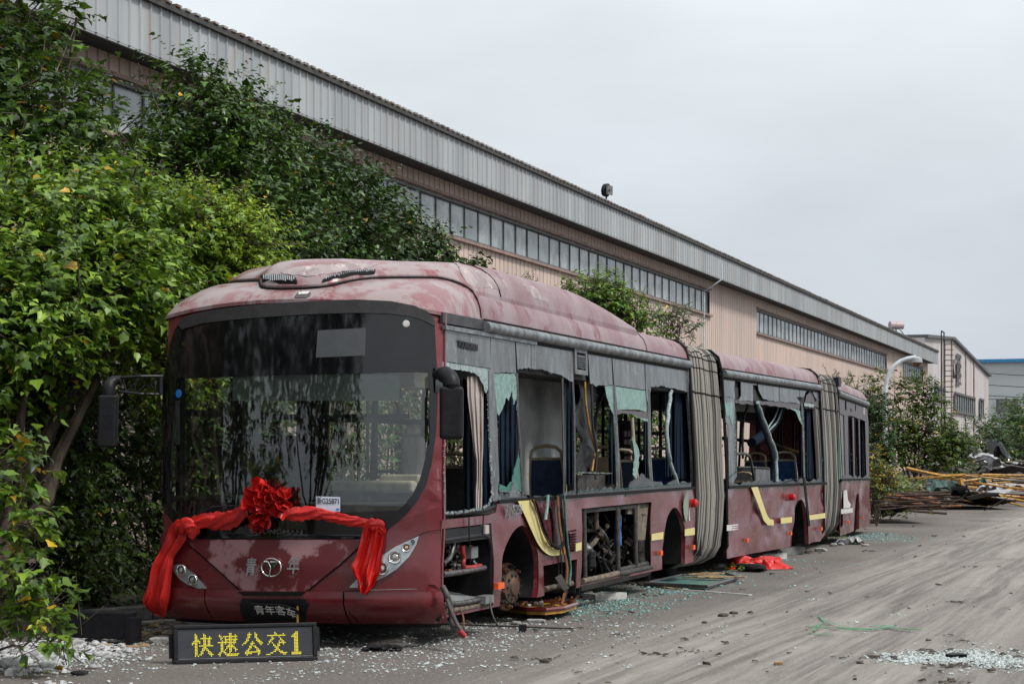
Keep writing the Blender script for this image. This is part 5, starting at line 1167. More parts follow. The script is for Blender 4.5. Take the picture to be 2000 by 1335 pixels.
# wiper
mb = MB(); mb.tube([fpt(376, 1018, .05), fpt(400, 1001, .06), (fpt(428, 988, .06)), fpt(462, 987, .05), fpt(480, 987, .05)], [.014, .012, .008, .007, .006], 6); mb.build('wiper', M['black'], bus)
mb = MB(); mb.tube([fpt(376, 1021, .05), fpt(420, 996, .055), fpt(470, 992, .04)], .006, 5); mb.build('wiper_blade', M['black'], bus)
mb = MB(); mb.lathe(fpt(795, 632, .012), fdir(795, 632)[2], [(.030, 0), (.030, .004), (.02, .007)], 20); mb.build('white_disc', M['whitefilm'], bus)
mb = MB(); mb.lathe(fpt(348.5, 768, .002), fdir(348.5, 768)[2], [(.036, 0), (.036, .003)], 20); st = mb.build('blue_sticker', M['sticker'], bus)

# ---------------- seen through the windscreen
def inner(px, py, depth):                               # a point behind the glass
    t, z = fpx(px, py); Y = S1.y + depth; return at(px, py, Y)
mb = MB(); P = [[fpt(x_, y_, -.03) for x_ in frange(450, 781, 8)] for y_ in (731, 757, 782)]; mb.shell(P, Vector((0, .004, 0))); mb.build('milky_sun_visor', pm('pale_sun_visor', (.34, .355, .34), (.26, .275, .265), scale=2, rough=.5), bus)
frontpanel('destination_box_face', [(622, 645), (716, 640), (714, 694), (618, 698)], pm('grey_translucent_board', (.085, .092, .098), (.07, .075, .08), rough=.3), bus, out=.013, thick=.003)
mb = MB(); mb.tube([inner(347, 782, .9), inner(347, 868, .9)], .018, 8); mb.build('grab_pole', M['pole'], bus)
mb = MB(); mb.tube([inner(347, 735, .9), inner(347, 782, .9)], .017, 8); mb.tube([inner(347, 868, .9), inner(348, 1000, .9)], .019, 8); mb.build('grab_pole', M['navy'], bus)
mb = MB(); mb.tube([inner(333, 973, .8), inner(480, 970, .9)], .026, 8); mb.build('handrail', M['insul'], bus)
mb = MB(); mb.tube([inner(489, 890, 1.3), inner(489, 985, 1.3)], .017, 8); mb.tube([inner(476, 785, 1.5), inner(477, 865, 1.5)], .014, 8); mb.build('grab_pole', M['insul'], bus)
def ib(name, px0, px1, py0, py1, y, dy, mat, bev=0):
    a = at(px0, py0, y); b = at(px1, py1, y); mb = MB(); cc = (a + b) / 2; mb.box((cc.x, y + dy / 2, cc.z), (abs(b.x - a.x) / 2, dy / 2, abs(a.z - b.z) / 2), (Vector((S1.cs, -S1.sn, 0)), Vector((S1.sn, S1.cs, 0)), Vector((0, 0, 1))))
    o = mb.build(name, M[mat], bus)
    if bev:
        m = o.modifiers.new('bevel', 'BEVEL'); m.width = bev; m.segments = 3
    return o
ib('dashboard', 640, 822, 938, 962, 19.55, .35, 'cream', .03)
ib('dashboard_lower', 634, 826, 958, 1000, 19.50, .30, 'greyplastic', .02)
ib('dashboard_ledge', 600, 800, 980, 986, 19.42, .1, 'cream', .01)
for k in (720, 776): ib('dashboard_knob', k, k + 3, 970, 978, 19.46, .03, 'silver')
ib('display_tray', 744, 826, 926, 944, 19.6, .2, 'cream', .02)
ib('door_pillar', 452, 478, 738, 1000, 20.6, .12, 'black'); ib('dark_partition', 500, 578, 850, 1010, 20.3, .1, 'dark', .03); ib('dark_partition', 578, 640, 770, 1000, 21.6, .05, 'dark')
ib('driver_seat_backrest', 782, 830, 850, 945, 20.3, .12, 'beige', .05); ib('driver_seat_headrest', 790, 822, 832, 852, 20.35, .1, 'cream', .04)
cc = at(752, 934, 19.75); mb = MB(); mb.tube([cc + Vector((.20 * math.cos(a), .05 * math.sin(a), .062 * math.sin(a))) for a in frange(0, 2 * math.pi, 32)], .013, 8)
for a in (.5, 2.6, 4.7): mb.tube([cc, cc + Vector((.2 * math.cos(a), .05 * math.sin(a), .062 * math.sin(a)))], .012, 6)
mb.tube([cc, cc + Vector((.0, -.2, -.25))], .02, 6); mb.build('steering_wheel', M['black'], bus, smooth=50)
for k in (640, 668, 700, 718, 735):
    mb = MB(); mb.tube([at(k, 740, 24.5), at(k, 935, 24.5)], .02, 6); mb.build('grab_pole', M['steel'], bus)
mb = MB(); mb.tube([at(650, 812, 24), at(800, 812, 24)], .025, 6); mb.build('handrail', M['black'], bus)

# ---------------- mirrors
mc = at(882, 806, 18.55)
mr_ = MB(); axx = (Vector((1, 0, 0)), Vector((0, 1, 0)), Vector((0, 0, 1)))
mr_.box(mc, (.098, .075, .218), axx); o = mr_.build('mirror', M['black'], bus); m = o.modifiers.new('bevel', 'BEVEL'); m.width = .03; m.segments = 4
mb = MB(); pts = [at(882, 760, 18.55), at(882, 744, 18.55), at(874, 733, 18.6), at(862, 729, 18.7), at(852, 732, 18.8)]; mb.tube(smooth_path(pts, 12, 1), [.072] * 7 + [.06, .05, .045, .04, .04], 14); mb.build('mirror_arm', M['black'], bus, smooth=50)
mb = MB()
for i in range(4): mb.lathe(at(882, 757 - i * 2.2, 18.55), (0, 0, 1), [(.070, -.003), (.078, 0), (.070, .003)], 18)
mb.build('mirror_boot', M['rubber'], bus)
mb = MB(); mb.fbox(S1, -.02, .02, -.05, .03, S1.px(853, 765)[1], S1.px(853, 717)[1]); mb.build('mirror_bracket', M['gutter'], bus)
mc = at(211, 822, 19.45); mb = MB(); mb.box(mc, (.082, .07, .225), (Vector((1, 0, .0)), Vector((0, 1, 0)), Vector((.035, 0, 1)).normalized())); o = mb.build('mirror', M['black'], bus); m = o.modifiers.new('bevel', 'BEVEL'); m.width = .022; m.segments = 4
mb = MB(); mb.tube(smooth_path([at(211, 772, 19.45), at(212, 752, 19.45), at(222, 742, 19.5), at(236, 741, 19.5)], 8, 1), [.06, .062, .06, .058, .05, .045, .04, .035], 12); mb.build('mirror_arm', M['black'], bus, smooth=50)
mb = MB(); Y = 19.5; mb.tube([at(232, 737, Y), at(275, 734.5, Y), at(318, 734.5, Y + .1)], .014, 6); mb.tube([at(232, 764, Y), at(275, 769, Y), at(314, 770, Y + .1)], .014, 6)
for a, b in (((240, 740), (246, 763)), ((266, 737), (262, 766)), ((262, 750), (252, 762)), ((285, 750), (268, 767)), ((302, 740), (303, 769)), ((304, 741), (283, 768))): mb.tube([at(*a, Y), at(*b, Y)], .008, 5)
mb.tube([at(313, 733, Y + .1), at(313, 771, Y + .1)], .025, 6); mb.build('mirror_arm_lattice', M['black'], bus)

# ---------------- wheels and hubs
def hub(F, px, py, r, mat='hub', d=.05):
    l, z = F.px(px, py, d); c = F(l, d, z); o = Vector((math.cos(R(29)), -math.sin(R(29)), 0))
    mb = MB(); mb.lathe(c, o, [(.10, -.35), (r * .98, -.12), (r, -.10), (r, -.055), (r * .72, -.05), (r * .70, .0), (r * .52, .012), (r * .42, .016), (r * .36, .035), (r * .27, .042), (.001, .043)], 36)
    h = mb.build('wheel_hub', M[mat], bus, smooth=35)
    a = Vector((-o.y, o.x, 0)); b = Vector((0, 0, 1))
    for k in range(10):
        t = 2 * math.pi * (k + .3) / 10; q = c + (a * math.cos(t) + b * math.sin(t)) * r * .86
        mb = MB(); mb.cyl(q - o * .015, o, .012, .055, 8); mb.cyl(q - o * .03, o, .024, .03, 6); mb.build('stud', M['rust' if k % 2 else 'engine'], h)
    mb = MB()
    for k in range(10): t = 2 * math.pi * k / 10; mb.cyl(c + (a * math.cos(t) + b * math.sin(t)) * r * .52 + o * .02, o, .014, .02, 6)
    mb.build('hub_bolts', M['steel'], h)
    mb = MB(); mb.lathe(c, o, [(r * .995, -.095), (r * 1.03, -.09), (r * 1.03, -.06), (r * .93, -.05), (r * .93, -.054)], 36, caps=False); mb.build('rust_ring', M['rust'], h, smooth=40)
    return h
hub(S1, 1001, 1145, .225, d=.22)
def tyre(F, px, py, R_, d0=.12, w=.28):
    l, z = F.px(px, py, d0); c = F(l, d0 + w / 2, z); o = F.out()
    mb = MB(); mb.lathe(c, o, [(R_ * .55, -w / 2), (R_ * .62, -w / 2), (R_ * .9, -w / 2 + .005), (R_, -w / 2 + .04), (R_, w / 2 - .04), (R_ * .9, w / 2 - .005), (R_ * .62, w / 2), (R_ * .55, w / 2 - .01), (R_ * .5, w / 2 - .09), (.001, w / 2 - .09)], 40)
    return mb.build('tyre', M['rubber'], bus, smooth=40)
for F, px, d in ((S1, 1316, .5), (S2, 1562, .45), (S3, 1674, .3)):
    l, _ = F.px(px, 1000, d); c = F(l, d, .40); yy = HZ - (.42 - CH) * FPX / c.y
    tyre(F, 1000 + c.x * FPX / c.y, yy, .42, d)
for F, ar in ((S1, ARCH1), (S1, ARCH2), (S2, ARCHM), (S3, ARCHR)):     # arch lips and liners
    P0 = [F(*(lambda q: (q[0], .0, q[1]))(F.px(x, y))) for x, y in ar]
    P1 = [p - F.out() * .60 for p in P0]; Pm = [p - F.out() * .05 for p in P0]
    mb = MB(); mb.grid([P0, Pm]); mb.build('arch_lip', M['red'], bus, smooth=50, recalc=False)
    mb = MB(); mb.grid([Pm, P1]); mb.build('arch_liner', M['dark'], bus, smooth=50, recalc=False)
for F, x0, x1 in ((S1, 1004, 1048), (S1, 1318, 1336), (S2, 1558, 1576)):
    l0 = F.px(x0, 1100, .35)[0]; l1 = F.px(x1, 1100, .3)[0]; mb = MB(); mb.fbox(F, l1 - .04, l1, .06, .55, .30, 1.0); mb.build('mud_flap', M['floor'], bus)
    mb = MB(); mb.fbox(F, l0, l1, .35, .5, .62, .70); mb.tube([F(l0, .4, .35), F(l0 + .3, .42, .9)], .05, 8); mb.build('suspension_arm', M['engine'], bus)

# ---------------- openings in the side: machinery
def sp(F, px, py, d): l, z = F.px(px, py, d); return F(l, d, z)
def strand(F, pts, r, mat, name='hose', d=.1, wob=0, seed=0, par=None):
    rnd = random.Random(seed); P = [sp(F, x, y, d + (dd if dd else 0)) for x, y, *q in pts for dd in [q[0] if q else 0]]
    Q = smooth_path(P, max(10, len(P) * 4), 2)
    if wob: Q = [p + Vector((rnd.uniform(-wob, wob), rnd.uniform(-wob, wob), rnd.uniform(-wob, wob))) for p in Q]
    mb = MB(); mb.tube(Q, r, 9); return mb.build(name, M[mat], par or bus, smooth=50)
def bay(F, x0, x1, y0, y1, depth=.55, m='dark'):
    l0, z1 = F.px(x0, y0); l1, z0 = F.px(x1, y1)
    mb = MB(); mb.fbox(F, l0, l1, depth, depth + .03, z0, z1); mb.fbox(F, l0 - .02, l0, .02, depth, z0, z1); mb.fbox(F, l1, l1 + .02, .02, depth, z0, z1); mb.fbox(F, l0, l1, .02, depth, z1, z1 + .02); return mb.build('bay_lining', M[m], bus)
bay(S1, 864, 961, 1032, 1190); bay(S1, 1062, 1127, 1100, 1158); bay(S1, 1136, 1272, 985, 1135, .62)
mb = MB(); l0, z1 = S1.px(864, 1034); l1, z0 = S1.px(961, 1046); mb.fbox(S1, l0, l1, .01, .03, z0 - .02, z1); mb.build('hatch_header', M['black'], bus)
strand(S1, [(866, 1055), (900, 1050), (950, 1043), (958, 1050), (959, 1160)], .022, 'black', 'hatch_frame', .02)
strand(S1, [(864, 1121), (900, 1116), (946, 1108)], .026, 'steel', 'hatch_rail', .05)
strand(S1, [(866, 1180), (910, 1176), (946, 1168)], .022, 'steel', 'hatch_rail', .02); strand(S1, [(868, 1192), (910, 1187), (960, 1176)], .03, 'insul', 'hatch_rail', .04)
mb = MB(); P = [sp(S1, 866, 1150, .5), sp(S1, 935, 1165, .1), sp(S1, 875, 1178, .02), sp(S1, 866, 1160, .1)]; mb.add([P[0], sp(S1, 940, 1164, .25), P[1], P[2], P[3]] + [p - Vector((0, 0, .02)) for p in [P[0], sp(S1, 940, 1164, .25), P[1], P[2], P[3]]], [(0, 1, 2, 3, 4), (5, 6, 7, 8, 9), (0, 1, 6, 5), (1, 2, 7, 6), (2, 3, 8, 7), (3, 4, 9, 8)]); mb.build('hatch_tray', M['greyplastic'], bus)
rnd = random.Random(5)
for i in range(64):
    x0 = rnd.uniform(868, 945); y0 = rnd.uniform(1060, 1106); pts = [(x0, y0, rnd.uniform(0, .2))]
    for k in range(3): x0 = min(950, max(867, x0 + rnd.uniform(-22, 22))); y0 = min(1114, y0 + rnd.uniform(-8, 16)); pts.append((x0, y0, rnd.uniform(0, .25)))
    strand(S1, pts, rnd.choice([.005, .007, .011, .016]), rnd.choice(['hose', 'gutter', 'steel', 'gutter', 'black', 'insul', 'beige', 'rust']), 'wire_bundle', .12)
strand(S1, [(887, 1045), (886, 1065), (880, 1088), (866, 1100)], .020, 'steel', 'hose', .05)
strand(S1, [(903, 1065), (903, 1080), (907, 1090), (903, 1100), (905, 1108), (925, 1107), (938, 1104)], .022, 'redhose', 'red_pipe', .05)
mb = MB(); l, z = S1.px(923, 1078, .1); mb.fbox(S1, l - .1, l + .1, .08, .2, z - .05, z + .05); mb.build('control_box', M['greyplastic'], bus)
mb = MB(); l, z = S1.px(948, 1034, .0); mb.fbox(S1, l - .06, l + .05, -.02, .03, z - .035, z + .045); mb.build('hatch_latch', M['beige'], bus)
mb = MB(); l, z = S1.px(950, 1168, .0); mb.fbox(S1, l - .15, l + .1, -.04, .05, z - .04, z + .03); mb.build('hatch_catch', M['greyplastic'], bus)
strand(S1, [(864, 1145, -.05), (873, 1160, -.1), (880, 1185, -.12), (884, 1215, -.15), (886, 1226, -.2)], .026, 'hose', 'hanging_cable', .0)
strand(S1, [(866, 1150, -.05), (880, 1190, -.15), (893, 1220, -.25), (905, 1238, -.3)], .018, 'hose', 'hanging_cable', .0)
strand(S1, [(897, 1231, -.28), (908, 1242, -.32)], .024, 'redhose', 'cable_end', .0)
strand(S1, [(900, 1190, -.0), (905, 1205, -.05), (906, 1226, -.1)], .009, 'rust', 'hanging_cable', .0)
strand(S1, [(955, 1170, -.03), (960, 1195, -.06), (966, 1212, -.15), (975, 1223, -.25)], .009, 'hose', 'hanging_cable', .0)
strand(S1, [(916, 1008), (916, 1022), (917, 1060)], .006, 'black', 'hanging_cable', -.03); strand(S1, [(944, 1005), (943, 1045)], .006, 'black', 'hanging_cable', -.03)
# small bay
strand(S1, [(1063, 1150), (1090, 1144), (1127, 1136)], .03, 'insul', 'frame_rail', .06)
mb = MB(); l0, z1 = S1.px(1064, 1108, .3); l1, z0 = S1.px(1082, 1150, .3); mb.fbox(S1, l0, l1, .3, .45, z0, z1); mb.build('inner_tank', M['greyplastic'], bus)
mb = MB(); l0, z1 = S1.px(1092, 1102, .35); l1, z0 = S1.px(1125, 1150, .35); mb.fbox(S1, l0, l1, .35, .5, z0, z1); mb.build('inner_box', M['engine'], bus)
# engine bay
for x in (1140, 1205, 1240, 1269): strand(S1, [(x, 990), (x + 1, 1060), (x + 2, 1125 - (x - 1140) * .15)], .028, 'hose', 'bay_post', .03)
strand(S1, [(1137, 1134), (1170, 1128), (1206, 1119)], .034, 'insul', 'bay_sill', .03); strand(S1, [(1208, 1120), (1240, 1114), (1271, 1107)], .034, 'engine', 'bay_sill', .02)
strand(S1, [(1208, 1113), (1271, 1098)], .030, 'engine', 'bay_sill', .05)
P = [sp(S1, 1136, 1144, 0), sp(S1, 1271, 1112, 0)]; mb = MB(); q0 = sp(S1, 1271, 1122, .03); q1 = sp(S1, 1136, 1154, .03); mb.add([P[0], P[1], q0, q1] + [v - S1.out() * .05 for v in (P[0], P[1], q0, q1)], [(0, 1, 2, 3), (4, 5, 6, 7), (0, 1, 5, 4), (2, 3, 7, 6), (0, 3, 7, 4), (1, 2, 6, 5)]); mb.build('bay_skirt', M['engine'], bus)
rnd = random.Random(8)
for i in range(60):
    x0 = rnd.uniform(1142, 1262); y0 = rnd.uniform(995, 1090); pts = [(x0, y0, rnd.uniform(0, .3))]
    for k in range(3): x0 = min(1266, max(1140, x0 + rnd.uniform(-20, 20))); y0 = min(1120, y0 + rnd.uniform(2, 26)); pts.append((x0, y0, rnd.uniform(0, .3)))
    strand(S1, pts, rnd.choice([.006, .010, .016, .026]), rnd.choice(['hose', 'engine', 'black', 'steel', 'insul', 'engine']), 'engine_pipe', .16)
for i, (x, y, r, h, m) in enumerate(((1213, 1035, .045, .34, 'bluecan'), (1213, 1002, .038, .18, 'steel'), (1171, 1012, .03, .2, 'insul'), (1150, 1072, .07, .05, 'steel'), (1160, 1092, .06, .16, 'black'), (1256, 1085, .07, .35, 'engine'))):
    l, z = S1.px(x, y, .1); mb = MB(); mb.lathe(S1(l, .14, z), Vector((0, .1, 1)) if i != 3 else S1.out(), [(r * .6, -h / 2 - .02), (r, -h / 2), (r, -h * .1), (r * .9, -h * .08), (r * .9, h * .1), (r, h * .12), (r, h / 2), (r * .5, h / 2 + .03), (r * .4, h / 2 + .05)], 16); mb.build('engine_part', M[m], bus, smooth=40)
mb = MB(); P = []
for i in range(9):
    f = i / 8; x = 1252 - 4 * f; y = 984 + 70 * f; P.append([sp(S1, x + k * (12 - 2 * f), y + rnd.uniform(-1, 1), .04 + .02 * math.sin(k * 3)) for k in (-.4, 0, .5, 1.2)])
mb.shell(P, S1.out() * -.03); mb.build('torn_insulation', M['insul'], bus, smooth=60)
mb = MB(); P = [[sp(S1, x, y, .05 + .02 * math.sin(x)) for x in (1226, 1238, 1250, 1262)] for y in (984, 992, 1003)]; mb.shell(P, S1.out() * -.03); mb.build('torn_insulation', M['insul'], bus)
# torn seam: strips hanging from the third window
def strip(F, pts, w, mat, name, d=-.04, th=.012):
    P = [sp(F, x, y, d + (q[0] if q else 0)) for x, y, *q in pts]; Q = smooth_path(P, 16, 1); al = F.along()
    mb = MB(); mb.shell([[p - al * w, p + Vector((0, 0, .002)) - F.out() * .01, p + al * w] for p in Q], F.out() * -th); return mb.build(name, M[mat], bus, smooth=40)
strip(S1, [(1093, 965), (1098, 1020), (1104, 1065), (1111, 1110), (1112, 1130), (1104, 1160), (1101, 1178)], .075, 'seam', 'hanging_trim', -.05)
strip(S1, [(1090, 968), (1093, 1020), (1102, 1070), (1110, 1110), (1106, 1150), (1099, 1178)], .035, 'rust', 'rusty_strip', -.075)
strip(S1, [(1103, 965), (1107, 1030), (1112, 1080), (1117, 1110), (1113, 1140)], .02, 'crumbteal', 'glass_strip', -.07)
strand(S1, [(1040, 972), (1047, 985), (1054, 1005), (1062, 1035), (1070, 1055), (1083, 1068), (1098, 1069), (1099, 1050), (1096, 990)], .020, 'seam', 'torn_window_rubber', -.06, wob=.008)
strand(S1, [(1074, 990), (1078, 1010), (1081, 1040), (1080, 1062)], .018, 'seam', 'torn_window_rubber', -.05, wob=.008)
strand(S1, [(1042, 975), (1060, 1040), (1075, 1063)], .006, 'rust', 'wire', -.075); strand(S1, [(1095, 1070), (1097, 1100), (1097, 1120)], .006, 'black', 'wire', -.08)
strip(S1, [(1072, 966), (1070, 990), (1067, 1014)], .03, 'teal', 'glass_strip', -.05)
mb = MB(); mb.add([sp(S1, 1084, 1127, -.1), sp(S1, 1096, 1120, -.1), sp(S1, 1112, 1148, -.1), sp(S1, 1101, 1153, -.1)] + [sp(S1, 1084, 1127, -.07), sp(S1, 1096, 1120, -.07), sp(S1, 1112, 1148, -.07), sp(S1, 1101, 1153, -.07)], [(0, 1, 2, 3), (4, 5, 6, 7), (0, 1, 5, 4), (1, 2, 6, 5), (2, 3, 7, 6), (3, 0, 4, 7)]); mb.build('hanging_lamp_box', M['blackgloss'], bus)

# ---------------- curtains, lining, seats
def curtain(F, px0, px1, py0, py1, d=.08, mat='navy', name='curtain', n=3, amp=.012, taper=None):
    rows = []
    for j in range(11):
        f = j / 10; row = []
        a, b = (px0, px1) if taper is None else (px0 + (taper[0] - px0) * f, px1 + (taper[1] - px1) * f)
        for i in range(n * 6 + 1):
            g = i / (n * 6); row.append(sp(F, a + (b - a) * g, py0 + (py1 - py0) * f, d + amp * math.sin(g * n * 2 * math.pi + .7 * math.sin(f * 3)) * (.6 + .4 * f)))
        rows.append(row)
    mb = MB(); mb.shell(rows, F.out() * -.004); return mb.build(name, M[mat], bus, smooth=60)
curtain(S1, 974, 1012, 745, 950, .10, n=4); curtain(S1, 1106, 1120, 738, 945, .06, n=2); curtain(S1, 1189, 1203, 800, 945, .10, n=2)
curtain(S1, 905, 962, 740, 995, .22, n=5); curtain(S1, 1318, 1350, 768, 935, .12, n=4); curtain(S1, 1300, 1318, 765, 930, .16, n=3); curtain(S1, 1257, 1266, 820, 940, .10, n=2)
curtain(S2, 1428, 1440, 820, 930, .08, n=2); curtain(S2, 1576, 1606, 795, 935, .12, n=4); curtain(S2, 1561, 1570, 800, 930, .10, n=2)
curtain(S3, 1650, 1657, 812, 935, .05, n=2, taper=(1657, 1662)); curtain(S3, 1664, 1670, 816, 935, .05, n=2, taper=(1669, 1673)); curtain(S3, 1685, 1697, 822, 935, .05, n=3)
rows = []                                               # beige driver's curtain, gathered in the middle
for j in range(15):
    f = j / 14; y = 735 + 258 * f
    a = 913 + (0 if f < .12 else 15 * min(1, (f - .12) / .5)) ; b = 944 + 1 * math.sin(f * 4) - 2 * f
    if .6 < f < .8: a += 2; b -= 1
    rows.append([sp(S1, a + (b - a) * i / 14, y, .05 + .012 * math.sin(i * 1.35 + f * 2) * (1 - .4 * f)) for i in range(15)])
mb = MB(); mb.shell(rows, S1.out() * -.004); mb.build('driver_curtain', M['beige'], bus, smooth=60)
mb = MB(); mb.fbox(S1, .35, 2.3, .35, .6, 2.22, 2.40); mb.build('driver_sunblind_box', M['cream'], bus)
rows = []                                               # dented white inner panel
for j in range(15):
    row = []
    for i in range(13):
        x = 1008 + 98 * i / 12; y = 726 + 240 * j / 14
        dd = .64 + .05 * math.exp(-((x - 1072) / 16) ** 2 - ((y - 860) / 16) ** 2) - .03 * math.exp(-((x - 1030 - (y - 800) * .5) / 10) ** 2) + .014 * math.sin(x * .14 + y * .05)
        row.append(sp(S1, x, y, dd))
    rows.append(row)
mb = MB(); mb.shell(rows, S1.out() * -.01); mb.build('white_inner_panel', M['white'], bus, smooth=60)
rows = [[sp(S1, 1128 + 34 * i / 7 + 6 * math.sin(j * .9), 745 + 178 * j / 13, .10 + .05 * noise.noise(Vector((i * .5, j * .45, 2)))) for i in range(8)] for j in range(14)]
mb = MB(); mb.shell(rows, S1.out() * -.006); mb.build('torn_black_lining', M['black'], bus, smooth=60)
strand(S1, [(1142, 745), (1144, 790), (1150, 830), (1160, 868), (1165, 880), (1160, 895), (1156, 920)], .012, 'yellowbar', 'yellow_trim_strip', .05)
strand(S1, [(1310, 762), (1306, 800), (1301, 840), (1305, 890), (1316, 925), (1324, 948)], .026, 'frost', 'glass_strip', .03, wob=.01)
strand(S1, [(1234, 815), (1237, 860), (1241, 905), (1240, 935)], .022, 'beige', 'torn_strip', .05)
strip(S2, [(1477, 783), (1486, 815), (1499, 850), (1511, 884), (1515, 900), (1513, 940)], .13, 'navy', 'fallen_window_post', .0, .03)
strand(S2, [(1479, 785), (1490, 815), (1503, 850), (1516, 886), (1517, 940)], .028, 'frost', 'glass_edge', -.03, wob=.012)
strand(S2, [(1525, 793), (1516, 820), (1502, 838), (1486, 852), (1468, 864)], .075, 'navy', 'fallen_window_post', .3)
strand(S2, [(1521, 793), (1513, 815), (1498, 838)], .014, 'frost', 'glass_edge', .22); strand(S2, [(1528, 797), (1518, 824), (1500, 842)], .014, 'frost', 'glass_edge', .22)
strip(S2, [(1570, 930), (1573, 950), (1577, 990), (1581, 1027)], .08, 'seam', 'hanging_rubber_strip', -.08); strip(S2, [(1568, 790), (1570, 850), (1571, 930)], .10, 'navy', 'window_post', .04)
strip(S2, [(1530, 943), (1550, 936), (1566, 931)], .06, 'seam', 'broken_frame_piece', -.03)
strand(S2, [(1415, 815), (1420, 900), (1421, 935)], .02, 'rust', 'rusty_strip', .05)
strand(S2, [(1509, 865), (1535, 875), (1575, 888)], .035, 'yellowbar', 'yellow_handrail', 1.2)
def seat(F, l, d, ztop, shell='tan', cloth='cloth', w=.40, par=None, handle=True):
    root = MB(); zb = ztop - .62; rows = []
    for j in range(9):
        f = j / 8; zz = zb + .50 * f; ww = w / 2 * (1 - .10 * f ** 3); rows.append([F(l + .05 * (1 - f) + .02 * math.cos(g * math.pi / 2), d + ww * g, zz) for g in (-1, -.9, -.5, 0, .5, .9, 1)])
    root.shell(rows, F.along() * .045); s_ = root.build('seat_back', M[shell], bus, smooth=45)
    mb = MB(); rows = []
    for j in range(9):
        f = j / 8; zz = zb + .03 + .44 * f; ww = w / 2 * .86 * (1 - .12 * f ** 3); rows.append([F(l - .012 + .05 * (1 - f) + .02 * math.cos(g * math.pi / 2) - .02 * (1 - g * g), d + ww * g, zz) for g in (-1, -.9, -.5, 0, .5, .9, 1)])
    mb.shell(rows, F.along() * .03); mb.build('upholstery', M[cloth], s_, smooth=45)
    if handle:
        mb = MB(); mb.tube([F(l + .02, d - w * .44, ztop - .14), F(l + .02, d - w * .40, ztop - .06), F(l + .02, d - w * .26, ztop - .012), F(l + .02, d, ztop), F(l + .02, d + w * .26, ztop - .012), F(l + .02, d + w * .40, ztop - .06), F(l + .02, d + w * .44, ztop - .14)], .020, 8); mb.build('seat_handle', M[shell], s_, smooth=50)
    mb = MB(); mb.fbox(F, l - .40, l + .03, d - w / 2, d + w / 2, zb - .06, zb + .02); c_ = mb.build('seat_cushion', M[cloth], bus); m = c_.modifiers.new('bevel', 'BEVEL'); m.width = .025; m.segments = 3
    mb = MB(); mb.fbox(F, l - .28, l - .02, d - .10, d + .10, 1.065, zb - .065); mb.build('seat_stand', M['black'], bus)
def seatpx(F, px, py, d, **k): l, z = F.px(px, py, d); seat(F, l, d, z, **k)
seatpx(S1, 1066, 870, .34, cloth='cloth'); seatpx(S1, 884, 885, .95, shell='tan', cloth='floor')
seatpx(S1, 1180, 872, .60, shell='tan', cloth='tan'); seatpx(S1, 1213, 878, .55, shell='cream', cloth='cloth'); seatpx(S1, 1285, 874, .38, shell='cream', cloth='bluecloth'); seatpx(S1, 1240, 880, 1.1); seatpx(S1, 1262, 884, 1.9)
seatpx(S2, 1450, 922, .4, shell='tan'); seatpx(S2, 1475, 884, .9, shell='tan'); seatpx(S2, 1488, 884, 1.4, shell='tan'); seatpx(S2, 1532, 882, .42, shell='cream', cloth='bluecloth'); seatpx(S2, 1508, 884, 1.0, shell='tan'); seatpx(S2, 1581, 889, .40, shell='greyplastic', cloth='greyplastic'); seatpx(S2, 1556, 890, 1.2)
seatpx(S3, 1656, 886, .4, shell='tan', cloth='cloth'); seatpx(S3, 1671, 888, .7, shell='tan', cloth='cloth')
strand(S2, [(1432, 886), (1455, 885), (1465, 890), (1469, 910), (1474, 945)], .022, 'steel', 'grab_rail', .15)
strand(S2, [(1440, 912), (1470, 912), (1502, 914)], .016, 'steel', 'grab_rail', .5); hullbox(S2, S2.px(1476, 920, .5)[0], S2.px(1504, 920, .5)[0], .5, .9, 1.1, 1.45, 'battery_box', M['greyplastic'])
strand(S2, [(1463, 785), (1452, 815), (1450, 850), (1451, 895)], .020, 'steel', 'grab_pole', .6)
strand(S1, [(1182, 760), (1170, 785), (1163, 820), (1162, 870)], .022, 'greyplastic', 'grab_pole', .35)
for x, d in ((1480, 1.1), (1520, 1.5), (1549, 1.6), (1526, 2.2)): strand(S2, [(x, 790), (x, 900)], .03, 'black', 'grab_pole', d)
for x, d in ((1150, 1.2), (1222, 1.1), (1248, 1.6), (1290, 1.2), (1178, 1.9)): strand(S1, [(x, 740), (x, 940)], .025, 'black', 'grab_pole', d)
l, z = S1.px(1226, 880, 1.0); mb = MB()
for i in range(5):
    for j in range(2): mb.fbox(S1, l - .18 + j * .2, l - .02 + j * .2, 1.0, 1.02, z - .25 + i * .11, z - .18 + i * .11)
mb.build('notice_board', M['redhose'], bus); hullbox(S1, l - .25, l + .3, 1.03, 1.05, z - .3, z + .4, 'door_leaf', M['ceil'])
hullbox(S1, S1.px(1128, 925, .15)[0], S1.px(1192, 925, .15)[0], .15, .5, 1.07, S1.px(1150, 928, .15)[1], 'luggage_box', M['engine'])

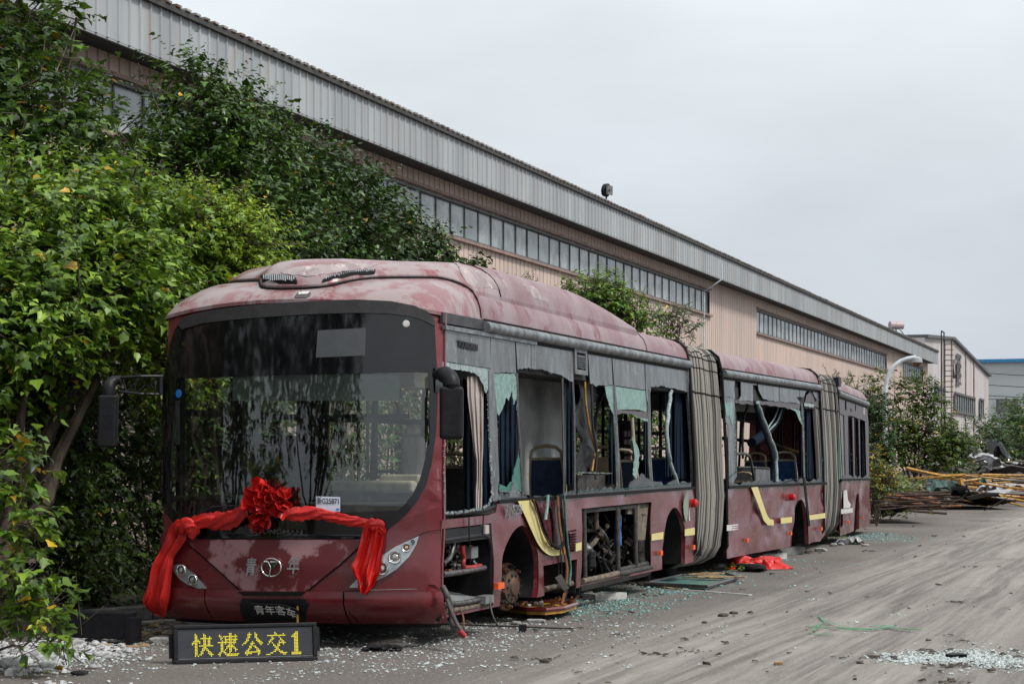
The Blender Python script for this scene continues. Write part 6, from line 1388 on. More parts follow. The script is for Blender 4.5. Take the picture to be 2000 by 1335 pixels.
# ================================================================== red rosette and sash on the nose
ros = empty('red_rosette_sash', fpt(530, 985, .1)); tag(ros, 'big red satin rosette with sash and two hanging tails tied across the bus nose', 'rosette')
def sashrope(pts, name, seed=0):
    rnd = random.Random(seed); P = smooth_path([fpt(x, y, o) for x, y, o, r in pts], len(pts) * 7, 2); rr = [r for *_, r in pts]; n = len(P); rings = []
    for i, p in enumerate(P):
        f = i / (n - 1) * (len(rr) - 1); k = min(int(f), len(rr) - 2); r = (rr[k] + (rr[k + 1] - rr[k]) * (f - k)) * .80
        t = (P[min(i + 1, n - 1)] - P[max(i - 1, 0)]).normalized(); a = t.cross(S1.along()).normalized(); b = t.cross(a)
        ring = []
        for j in range(40):
            ph = 2 * math.pi * j / 40; tw = ph + i * .10
            q = 1 + .22 * (1 - 2 * abs(math.sin(2.5 * tw + .8 * math.sin(i * .3)))) + .13 * (1 - 2 * abs(math.sin(5.5 * tw + i * .22 + seed))) + .22 * noise.noise(Vector((i * .10, math.cos(ph) * 1.5, math.sin(ph) * 1.5 + seed)))
            ring.append(p + a * math.cos(ph) * r * q + b * math.sin(ph) * r * .55 * q)
        rings.append(ring)
    mb = MB(); mb.rings(rings); return mb.build(name, M['cloth_red'], ros, smooth=60)
sashrope([(362, 1030, .06, .05), (385, 1020, .06, .055), (410, 1017, .06, .075), (440, 1018, .06, .09), (466, 1010, .07, .085), (490, 998, .09, .06)], 'sash', 1)
sashrope([(560, 1000, .10, .055), (590, 1002, .07, .07), (620, 1000, .06, .068), (645, 1006, .06, .05), (675, 1013, .06, .052), (705, 1019, .06, .055), (722, 1022, .06, .04)], 'sash', 2)
sashrope([(350, 1042, .06, .06), (362, 1028, .09, .07), (380, 1024, .10, .075), (392, 1032, .08, .06), (382, 1048, .07, .045)], 'knot', 3)
sashrope([(716, 1030, .07, .04), (730, 1022, .10, .055), (744, 1024, .09, .05), (749, 1040, .07, .035)], 'knot', 4)
def tail(rows, name, seed, nf=4, amp=.028, hang=False):
    G = []
    ny = 34
    for j in range(ny):
        f = j / (ny - 1) * (len(rows) - 1); k = min(int(f), len(rows) - 2); g = f - k; A = rows[k]; C = rows[k + 1]; xl, xr, y, yr, o = [A[i] + (C[i] - A[i]) * g for i in range(5)]
        row = []
        for i in range(29):
            u = i / 28; x = xl + (xr - xl) * u; yy = y + (yr - y) * u
            w = amp * (1.0 - 2 * abs(math.sin(u * nf * math.pi + seed + .9 * math.sin(j * .13))) + .7 * (1 - 2 * abs(math.sin(u * nf * 2.3 * math.pi + j * .05))) + .9 * noise.noise(Vector((u * 4 + j * .04, j * .12, seed))))
            if hang:
                t, z = fpx(max(x, 322), yy); base = fmap(t, z, -(o + w)); sh = (x - max(x, 322)) / FPX * base.y; base += Vector((sh, 0, 0)); row.append(base)
            else: row.append(fpt(x, yy, o + w))
        G.append(row)
    mb = MB(); mb.shell(G, S1.along() * .004); return mb.build(name, M['cloth_red'], ros, smooth=60)
tail([(341, 372, 1030, 1030, .07), (334, 372, 1050, 1052, .08), (320, 350, 1085, 1085, .09), (308, 347, 1115, 1118, .10), (298, 345, 1145, 1152, .10), (290, 342, 1168, 1182, .10), (294, 340, 1178, 1206, .10), (310, 340, 1190, 1208, .10)], 'tail', 1.0, 2, .020, True)
tail([(714, 748, 1020, 1022, .09), (711, 754, 1035, 1036, .09), (706, 752, 1060, 1060, .08), (699, 748, 1085, 1085, .08), (688, 745, 1104, 1112, .08), (692, 738, 1118, 1128, .08), (700, 732, 1132, 1142, .08), (700, 722, 1148, 1152, .08), (704, 716, 1153, 1160, .08)], 'tail', 2.0, 2, .024)
# rosette: many ruffled petals, folded and creased
rnd = random.Random(4); x_, up_, nn_ = fdir(530, 985); ct = fpt(528, 982, .10)
def petal(mb, c, ax, size, seed, wid=1.0):
    ax = ax.normalized(); s = ax.cross(nn_ + Vector((.01, .02, .03))).normalized(); w = ax.cross(s); rr = random.Random(seed); p1, p2, p3 = rr.uniform(0, 6), rr.uniform(0, 6), rr.uniform(.7, 1.4)
    G = []
    for j in range(10):
        v = j / 9; row = []
        for i in range(17):
            u = -1 + i / 8; wd = (.25 + .75 * math.sin(min(1, v * 1.15) * math.pi / 2)) * size * wid
            ruf = size * .26 * v * math.sin(u * 5.2 * p3 + p1) + size * .12 * v * math.sin(u * 11 + p2) ; crease = size * .07 * abs(math.sin(u * 7 + p1))
            curl = size * .50 * (v ** 2) * (1 if rr else 1)
            row.append(c + ax * (size * (v ** .8) * (1 - .16 * u * u + .08 * math.sin(u * 8 + p2))) + s * (u * wd * .72) + w * (ruf - crease) + (nn_ * (curl * .35)))
        G.append(row)
    mb.shell(G, w * .0025)
k = 0
def add_ros(cpx, cpy, R_, n, out, name, zs=1.0):
    global k
    c0 = fpt(cpx, cpy, out); 
    for i in range(n):
        phi = i * 2.399; f = (i + .5) / n; th = math.acos(1 - f * .95)
        dirv = x_ * math.sin(th) * math.cos(phi) + up_ * math.sin(th) * math.sin(phi) * zs + nn_ * math.cos(th) * .75
        mb = MB(); petal(mb, c0 - dirv * R_ * .15 + Vector((rnd.uniform(-.01, .01), 0, rnd.uniform(-.01, .01))), dirv, R_ * rnd.uniform(.62, 1.1), 40 + k, rnd.uniform(.8, 1.35)); k += 1
        mb.build('petal', M['cloth_red'], ros, smooth=40)
add_ros(520, 972, .165, 13, .06, 'petal'); add_ros(556, 980, .13, 9, .08, 'petal'); add_ros(524, 1000, .13, 8, .08, 'petal'); add_ros(513, 1022, .085, 7, .06, 'petal'); add_ros(532, 975, .11, 9, .12, 'petal')
# ------------------------------------------------------------------ number card behind the glass
x, up, nn = fdir(643, 982); c = fpt(642, 983, .022) ; xr = (x + up * -.02).normalized()
mb = MB(); mb.shell([[c + xr * a + up * b for a in (-.105, -.03, .04, .105)] for b in (-.065, 0, .06)], nn * -.002); card = mb.build('number_card', M['paper'], None)
tag(card, 'white paper card with a registration number propped behind the windscreen by the rosette', 'paper card')
text_mesh('number_text', '浙G25871', .062, c + nn * .004 + up * .020, xr, up, M['ink'], card, extrude=.0005, offset=.0008, bend=lambda q: Vector((q.x * .78, q.y * 1.05, q.z)))
for dx in (-.078, .085):
    mb = MB(); mb.box(c + xr * dx + up * -.045 + nn * .004, (.012, .001, .007), (xr, nn, up)); mb.build('hole_print', M['sticker'], card)

# ================================================================== LED line sign on the ground
a0, a1 = gp(340, 1297), gp(621, 1289); xd = (a1 - a0).normalized(); W_ = (a1 - a0).length
lean = R(8); bk = Vector((-xd.y, xd.x, 0)); upv = (Vector((0, 0, 1)) * math.cos(lean) + bk * math.sin(lean)).normalized(); fr = xd.cross(upv).normalized(); Hs = .305
sign = empty('led_route_sign', (a0 + a1) / 2); tag(sign, 'black LED route sign with yellow dot characters standing on the ground before the bus', 'sign')
def sb(name, u0, u1, v0, v1, w0, w1, mat, par=None, bev=0):   # u along, v up, w toward the camera
    cc = a0 + xd * ((u0 + u1) / 2) + upv * ((v0 + v1) / 2) + fr * ((w0 + w1) / 2)
    mb = MB(); mb.box(cc, ((u1 - u0) / 2, (v1 - v0) / 2, (w1 - w0) / 2), (xd, upv, fr)); o = mb.build(name, M[mat], par or sign)
    if bev: m = o.modifiers.new('bevel', 'BEVEL'); m.width = bev; m.segments = 2
    return o
sb('case', .0, W_, .0, Hs, -.11, -.02, 'black', None, .008)
for args in ((0, W_, Hs - .030, Hs), (0, W_, 0, .034), (0, .035, .036, Hs - .032), (W_ - .035, W_, .036, Hs - .032)): sb('frame_bar', *args, -.0195, .004, 'black', None, .006)
sb('inner_trim', .036, W_ - .036, .038, .044, -.0195, -.004, 'greyplastic')
sb('led_panel', .036, W_ - .036, .046, Hs - .034, -.0195, -.012, 'ledface')
sb('mounting_ear', -.028, -.001, .05, .24, -.07, -.05, 'black'); sb('mounting_ear', W_ + .001, W_ + .030, .08, .27, -.07, -.05, 'black')
GL = [(0, ["2;8", "23;89", "23;89;12", "23;6-13", "234;89;11,12", "1-5;89;11,12", "0-3;5;89;11,12", "023;89;11,12", "23;5-14", "23;89", "23;7-10", "23;78;10,11", "23;67;11,12", "23;67;11-13", "23;56;12-14", "2;4;13"]),
      (18, ["89", "1;89;12", "12;4-13", "23;5;89;12", "2;5-13", "3;56;89;11,12", "0-12", "23;5;89;11", "23;7-10", "23;6-11", "23;6;89;11,12", "23;5;89;12,13", "234;89;12", "12;45;8", "01;5-14", "1;6-13"]),
      (35, ["5;9", "456;9,10", "45;9,10", "45;9,10", "34;10,11", "34;10-12", "23;7;11-13", "12;678;12-14", "0;67;13", "56;89", "56;9,10", "45;10,11", "34;10-12", "2-12", "2-6;11,12", "3;11"]),
      (52, ["6", "67;12", "1-13", "4;9", "45;10", "34;10,11", "23;9;11,12", "2;4;9-13", "1;5;89;12", "56;89", "678", "78", "6-9", "56;9-11", "34;10-14", "012;12,13"]),
      (70, ["34", "234", "1-4", "0-4"] + ["234"] * 10 + ["0-6", "0-6"])]
def cols(s):
    out = set()
    for part in s.split(';'):
        if '-' in part: a, b = part.split('-'); out |= set(range(int(a), int(b) + 1))
        elif ',' in part: out |= {int(q) for q in part.split(',')}
        elif int(part) > 15 or (len(part) > 1 and part[0] == '0'): out |= {int(ch) for ch in part}
        else: out.add(int(part))
    return out
def cols2(s):                                            # '12' and the like mean two neighbouring columns unless preceded by a lone number group
    return cols(s)
pitch = (1.02 * W_ / 285) * 2.76; u00 = (376.9 - 340) / 283 * W_; mb = MB()
for off, rows in GL:
    for r, s in enumerate(rows):
        cs = set()
        for part in s.split(';'):
            if part in ('12', '10') and off in (18, 35) and part == '12' and (s.startswith('12;')) and part == s.split(';')[0]: cs |= {1, 2}
            else: cs |= cols(part)
        for cc in cs:
            q = a0 + xd * (u00 + (off + cc) * pitch) + upv * (.232 - r * (.172 / 15)) + fr * -.0115
            mb.rings([[q + (xd * math.cos(math.pi * j / 3) + upv * math.sin(math.pi * j / 3)) * rr + fr * h for j in range(6)] for rr, h in ((.0052, 0), (.0046, .0022), (.0022, .0034))])
mb.build('led_characters', M['led'], sign)

# ================================================================== debris on the ground
def ico(c, r, seed, sx=1, sy=1, sz=.7, sub=2, rough=.35):
    bm = bmesh.new(); bmesh.ops.create_icosphere(bm, subdivisions=sub, radius=1); rd = random.Random(seed); o = Vector((rd.uniform(0, 50), rd.uniform(0, 50), 0)); rot = Matrix.Rotation(rd.uniform(0, 6), 3, 'Z')
    vs = []
    for v in bm.verts:
        n = noise.noise(v.co * 1.3 + o) + .5 * noise.noise(v.co * 3 + o); p = v.co * (1 + rough * n)
        for ax in range(3): p[ax] = max(-.78, min(.82, p[ax]))
        p = rot @ Vector((p.x * sx, p.y * sy, p.z * sz)); vs.append(Vector(c) + p * r)
    fs = [[v.index for v in f.verts] for f in bm.faces]; bm.free(); return vs, fs
def rock(px, py, r, mat, label, group=None, seed=0, name='stone', **kw):
    c = gp(px, py); vs, fs = ico(c + Vector((0, 0, r * .55 * kw.get('sz', .7))), r, seed, **kw)
    mb = MB(); mb.add(vs, fs); o = mb.build(name, M[mat], None, smooth=30, loc=c); tag(o, label, name.replace('_', ' '), group); return o
rnd = random.Random(12)
GR = 'white plaster rubble under the branches at the bottom left'
for i in range(38):
    px_ = rnd.uniform(-20, 205); py_ = rnd.uniform(1243, 1318)
    if (px_ > 110 and py_ > 1290): continue
    rock(px_, py_, rnd.choice([.03, .04, .05, .075, .10]) * (1.0 if px_ < 120 else .7), 'rubble', 'chunk of white plaster rubble lying at the bottom left under the branches', GR, i, 'rubble_chunk', sx=1.3, sz=.55)
for (x, y, r, m, lab, sx) in ((316, 1256, .085, 'foam', 'flat white stone left of the LED sign', 1.6), (1412, 1203, .05, 'soil', 'larger of the brown clods on the road right of the bus hub', 1.3), (1433, 1198, .04, 'soil', 'brown clod on the road just beyond the larger one', 1.5), (1376, 1216, .03, 'soil', 'small dark clod nearest the bus on the open road', 1.2),
      (1521, 1297, .045, 'wood', 'yellowish brown lump alone in the middle of the dusty road foreground', 1.5), (1680, 1295, .03, 'soil', 'small black stone left of the white glass patch', 1.1), (1008, 1219, .05, 'foam', 'small flat white pebble in front of the fallen wheel arch panel', 1.4), (1047, 1216, .06, 'foam', 'white foam lump in front of the fallen wheel arch panel', 1.9),
      (1412, 1109, .12, 'foam', 'grey white lump beneath the first bellows, nearest the wheel', 1.7), (1436, 1103, .11, 'foam', 'grey white lump beneath the first bellows beside the red cloth', 1.6), (1540, 1082, .20, 'concrete', 'grey broken concrete lump under the middle bus section', 1.6), (780, 1262, .05, 'foam', 'white chip standing on the black broken plate', .8),
      (1147, 1166, .10, 'concrete', 'grey concrete lump left of the long white foam slab', 1.3), (1628, 1066, .08, 'foam', 'white lump on the ground under the second bellows', 1.2), (1642, 1064, .07, 'foam', 'white chip beside the weeds under the second bellows', 1.0), (1690, 1066, .06, 'foam', 'lone white pebble on the road beyond the second bellows', 1.4), (1604, 1076, .09, 'foam', 'flat white scrap just in front of the second bellows', 1.5), (1868, 1284, .06, 'black', 'small black lump on the white glass patch', 1.8)):
    rock(x, y, r, m, lab, None, int(x), 'stone', sx=sx, sz=.5)
# crumbs of glass and grit (nobody could count them)
def scatter(name, label, pts, size, mat, cat, h=.6):
    n = len(pts); tv = np.array([(-1, -.8, 0), (1, -.9, 0), (.8, 1, 0), (-.9, .8, 0), (-.7, -.6, 1), (.7, -.7, 1), (.6, .7, 1), (-.7, .6, 1)], float); tf = [(4, 5, 6, 7), (0, 1, 5, 4), (1, 2, 6, 5), (2, 3, 7, 6), (3, 0, 4, 7)]
    rg = np.random.default_rng(len(name) + n); a = rg.random(n) * 6.28; s = size * (.35 + 2.2 * rg.random(n) ** 5 + .5 * rg.random(n)); t = rg.normal(scale=.3, size=(n, 2))
    X = tv[None, :, 0] * s[:, None]; Y = tv[None, :, 1] * s[:, None] * (.5 + rg.random((n, 1)) * .6); Z = tv[None, :, 2] * s[:, None] * h
    j = rg.normal(scale=.28, size=(3, n, 8)) * s[None, :, None]; X = X + j[0]; Y = Y + j[1]; Z = np.abs(Z + j[2] * .6)
    V = np.stack([pts[:, 0:1] + X * np.cos(a)[:, None] - Y * np.sin(a)[:, None], pts[:, 1:2] + X * np.sin(a)[:, None] + Y * np.cos(a)[:, None], Z + .004 + t[:, :1] * X * .5 + .15 * size], 2).reshape(-1, 3)
    Fq = (np.array(tf)[None] + (np.arange(n) * 8)[:, None, None]).reshape(-1, 4)
    me = bpy.data.meshes.new(name); me.vertices.add(len(V)); me.vertices.foreach_set('co', V.ravel().astype(np.float32)); me.loops.add(Fq.size); me.loops.foreach_set('vertex_index', Fq.ravel().astype(np.int32)); me.polygons.add(len(Fq)); me.polygons.foreach_set('loop_start', np.arange(0, Fq.size, 4, dtype=np.int32))
    me.update(calc_edges=True); me.materials.append(M[mat]); o = bpy.data.objects.new(name, me); COL.objects.link(o); tag(o, label, cat, kind='stuff'); return o
rg = np.random.default_rng(5)
def gauss_px(specs):
    out = []
    for px_, py_, sx, sy, n in specs:
        x = rg.normal(px_, sx, n); y = np.clip(rg.normal(py_, sy, n), 960, 1345); Y = CH * FPX / (y - HZ); q = np.stack([(x - 1000) / FPX * Y, Y], 1)
        if n > 100:                                        # most crumbs lie in clumps
            k = rg.choice(n, max(6, n // 30)); h = rg.random(n) < .55; q[h] = q[rg.choice(k, h.sum())] + rg.normal(scale=.09, size=(h.sum(), 2))
        out.append(q)
    return np.vstack(out)
scatter('teal_glass_crumbs', 'teal crumbs of shattered window glass strewn along the right side of the bus', gauss_px([(1200, 1180, 60, 11, 1100), (1290, 1150, 60, 10, 800), (1150, 1192, 40, 10, 450), (1390, 1125, 60, 8, 400), (1720, 1050, 45, 5, 1000), (1700, 1047, 30, 4, 400), (1500, 1100, 70, 12, 400), (1340, 1142, 50, 7, 500)]), .008, 'glassteal', 'broken glass')
scatter('white_glass_crumbs', 'white glass crumbs and grit strewn on the asphalt in front of the bus', gauss_px([(760, 1262, 120, 22, 1100), (980, 1235, 90, 16, 1000), (600, 1305, 200, 20, 500), (1150, 1225, 110, 20, 500), (200, 1275, 70, 22, 1300), (250, 1240, 60, 20, 350), (900, 1275, 200, 25, 400), (1500, 1200, 300, 60, 200)]), .0062, 'glasschip', 'broken glass')
scatter('white_glass_patch', 'pale patch of crushed glass lying on the road at the lower right', gauss_px([(1830, 1284, 60, 7, 1500), (1940, 1293, 50, 8, 1300), (1900, 1275, 60, 6, 500), (1800, 1290, 40, 4, 500)]), .007, 'glasschip', 'broken glass')
scatter('rubble_crumbs', 'fine white plaster crumbs between the rubble at the bottom left', gauss_px([(60, 1275, 70, 22, 1600), (140, 1262, 50, 16, 800)]), .013, 'rubble', 'rubble', .8)
scatter('road_grit', 'small dark grit and clods lying about the road', gauss_px([(1500, 1150, 350, 90, 260), (1200, 1250, 250, 40, 160), (1800, 1050, 120, 40, 120), (1850, 1290, 90, 18, 140)]), .014, 'soil', 'grit')
scatter('leaf_litter', 'dead leaves and twigs littering the soil left of the bus', gauss_px([(180, 1215, 90, 14, 900), (230, 1235, 60, 12, 300)]), .022, 'wood', 'litter', .25)
# fallen wheel arch panel below the hub
def ground_panel(name, label, cat, pts, mats, h0=.03, th=.03, rim=None, tilt=None):
    P = [gp(*p) for p in pts]; c = sum(P, Vector()) / len(P); root = empty(name, Vector((c.x, c.y, 0))); tag(root, label, cat)
    zz = [h0 + (tilt[i] if tilt else 0) for i in range(len(P))]; A = [Vector((p.x, p.y, z)) for p, z in zip(P, zz)]; Bq = [p - Vector((0, 0, th)) for p in A]; n = len(P); mb = MB()
    mb.add(A + Bq, [tuple(range(n)), tuple(range(n, 2 * n))] + [(i, (i + 1) % n, n + (i + 1) % n, n + i) for i in range(n)]); mb.build('panel', M[mats[0]], root)
    if rim: mb = MB(); mb.tube([a + Vector((0, 0, .01)) for a in A] + [A[0] + Vector((0, 0, .01))], rim, 6); mb.build('rim', M[mats[1]], root)
    return root, A
root, A = ground_panel('fallen_arch_panel', 'fallen maroon wheel arch panel with rusty orange inside lying under the front hub', 'body panel', [(982, 1200), (1000, 1206), (1030, 1211), (1065, 1212), (1100, 1208), (1126, 1199), (1110, 1196), (1060, 1195), (1010, 1196)], ('yellowbar', 'redfront'), .10, .04, .022)
rnd = random.Random(3); 
for i in range(14):
    a = gp(rnd.uniform(995, 1115), rnd.uniform(1197, 1207)); mb = MB(); mb.tube([a + Vector((0, 0, .11)), a + Vector((rnd.uniform(-.12, .12), rnd.uniform(-.1, .1), .13 + rnd.random() * .12))], .012, 5); mb.build('bent_bracket', M['rust'], root)
for i in range(9):
    a = gp(rnd.uniform(1000, 1065), rnd.uniform(1199, 1206)); vs, fs = ico(a + Vector((0, 0, .125)), .028, i + 90); mb = MB(); mb.add(vs, fs); mb.build('crumb', M['rubble'], root)
# thin rod with a black clip
rod = empty('thin_rod', gp(980, 1227)); tag(rod, 'thin grey rod with a black clip lying across the ground before the front hub', 'rod')
mb = MB(); mb.tube([gp(842, 1221) + Vector((0, 0, .02)), gp(980, 1226) + Vector((0, 0, .02)), gp(1119, 1231) + Vector((0, 0, .02))], .009, 6); mb.build('bar', M['steel'], rod)
mb = MB(); mb.box(gp(1021, 1234) + Vector((0, 0, .035)), (.035, .03, .034)); mb.build('clip', M['black'], rod)
# long white slab, white strip, boards
def slab(name, label, cat, a, b, w, h, mat, z=0.0, group=None, wob=.0, seed=0):
    A_, B_ = gp(*a), gp(*b); d = (B_ - A_); L_ = d.length; d.normalize(); s = Vector((-d.y, d.x, 0)); rings = []; n = 9
    for i in range(n):
        f = i / (n - 1); p = A_ + d * L_ * f + Vector((0, 0, z)); ww = w / 2 * (1 + wob * noise.noise(Vector((f * 4, seed, 0)))); hh = h * (1 + wob * noise.noise(Vector((f * 5, seed, 3))))
        rings.append([p - s * ww, p + s * ww, p + s * ww * .94 + Vector((0, 0, hh)), p - s * ww * .94 + Vector((0, 0, hh))])
    mb = MB(); mb.rings(rings); o = mb.build(name, M[mat], None, smooth=25, loc=A_); tag(o, label, cat, group); return o
slab('foam_slab', 'long dirty white foam slab on teal glass crumbs below the engine bay', 'foam slab', (1150, 1172), (1211, 1168), .22, .075, 'foam', wob=.3)
slab('white_strip', 'long thin white plastic strip lying on the road beside the broken wooden frame', 'strip', (1308, 1150), (1466, 1162), .05, .012, 'whitefilm')
slab('grey_board', 'grey splintered board lying under the rear of the front bus section', 'board', (1250, 1143), (1308, 1130), .14, .03, 'engine', wob=.4, seed=3)
slab('grey_strip', 'thin grey strip beside the heap of red cloth', 'strip', (1478, 1114), (1545, 1112), .06, .012, 'steel')
slab('grey_foam_slab', 'white slab leaning under the bus right behind the red cloth', 'foam slab', (1475, 1094), (1522, 1091), .3, .10, 'foam', wob=.3, seed=6)
slab('brown_lath', 'thin brown lath in front of the bay of the rear engine', 'board', (1228, 1140), (1330, 1152), .05, .02, 'wood', wob=.2, seed=8)
root, A = ground_panel('broken_wooden_frame', 'broken plywood frame with teal glass lying on the ground before the first bellows', 'frame', [(1258, 1146), (1380, 1152), (1441, 1134), (1418, 1126), (1330, 1129)], ('glassteal', 'greydark'), .035, .02, .022)
rnd = random.Random(9)
for i in range(9):
    a = gp(rnd.uniform(1335, 1415), rnd.uniform(1129, 1141)); b = a + Vector((rnd.uniform(.2, .5), rnd.uniform(-.3, .3), 0)); mb = MB(); mb.box((a + b) / 2 + Vector((0, 0, .055 + .004 * i)), ((b - a).length / 2, .05, .006), ((b - a).normalized(), Vector((0, 0, 1)).cross((b - a).normalized()), Vector((0, 0, 1)))); mb.build('splinter', M['wood'], root)
# heap of red cloth
c = gp(1478, 1112); mb = MB(); G = []
for j in range(30):
    row = []
    for i in range(46):
        u, v = i / 45, j / 29; x = (u - .45) * .95; y = v * .6
        hgt = .12 * math.exp(-((u - .22) / .16) ** 2 - ((v - .6) / .35) ** 2) + .10 * math.exp(-((u - .62) / .25) ** 2 - ((v - .5) / .35) ** 2)
        w = (.5 - abs(noise.noise(Vector((u * 5, v * 4, 1))))) * .26 + abs(noise.noise(Vector((u * 11, v * 8, 4)))) * .07
        e = min(1, 6 * min(u, 1 - u, v, 1 - v)); row.append(c + Vector((x + .10 * noise.noise(Vector((u * 7, v * 6, 1))), y + .08 * noise.noise(Vector((u * 7, v * 6, 9))), .01 + (hgt + w * (.4 + 2.2 * hgt)) * e)))
    G.append(row)
mb.grid(G); o = mb.build('red_cloth', M['cloth_red'], None, smooth=50, loc=c); tag(o, 'crumpled heap of bright red cloth on the ground beneath the middle bus section', 'cloth')
c = gp(1466, 1116); vs, fs = ico(c + Vector((0, 0, .06)), .2, 4, sx=1.6, sy=.6, sz=.35); mb = MB(); mb.add(vs, fs); o = mb.build('black_rag', M['black'], None, smooth=40, loc=c); tag(o, 'flat black rag lying in front of the heap of red cloth', 'rag')
# crumpled sheet behind second bellows
def crumple(name, label, cat, px_, py_, w, d, h, mat, seed, y=None, group=None, ridge=1.0, res=28):
    c = gp(px_, py_) if y is None else at(px_, py_, y); G = []
    if y is not None: c.z = max(0, c.z)
    for j in range(res):
        G.append([c + Vector(((i / (res - 1) - .5) * w, (j / (res - 1)) * d, .01 + h * (.55 - abs(noise.noise(Vector((i * .16 * ridge, j * .18 * ridge, seed))))) * 1.6 * min(1, 5 * min(i, res - 1 - i) / res + .1) + h * .5 * noise.noise(Vector((i * .06, j * .06, seed + 5))))) for i in range(res)])
    for r in G:
        for p in r: p.z = max(.006, p.z)
    mb = MB(); mb.shell(G, Vector((0, 0, .006))); o = mb.build(name, M[mat], None, smooth=55, loc=Vector((c.x, c.y, c.z))); tag(o, label, cat, group); return o
crumple('crumpled_sheet', 'crumpled grey white sheet on the ground just right of the second bellows', 'sheet', 1660, 1063, .55, .5, .14, 'whitesheet', 2)
crumple('broken_plate', 'black broken plastic plate lying on the asphalt in front of the bus corner', 'plate', 745, 1272, .34, .2, .035, 'black', 7)
# green strapping
st = empty('green_straps', gp(1690, 1232)); tag(st, 'tangle of bright green plastic strapping lying on the dusty road', 'strap')
for pts in ([(1600, 1204), (1606, 1213), (1630, 1222), (1660, 1229), (1720, 1232)], [(1575, 1226), (1600, 1223), (1650, 1233), (1700, 1231), (1748, 1228)], [(1577, 1237), (1605, 1241), (1628, 1243)], [(1580, 1230), (1640, 1228), (1700, 1233), (1745, 1226)], [(1700, 1229), (1725, 1224), (1760, 1231), (1797, 1236)], [(1720, 1225), (1760, 1233), (1800, 1231)], [(1590, 1234), (1605, 1217), (1622, 1222)]):
    P = smooth_path([gp(*p) + Vector((0, 0, .012 + .02 * random.random())) for p in pts], 14, 1); mb = MB(); mb.tube(P, .010, 5, flat=.3, up=Vector((0, 0, 1))); mb.build('strap', M['greenstrap'], st)
# left side: black box, kerb, shoe sole, stick
c = at(190, 1205, 19.6); bx = empty('black_casing', Vector((c.x, c.y, 0))); tag(bx, 'long black plastic casing lying at the foot of the vine hedge left of the bus', 'box')
bx_ax = (Vector((.94, -.34, 0)), Vector((.34, .94, 0)), Vector((0, 0, 1)))
mb = MB(); mb.box(Vector((c.x - .02, c.y, .16)), (.36, .10, .115), bx_ax); o = mb.build('case', M['black'], bx); m = o.modifiers.new('bevel', 'BEVEL'); m.width = .012; m.segments = 2
mb = MB(); mb.box(Vector((c.x + .34, c.y - .14, .12)), (.022, .10, .11), bx_ax); mb.build('end_cap', M['black'], bx)
K0, K1 = at(205, 1215, 21.6), at(330, 1205, 22.3); kb = MB(); dirk = Vector((K1.x - K0.x, K1.y - K0.y, 0)).normalized(); pk = Vector((-dirk.y, dirk.x, 0))
for i in range(3):
    a = Vector((K0.x, K0.y, 0)) + dirk * (-.3 + i * .92); mb = MB(); mb.box(a + dirk * .42 + Vector((0, 0, .09)), (.44, .08, .07), (dirk, pk, Vector((0, 0, 1)))); o = mb.build('kerb_stone', M['concrete'], None, loc=a); m = o.modifiers.new('bevel', 'BEVEL'); m.width = .015; m.segments = 2
    tag(o, ('concrete kerb stone behind the black casing', 'concrete kerb stone between the black casing and the bus', 'concrete kerb stone nearest the left bus corner')[i], 'kerb stone', 'kerb stones left of the bus')
slab('pale_plank', 'pale flat plank on the ground left of the bumper', 'plank', (256, 1222), (330, 1214), .18, .03, 'foam', wob=.2, seed=2)
slab('stick', 'dry bent stick lying on the soil left of the LED sign', 'stick', (222, 1268), (290, 1259), .02, .015, 'wood', wob=.8, seed=5)
c = gp(155, 1318); vs, fs = ico(c + Vector((0, 0, .02)), .09, 8, sx=1.0, sy=.45, sz=.2, rough=.1); mb = MB(); mb.add(vs, fs); o = mb.build('shoe_sole', M['black'], None, smooth=40, loc=c); tag(o, 'black shoe sole lying at the bottom left edge of the asphalt', 'shoe sole')
# weeds
def weeds(px_, py_, n, h, seed, label):
    rg2 = np.random.default_rng(seed); c = gp(px_, py_); root = empty('weed', c); tag(root, label, 'weed'); mbx = MB()
    P = np.array([[c.x + rg2.normal(scale=.25), c.y + rg2.normal(scale=.15), rg2.random() * h] for _ in range(n)]); u = np.tile(np.array([.2, -.4, .8]), (n, 1)) + rg2.normal(scale=.3, size=(n, 3))
    foliage('foliage', rg2, [(c.x, c.y, -9, .01, .01, .01)], 1, 5, .05, G_LITE, M['leaf'], root, 'simple', twig=.12, extra=(P, u))
weeds(1625, 1062, 60, .22, 1, 'small green weed growing under the second bellows'); weeds(1440, 1116, 14, .06, 2, 'tiny weed by the lumps under the first bellows')
# grassy tuft behind the rear corner
rg2 = np.random.default_rng(6); c = at(1730, 960, 56); root = empty('grass_tuft', Vector((c.x, c.y, 0))); tag(root, 'tall yellowish grass tuft between the bus rear and the scrap', 'grass')
n = 500; P = np.stack([c.x + rg2.normal(scale=.35, size=n), c.y + rg2.normal(scale=.6, size=n), rg2.random(n) * .9], 1); u = np.tile(np.array([0, -.3, 1.0]), (n, 1)) + rg2.normal(scale=.35, size=(n, 3))
foliage('foliage', rg2, [(c.x, c.y, -9, .01, .01, .01)], 1, 4, .16, [(.10, .14, .03), (.14, .15, .04)], M['leaf'], root, 'simple', twig=.3, droop=-.4, extra=(P, u))
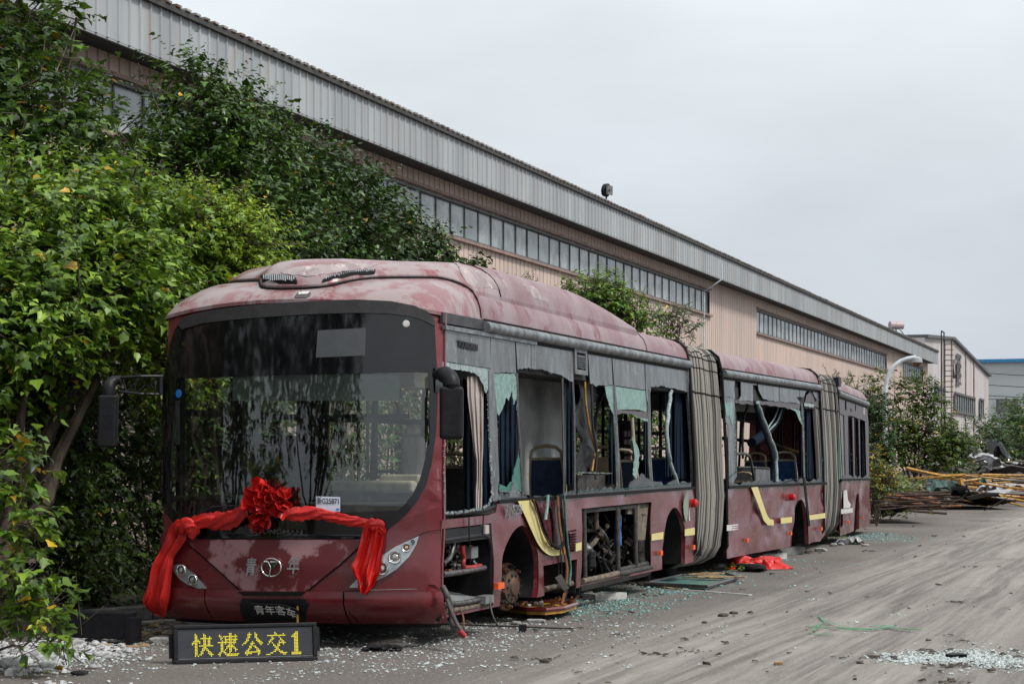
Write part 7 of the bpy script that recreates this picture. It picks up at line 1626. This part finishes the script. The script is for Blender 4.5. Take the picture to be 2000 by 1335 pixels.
# ------------------------------------------------------------------ scrap heap
rnd = random.Random(21)
def bar(p, q, r, mat, name, label, cat, group, flat=1.0):
    mb = MB(); mb.tube([p, (p + q) / 2 + Vector((0, 0, rnd.uniform(-.04, .04))), q], r, 5, flat=flat); o = mb.build(name, M[mat], None, loc=p); tag(o, label, cat, group); return o
for i in range(46):
    Y = rnd.uniform(66, 76); px_ = rnd.uniform(1765, 1925); py_ = rnd.uniform(925, 975); a = at(px_, py_, Y); Ln = rnd.uniform(.9, 2.6); dz = rnd.uniform(-.8, .35) * Ln * .3; b = a + Vector((Ln * .95, rnd.uniform(-1, 1), dz)); a.z = max(.05, a.z); b.z = max(.05, b.z)
    bar(a, b, rnd.choice([.02, .03, .04]), 'yellowbar', 'yellow_bar', 'chipped yellow steel bar in the scrap heap right of the bus', 'bar', 'yellow bars in the scrap heap')
bar(at(1770, 914, 70), at(1862, 932, 71), .06, 'yellowbar', 'yellow_bar', 'long yellow bar sticking out highest at the left of the scrap heap', 'bar', None)
bar(at(1874, 934, 66), at(1880, 952, 66), .09, 'yellowbar', 'yellow_bar', 'short upright yellow plate in the middle of the scrap heap', 'bar', None)
for i in range(40):
    Y = rnd.uniform(50, 58); a = at(rnd.uniform(1702, 1770), rnd.uniform(962, 996), Y); Ln = rnd.uniform(.7, 1.5); b = a + Vector((Ln, rnd.uniform(-.4, .4), rnd.uniform(-.15, .12))); a.z = max(.04, a.z); b.z = max(.04, b.z)
    bar(a, b, rnd.choice([.016, .025, .032]), 'darkrust' if i % 4 else 'rust', 'rusty_rail', 'dark rusty rail in the low heap beside the bus rear', 'rail', 'rusty rails beside the bus rear')
for i in range(34):
    Y = rnd.uniform(68, 80); a = at(rnd.uniform(1740, 1960), rnd.uniform(935, 972), Y); Ln = rnd.uniform(.6, 2.4); b = a + Vector((Ln, rnd.uniform(-.8, .8), rnd.uniform(-.4, .3))); a.z = max(.04, a.z); b.z = max(.04, b.z)
    bar(a, b, rnd.choice([.03, .05]), rnd.choice(['hose', 'engine', 'rust']), 'dark_pipe', 'dark grimy pipe tangled in the scrap heap', 'pipe', 'dark pipes in the scrap heap')
SH = 'white sheets in the scrap heap'
for i, (x, y, Y, w, d, h, m, lab) in enumerate(((1722, 968, 55, .7, .5, .22, 'whitesheet', 'white torn sheet on top of the low heap beside the bus rear'), (1752, 962, 56, .6, .5, .2, 'whitesheet', 'second white torn sheet right of the first in the low heap'), (1790, 970, 58, .6, .4, .18, 'whitesheet', 'white sheet at the right end of the low heap'), (1745, 992, 54, .5, .4, .12, 'foam', 'white foam piece in front of the low heap'), (1832, 974, 62, .5, .4, .12, 'foam', 'lone white scrap between the two heaps'),
      (1850, 958, 66, 1.6, .8, .45, 'tarp', 'large dark green tarpaulin lump in the scrap heap'), (1800, 962, 64, 1.1, .8, .35, 'tarp', 'dark green tarpaulin at the left foot of the scrap heap'), (1905, 945, 74, 1.2, .9, .4, 'tarp', 'dark green tarpaulin behind the yellow bars'), (1940, 962, 68, .9, .7, .25, 'whitesheet', 'pale bluish sheet at the right foot of the scrap heap'),
      (1880, 908, 92, 2.0, 1.2, .4, 'whitesheet', 'long white sheet metal piece on the far heap'), (1925, 912, 94, 1.6, 1.2, .5, 'whitesheet', 'bent white sheet metal in the middle of the far heap'), (1965, 920, 95, 1.6, 1.2, .45, 'foam', 'white board pile towards the right of the far heap'), (1985, 928, 88, 1.5, 1.0, .35, 'whitesheet', 'white sheets at the right picture edge in the far heap'), (1905, 902, 96, 1.2, .8, .7, 'greyplastic', 'dark grey bent panel standing up on the far heap'), (1940, 895, 98, 1.5, 1.2, .9, 'blackgloss', 'black sheet draped over the far heap'), (1862, 905, 90, .6, .6, .3, 'foam', 'white crumpled lump at the left end of the far heap'), (1970, 940, 78, 1.4, .8, .3, 'engine', 'dark flattened scrap at the right of the yellow bars'), (1990, 955, 70, 1.0, .7, .16, 'foam', 'flat white scrap near the right picture edge'))):
    crumple('scrap_sheet' if m != 'tarp' else 'tarpaulin', lab, 'scrap sheet' if m != 'tarp' else 'tarpaulin', x, y + (6 if m == 'tarp' else 0), w * 1.1, d, h, m, i * 3.1, y=Y, ridge=1.0, res=24)
crumple('scrap_mound', 'dark mound of mixed scrap that carries the yellow bars', 'scrap', 1865, 985, 3.6, 5, .45, 'engine', 44, y=66, ridge=1.2, res=26)
crumple('scrap_mound', 'dark mound of mixed scrap under the far white sheets', 'scrap', 1935, 948, 4.6, 8, .9, 'engine', 47, y=86, ridge=1.2, res=26)
crumple('scrap_mound', 'low dark mound of rails and rubbish beside the bus rear', 'scrap', 1748, 1000, 1.8, 2, .25, 'engine', 49, y=53, ridge=1.2, res=22)

rnd = random.Random(33)
for i in range(70):
    far = i % 3; Y = rnd.uniform(84, 98) if far else rnd.uniform(52, 72); px_ = rnd.uniform(1850, 2010) if far else rnd.uniform(1705, 1960); py_ = rnd.uniform(898, 935) if far else rnd.uniform(945, 985) + (8 if px_ < 1780 else 0)
    c = at(px_, py_, Y); c.z = max(.04, c.z); ax = Vector((rnd.uniform(.5, 1), rnd.uniform(-.6, .6), rnd.uniform(-.35, .35))).normalized(); n2 = ax.cross(Vector((rnd.uniform(-.4, .4), .3, 1))).normalized(); n3 = ax.cross(n2)
    mb = MB(); mb.box(c, (rnd.uniform(.12, .55), rnd.uniform(.05, .28), .012), (ax, n2, n3)); m_ = rnd.choice(['whitesheet', 'foam', 'engine', 'wood', 'greyplastic', 'black', 'darkrust', 'concrete'])
    o = mb.build('torn_board', M[m_], None, loc=c); tag(o, 'torn board or panel lying askew in the far heap at the right edge' if far else 'torn board or panel lying askew among the bars beyond the bus', 'board', 'torn boards in the far heap' if far else 'torn boards among the bars')
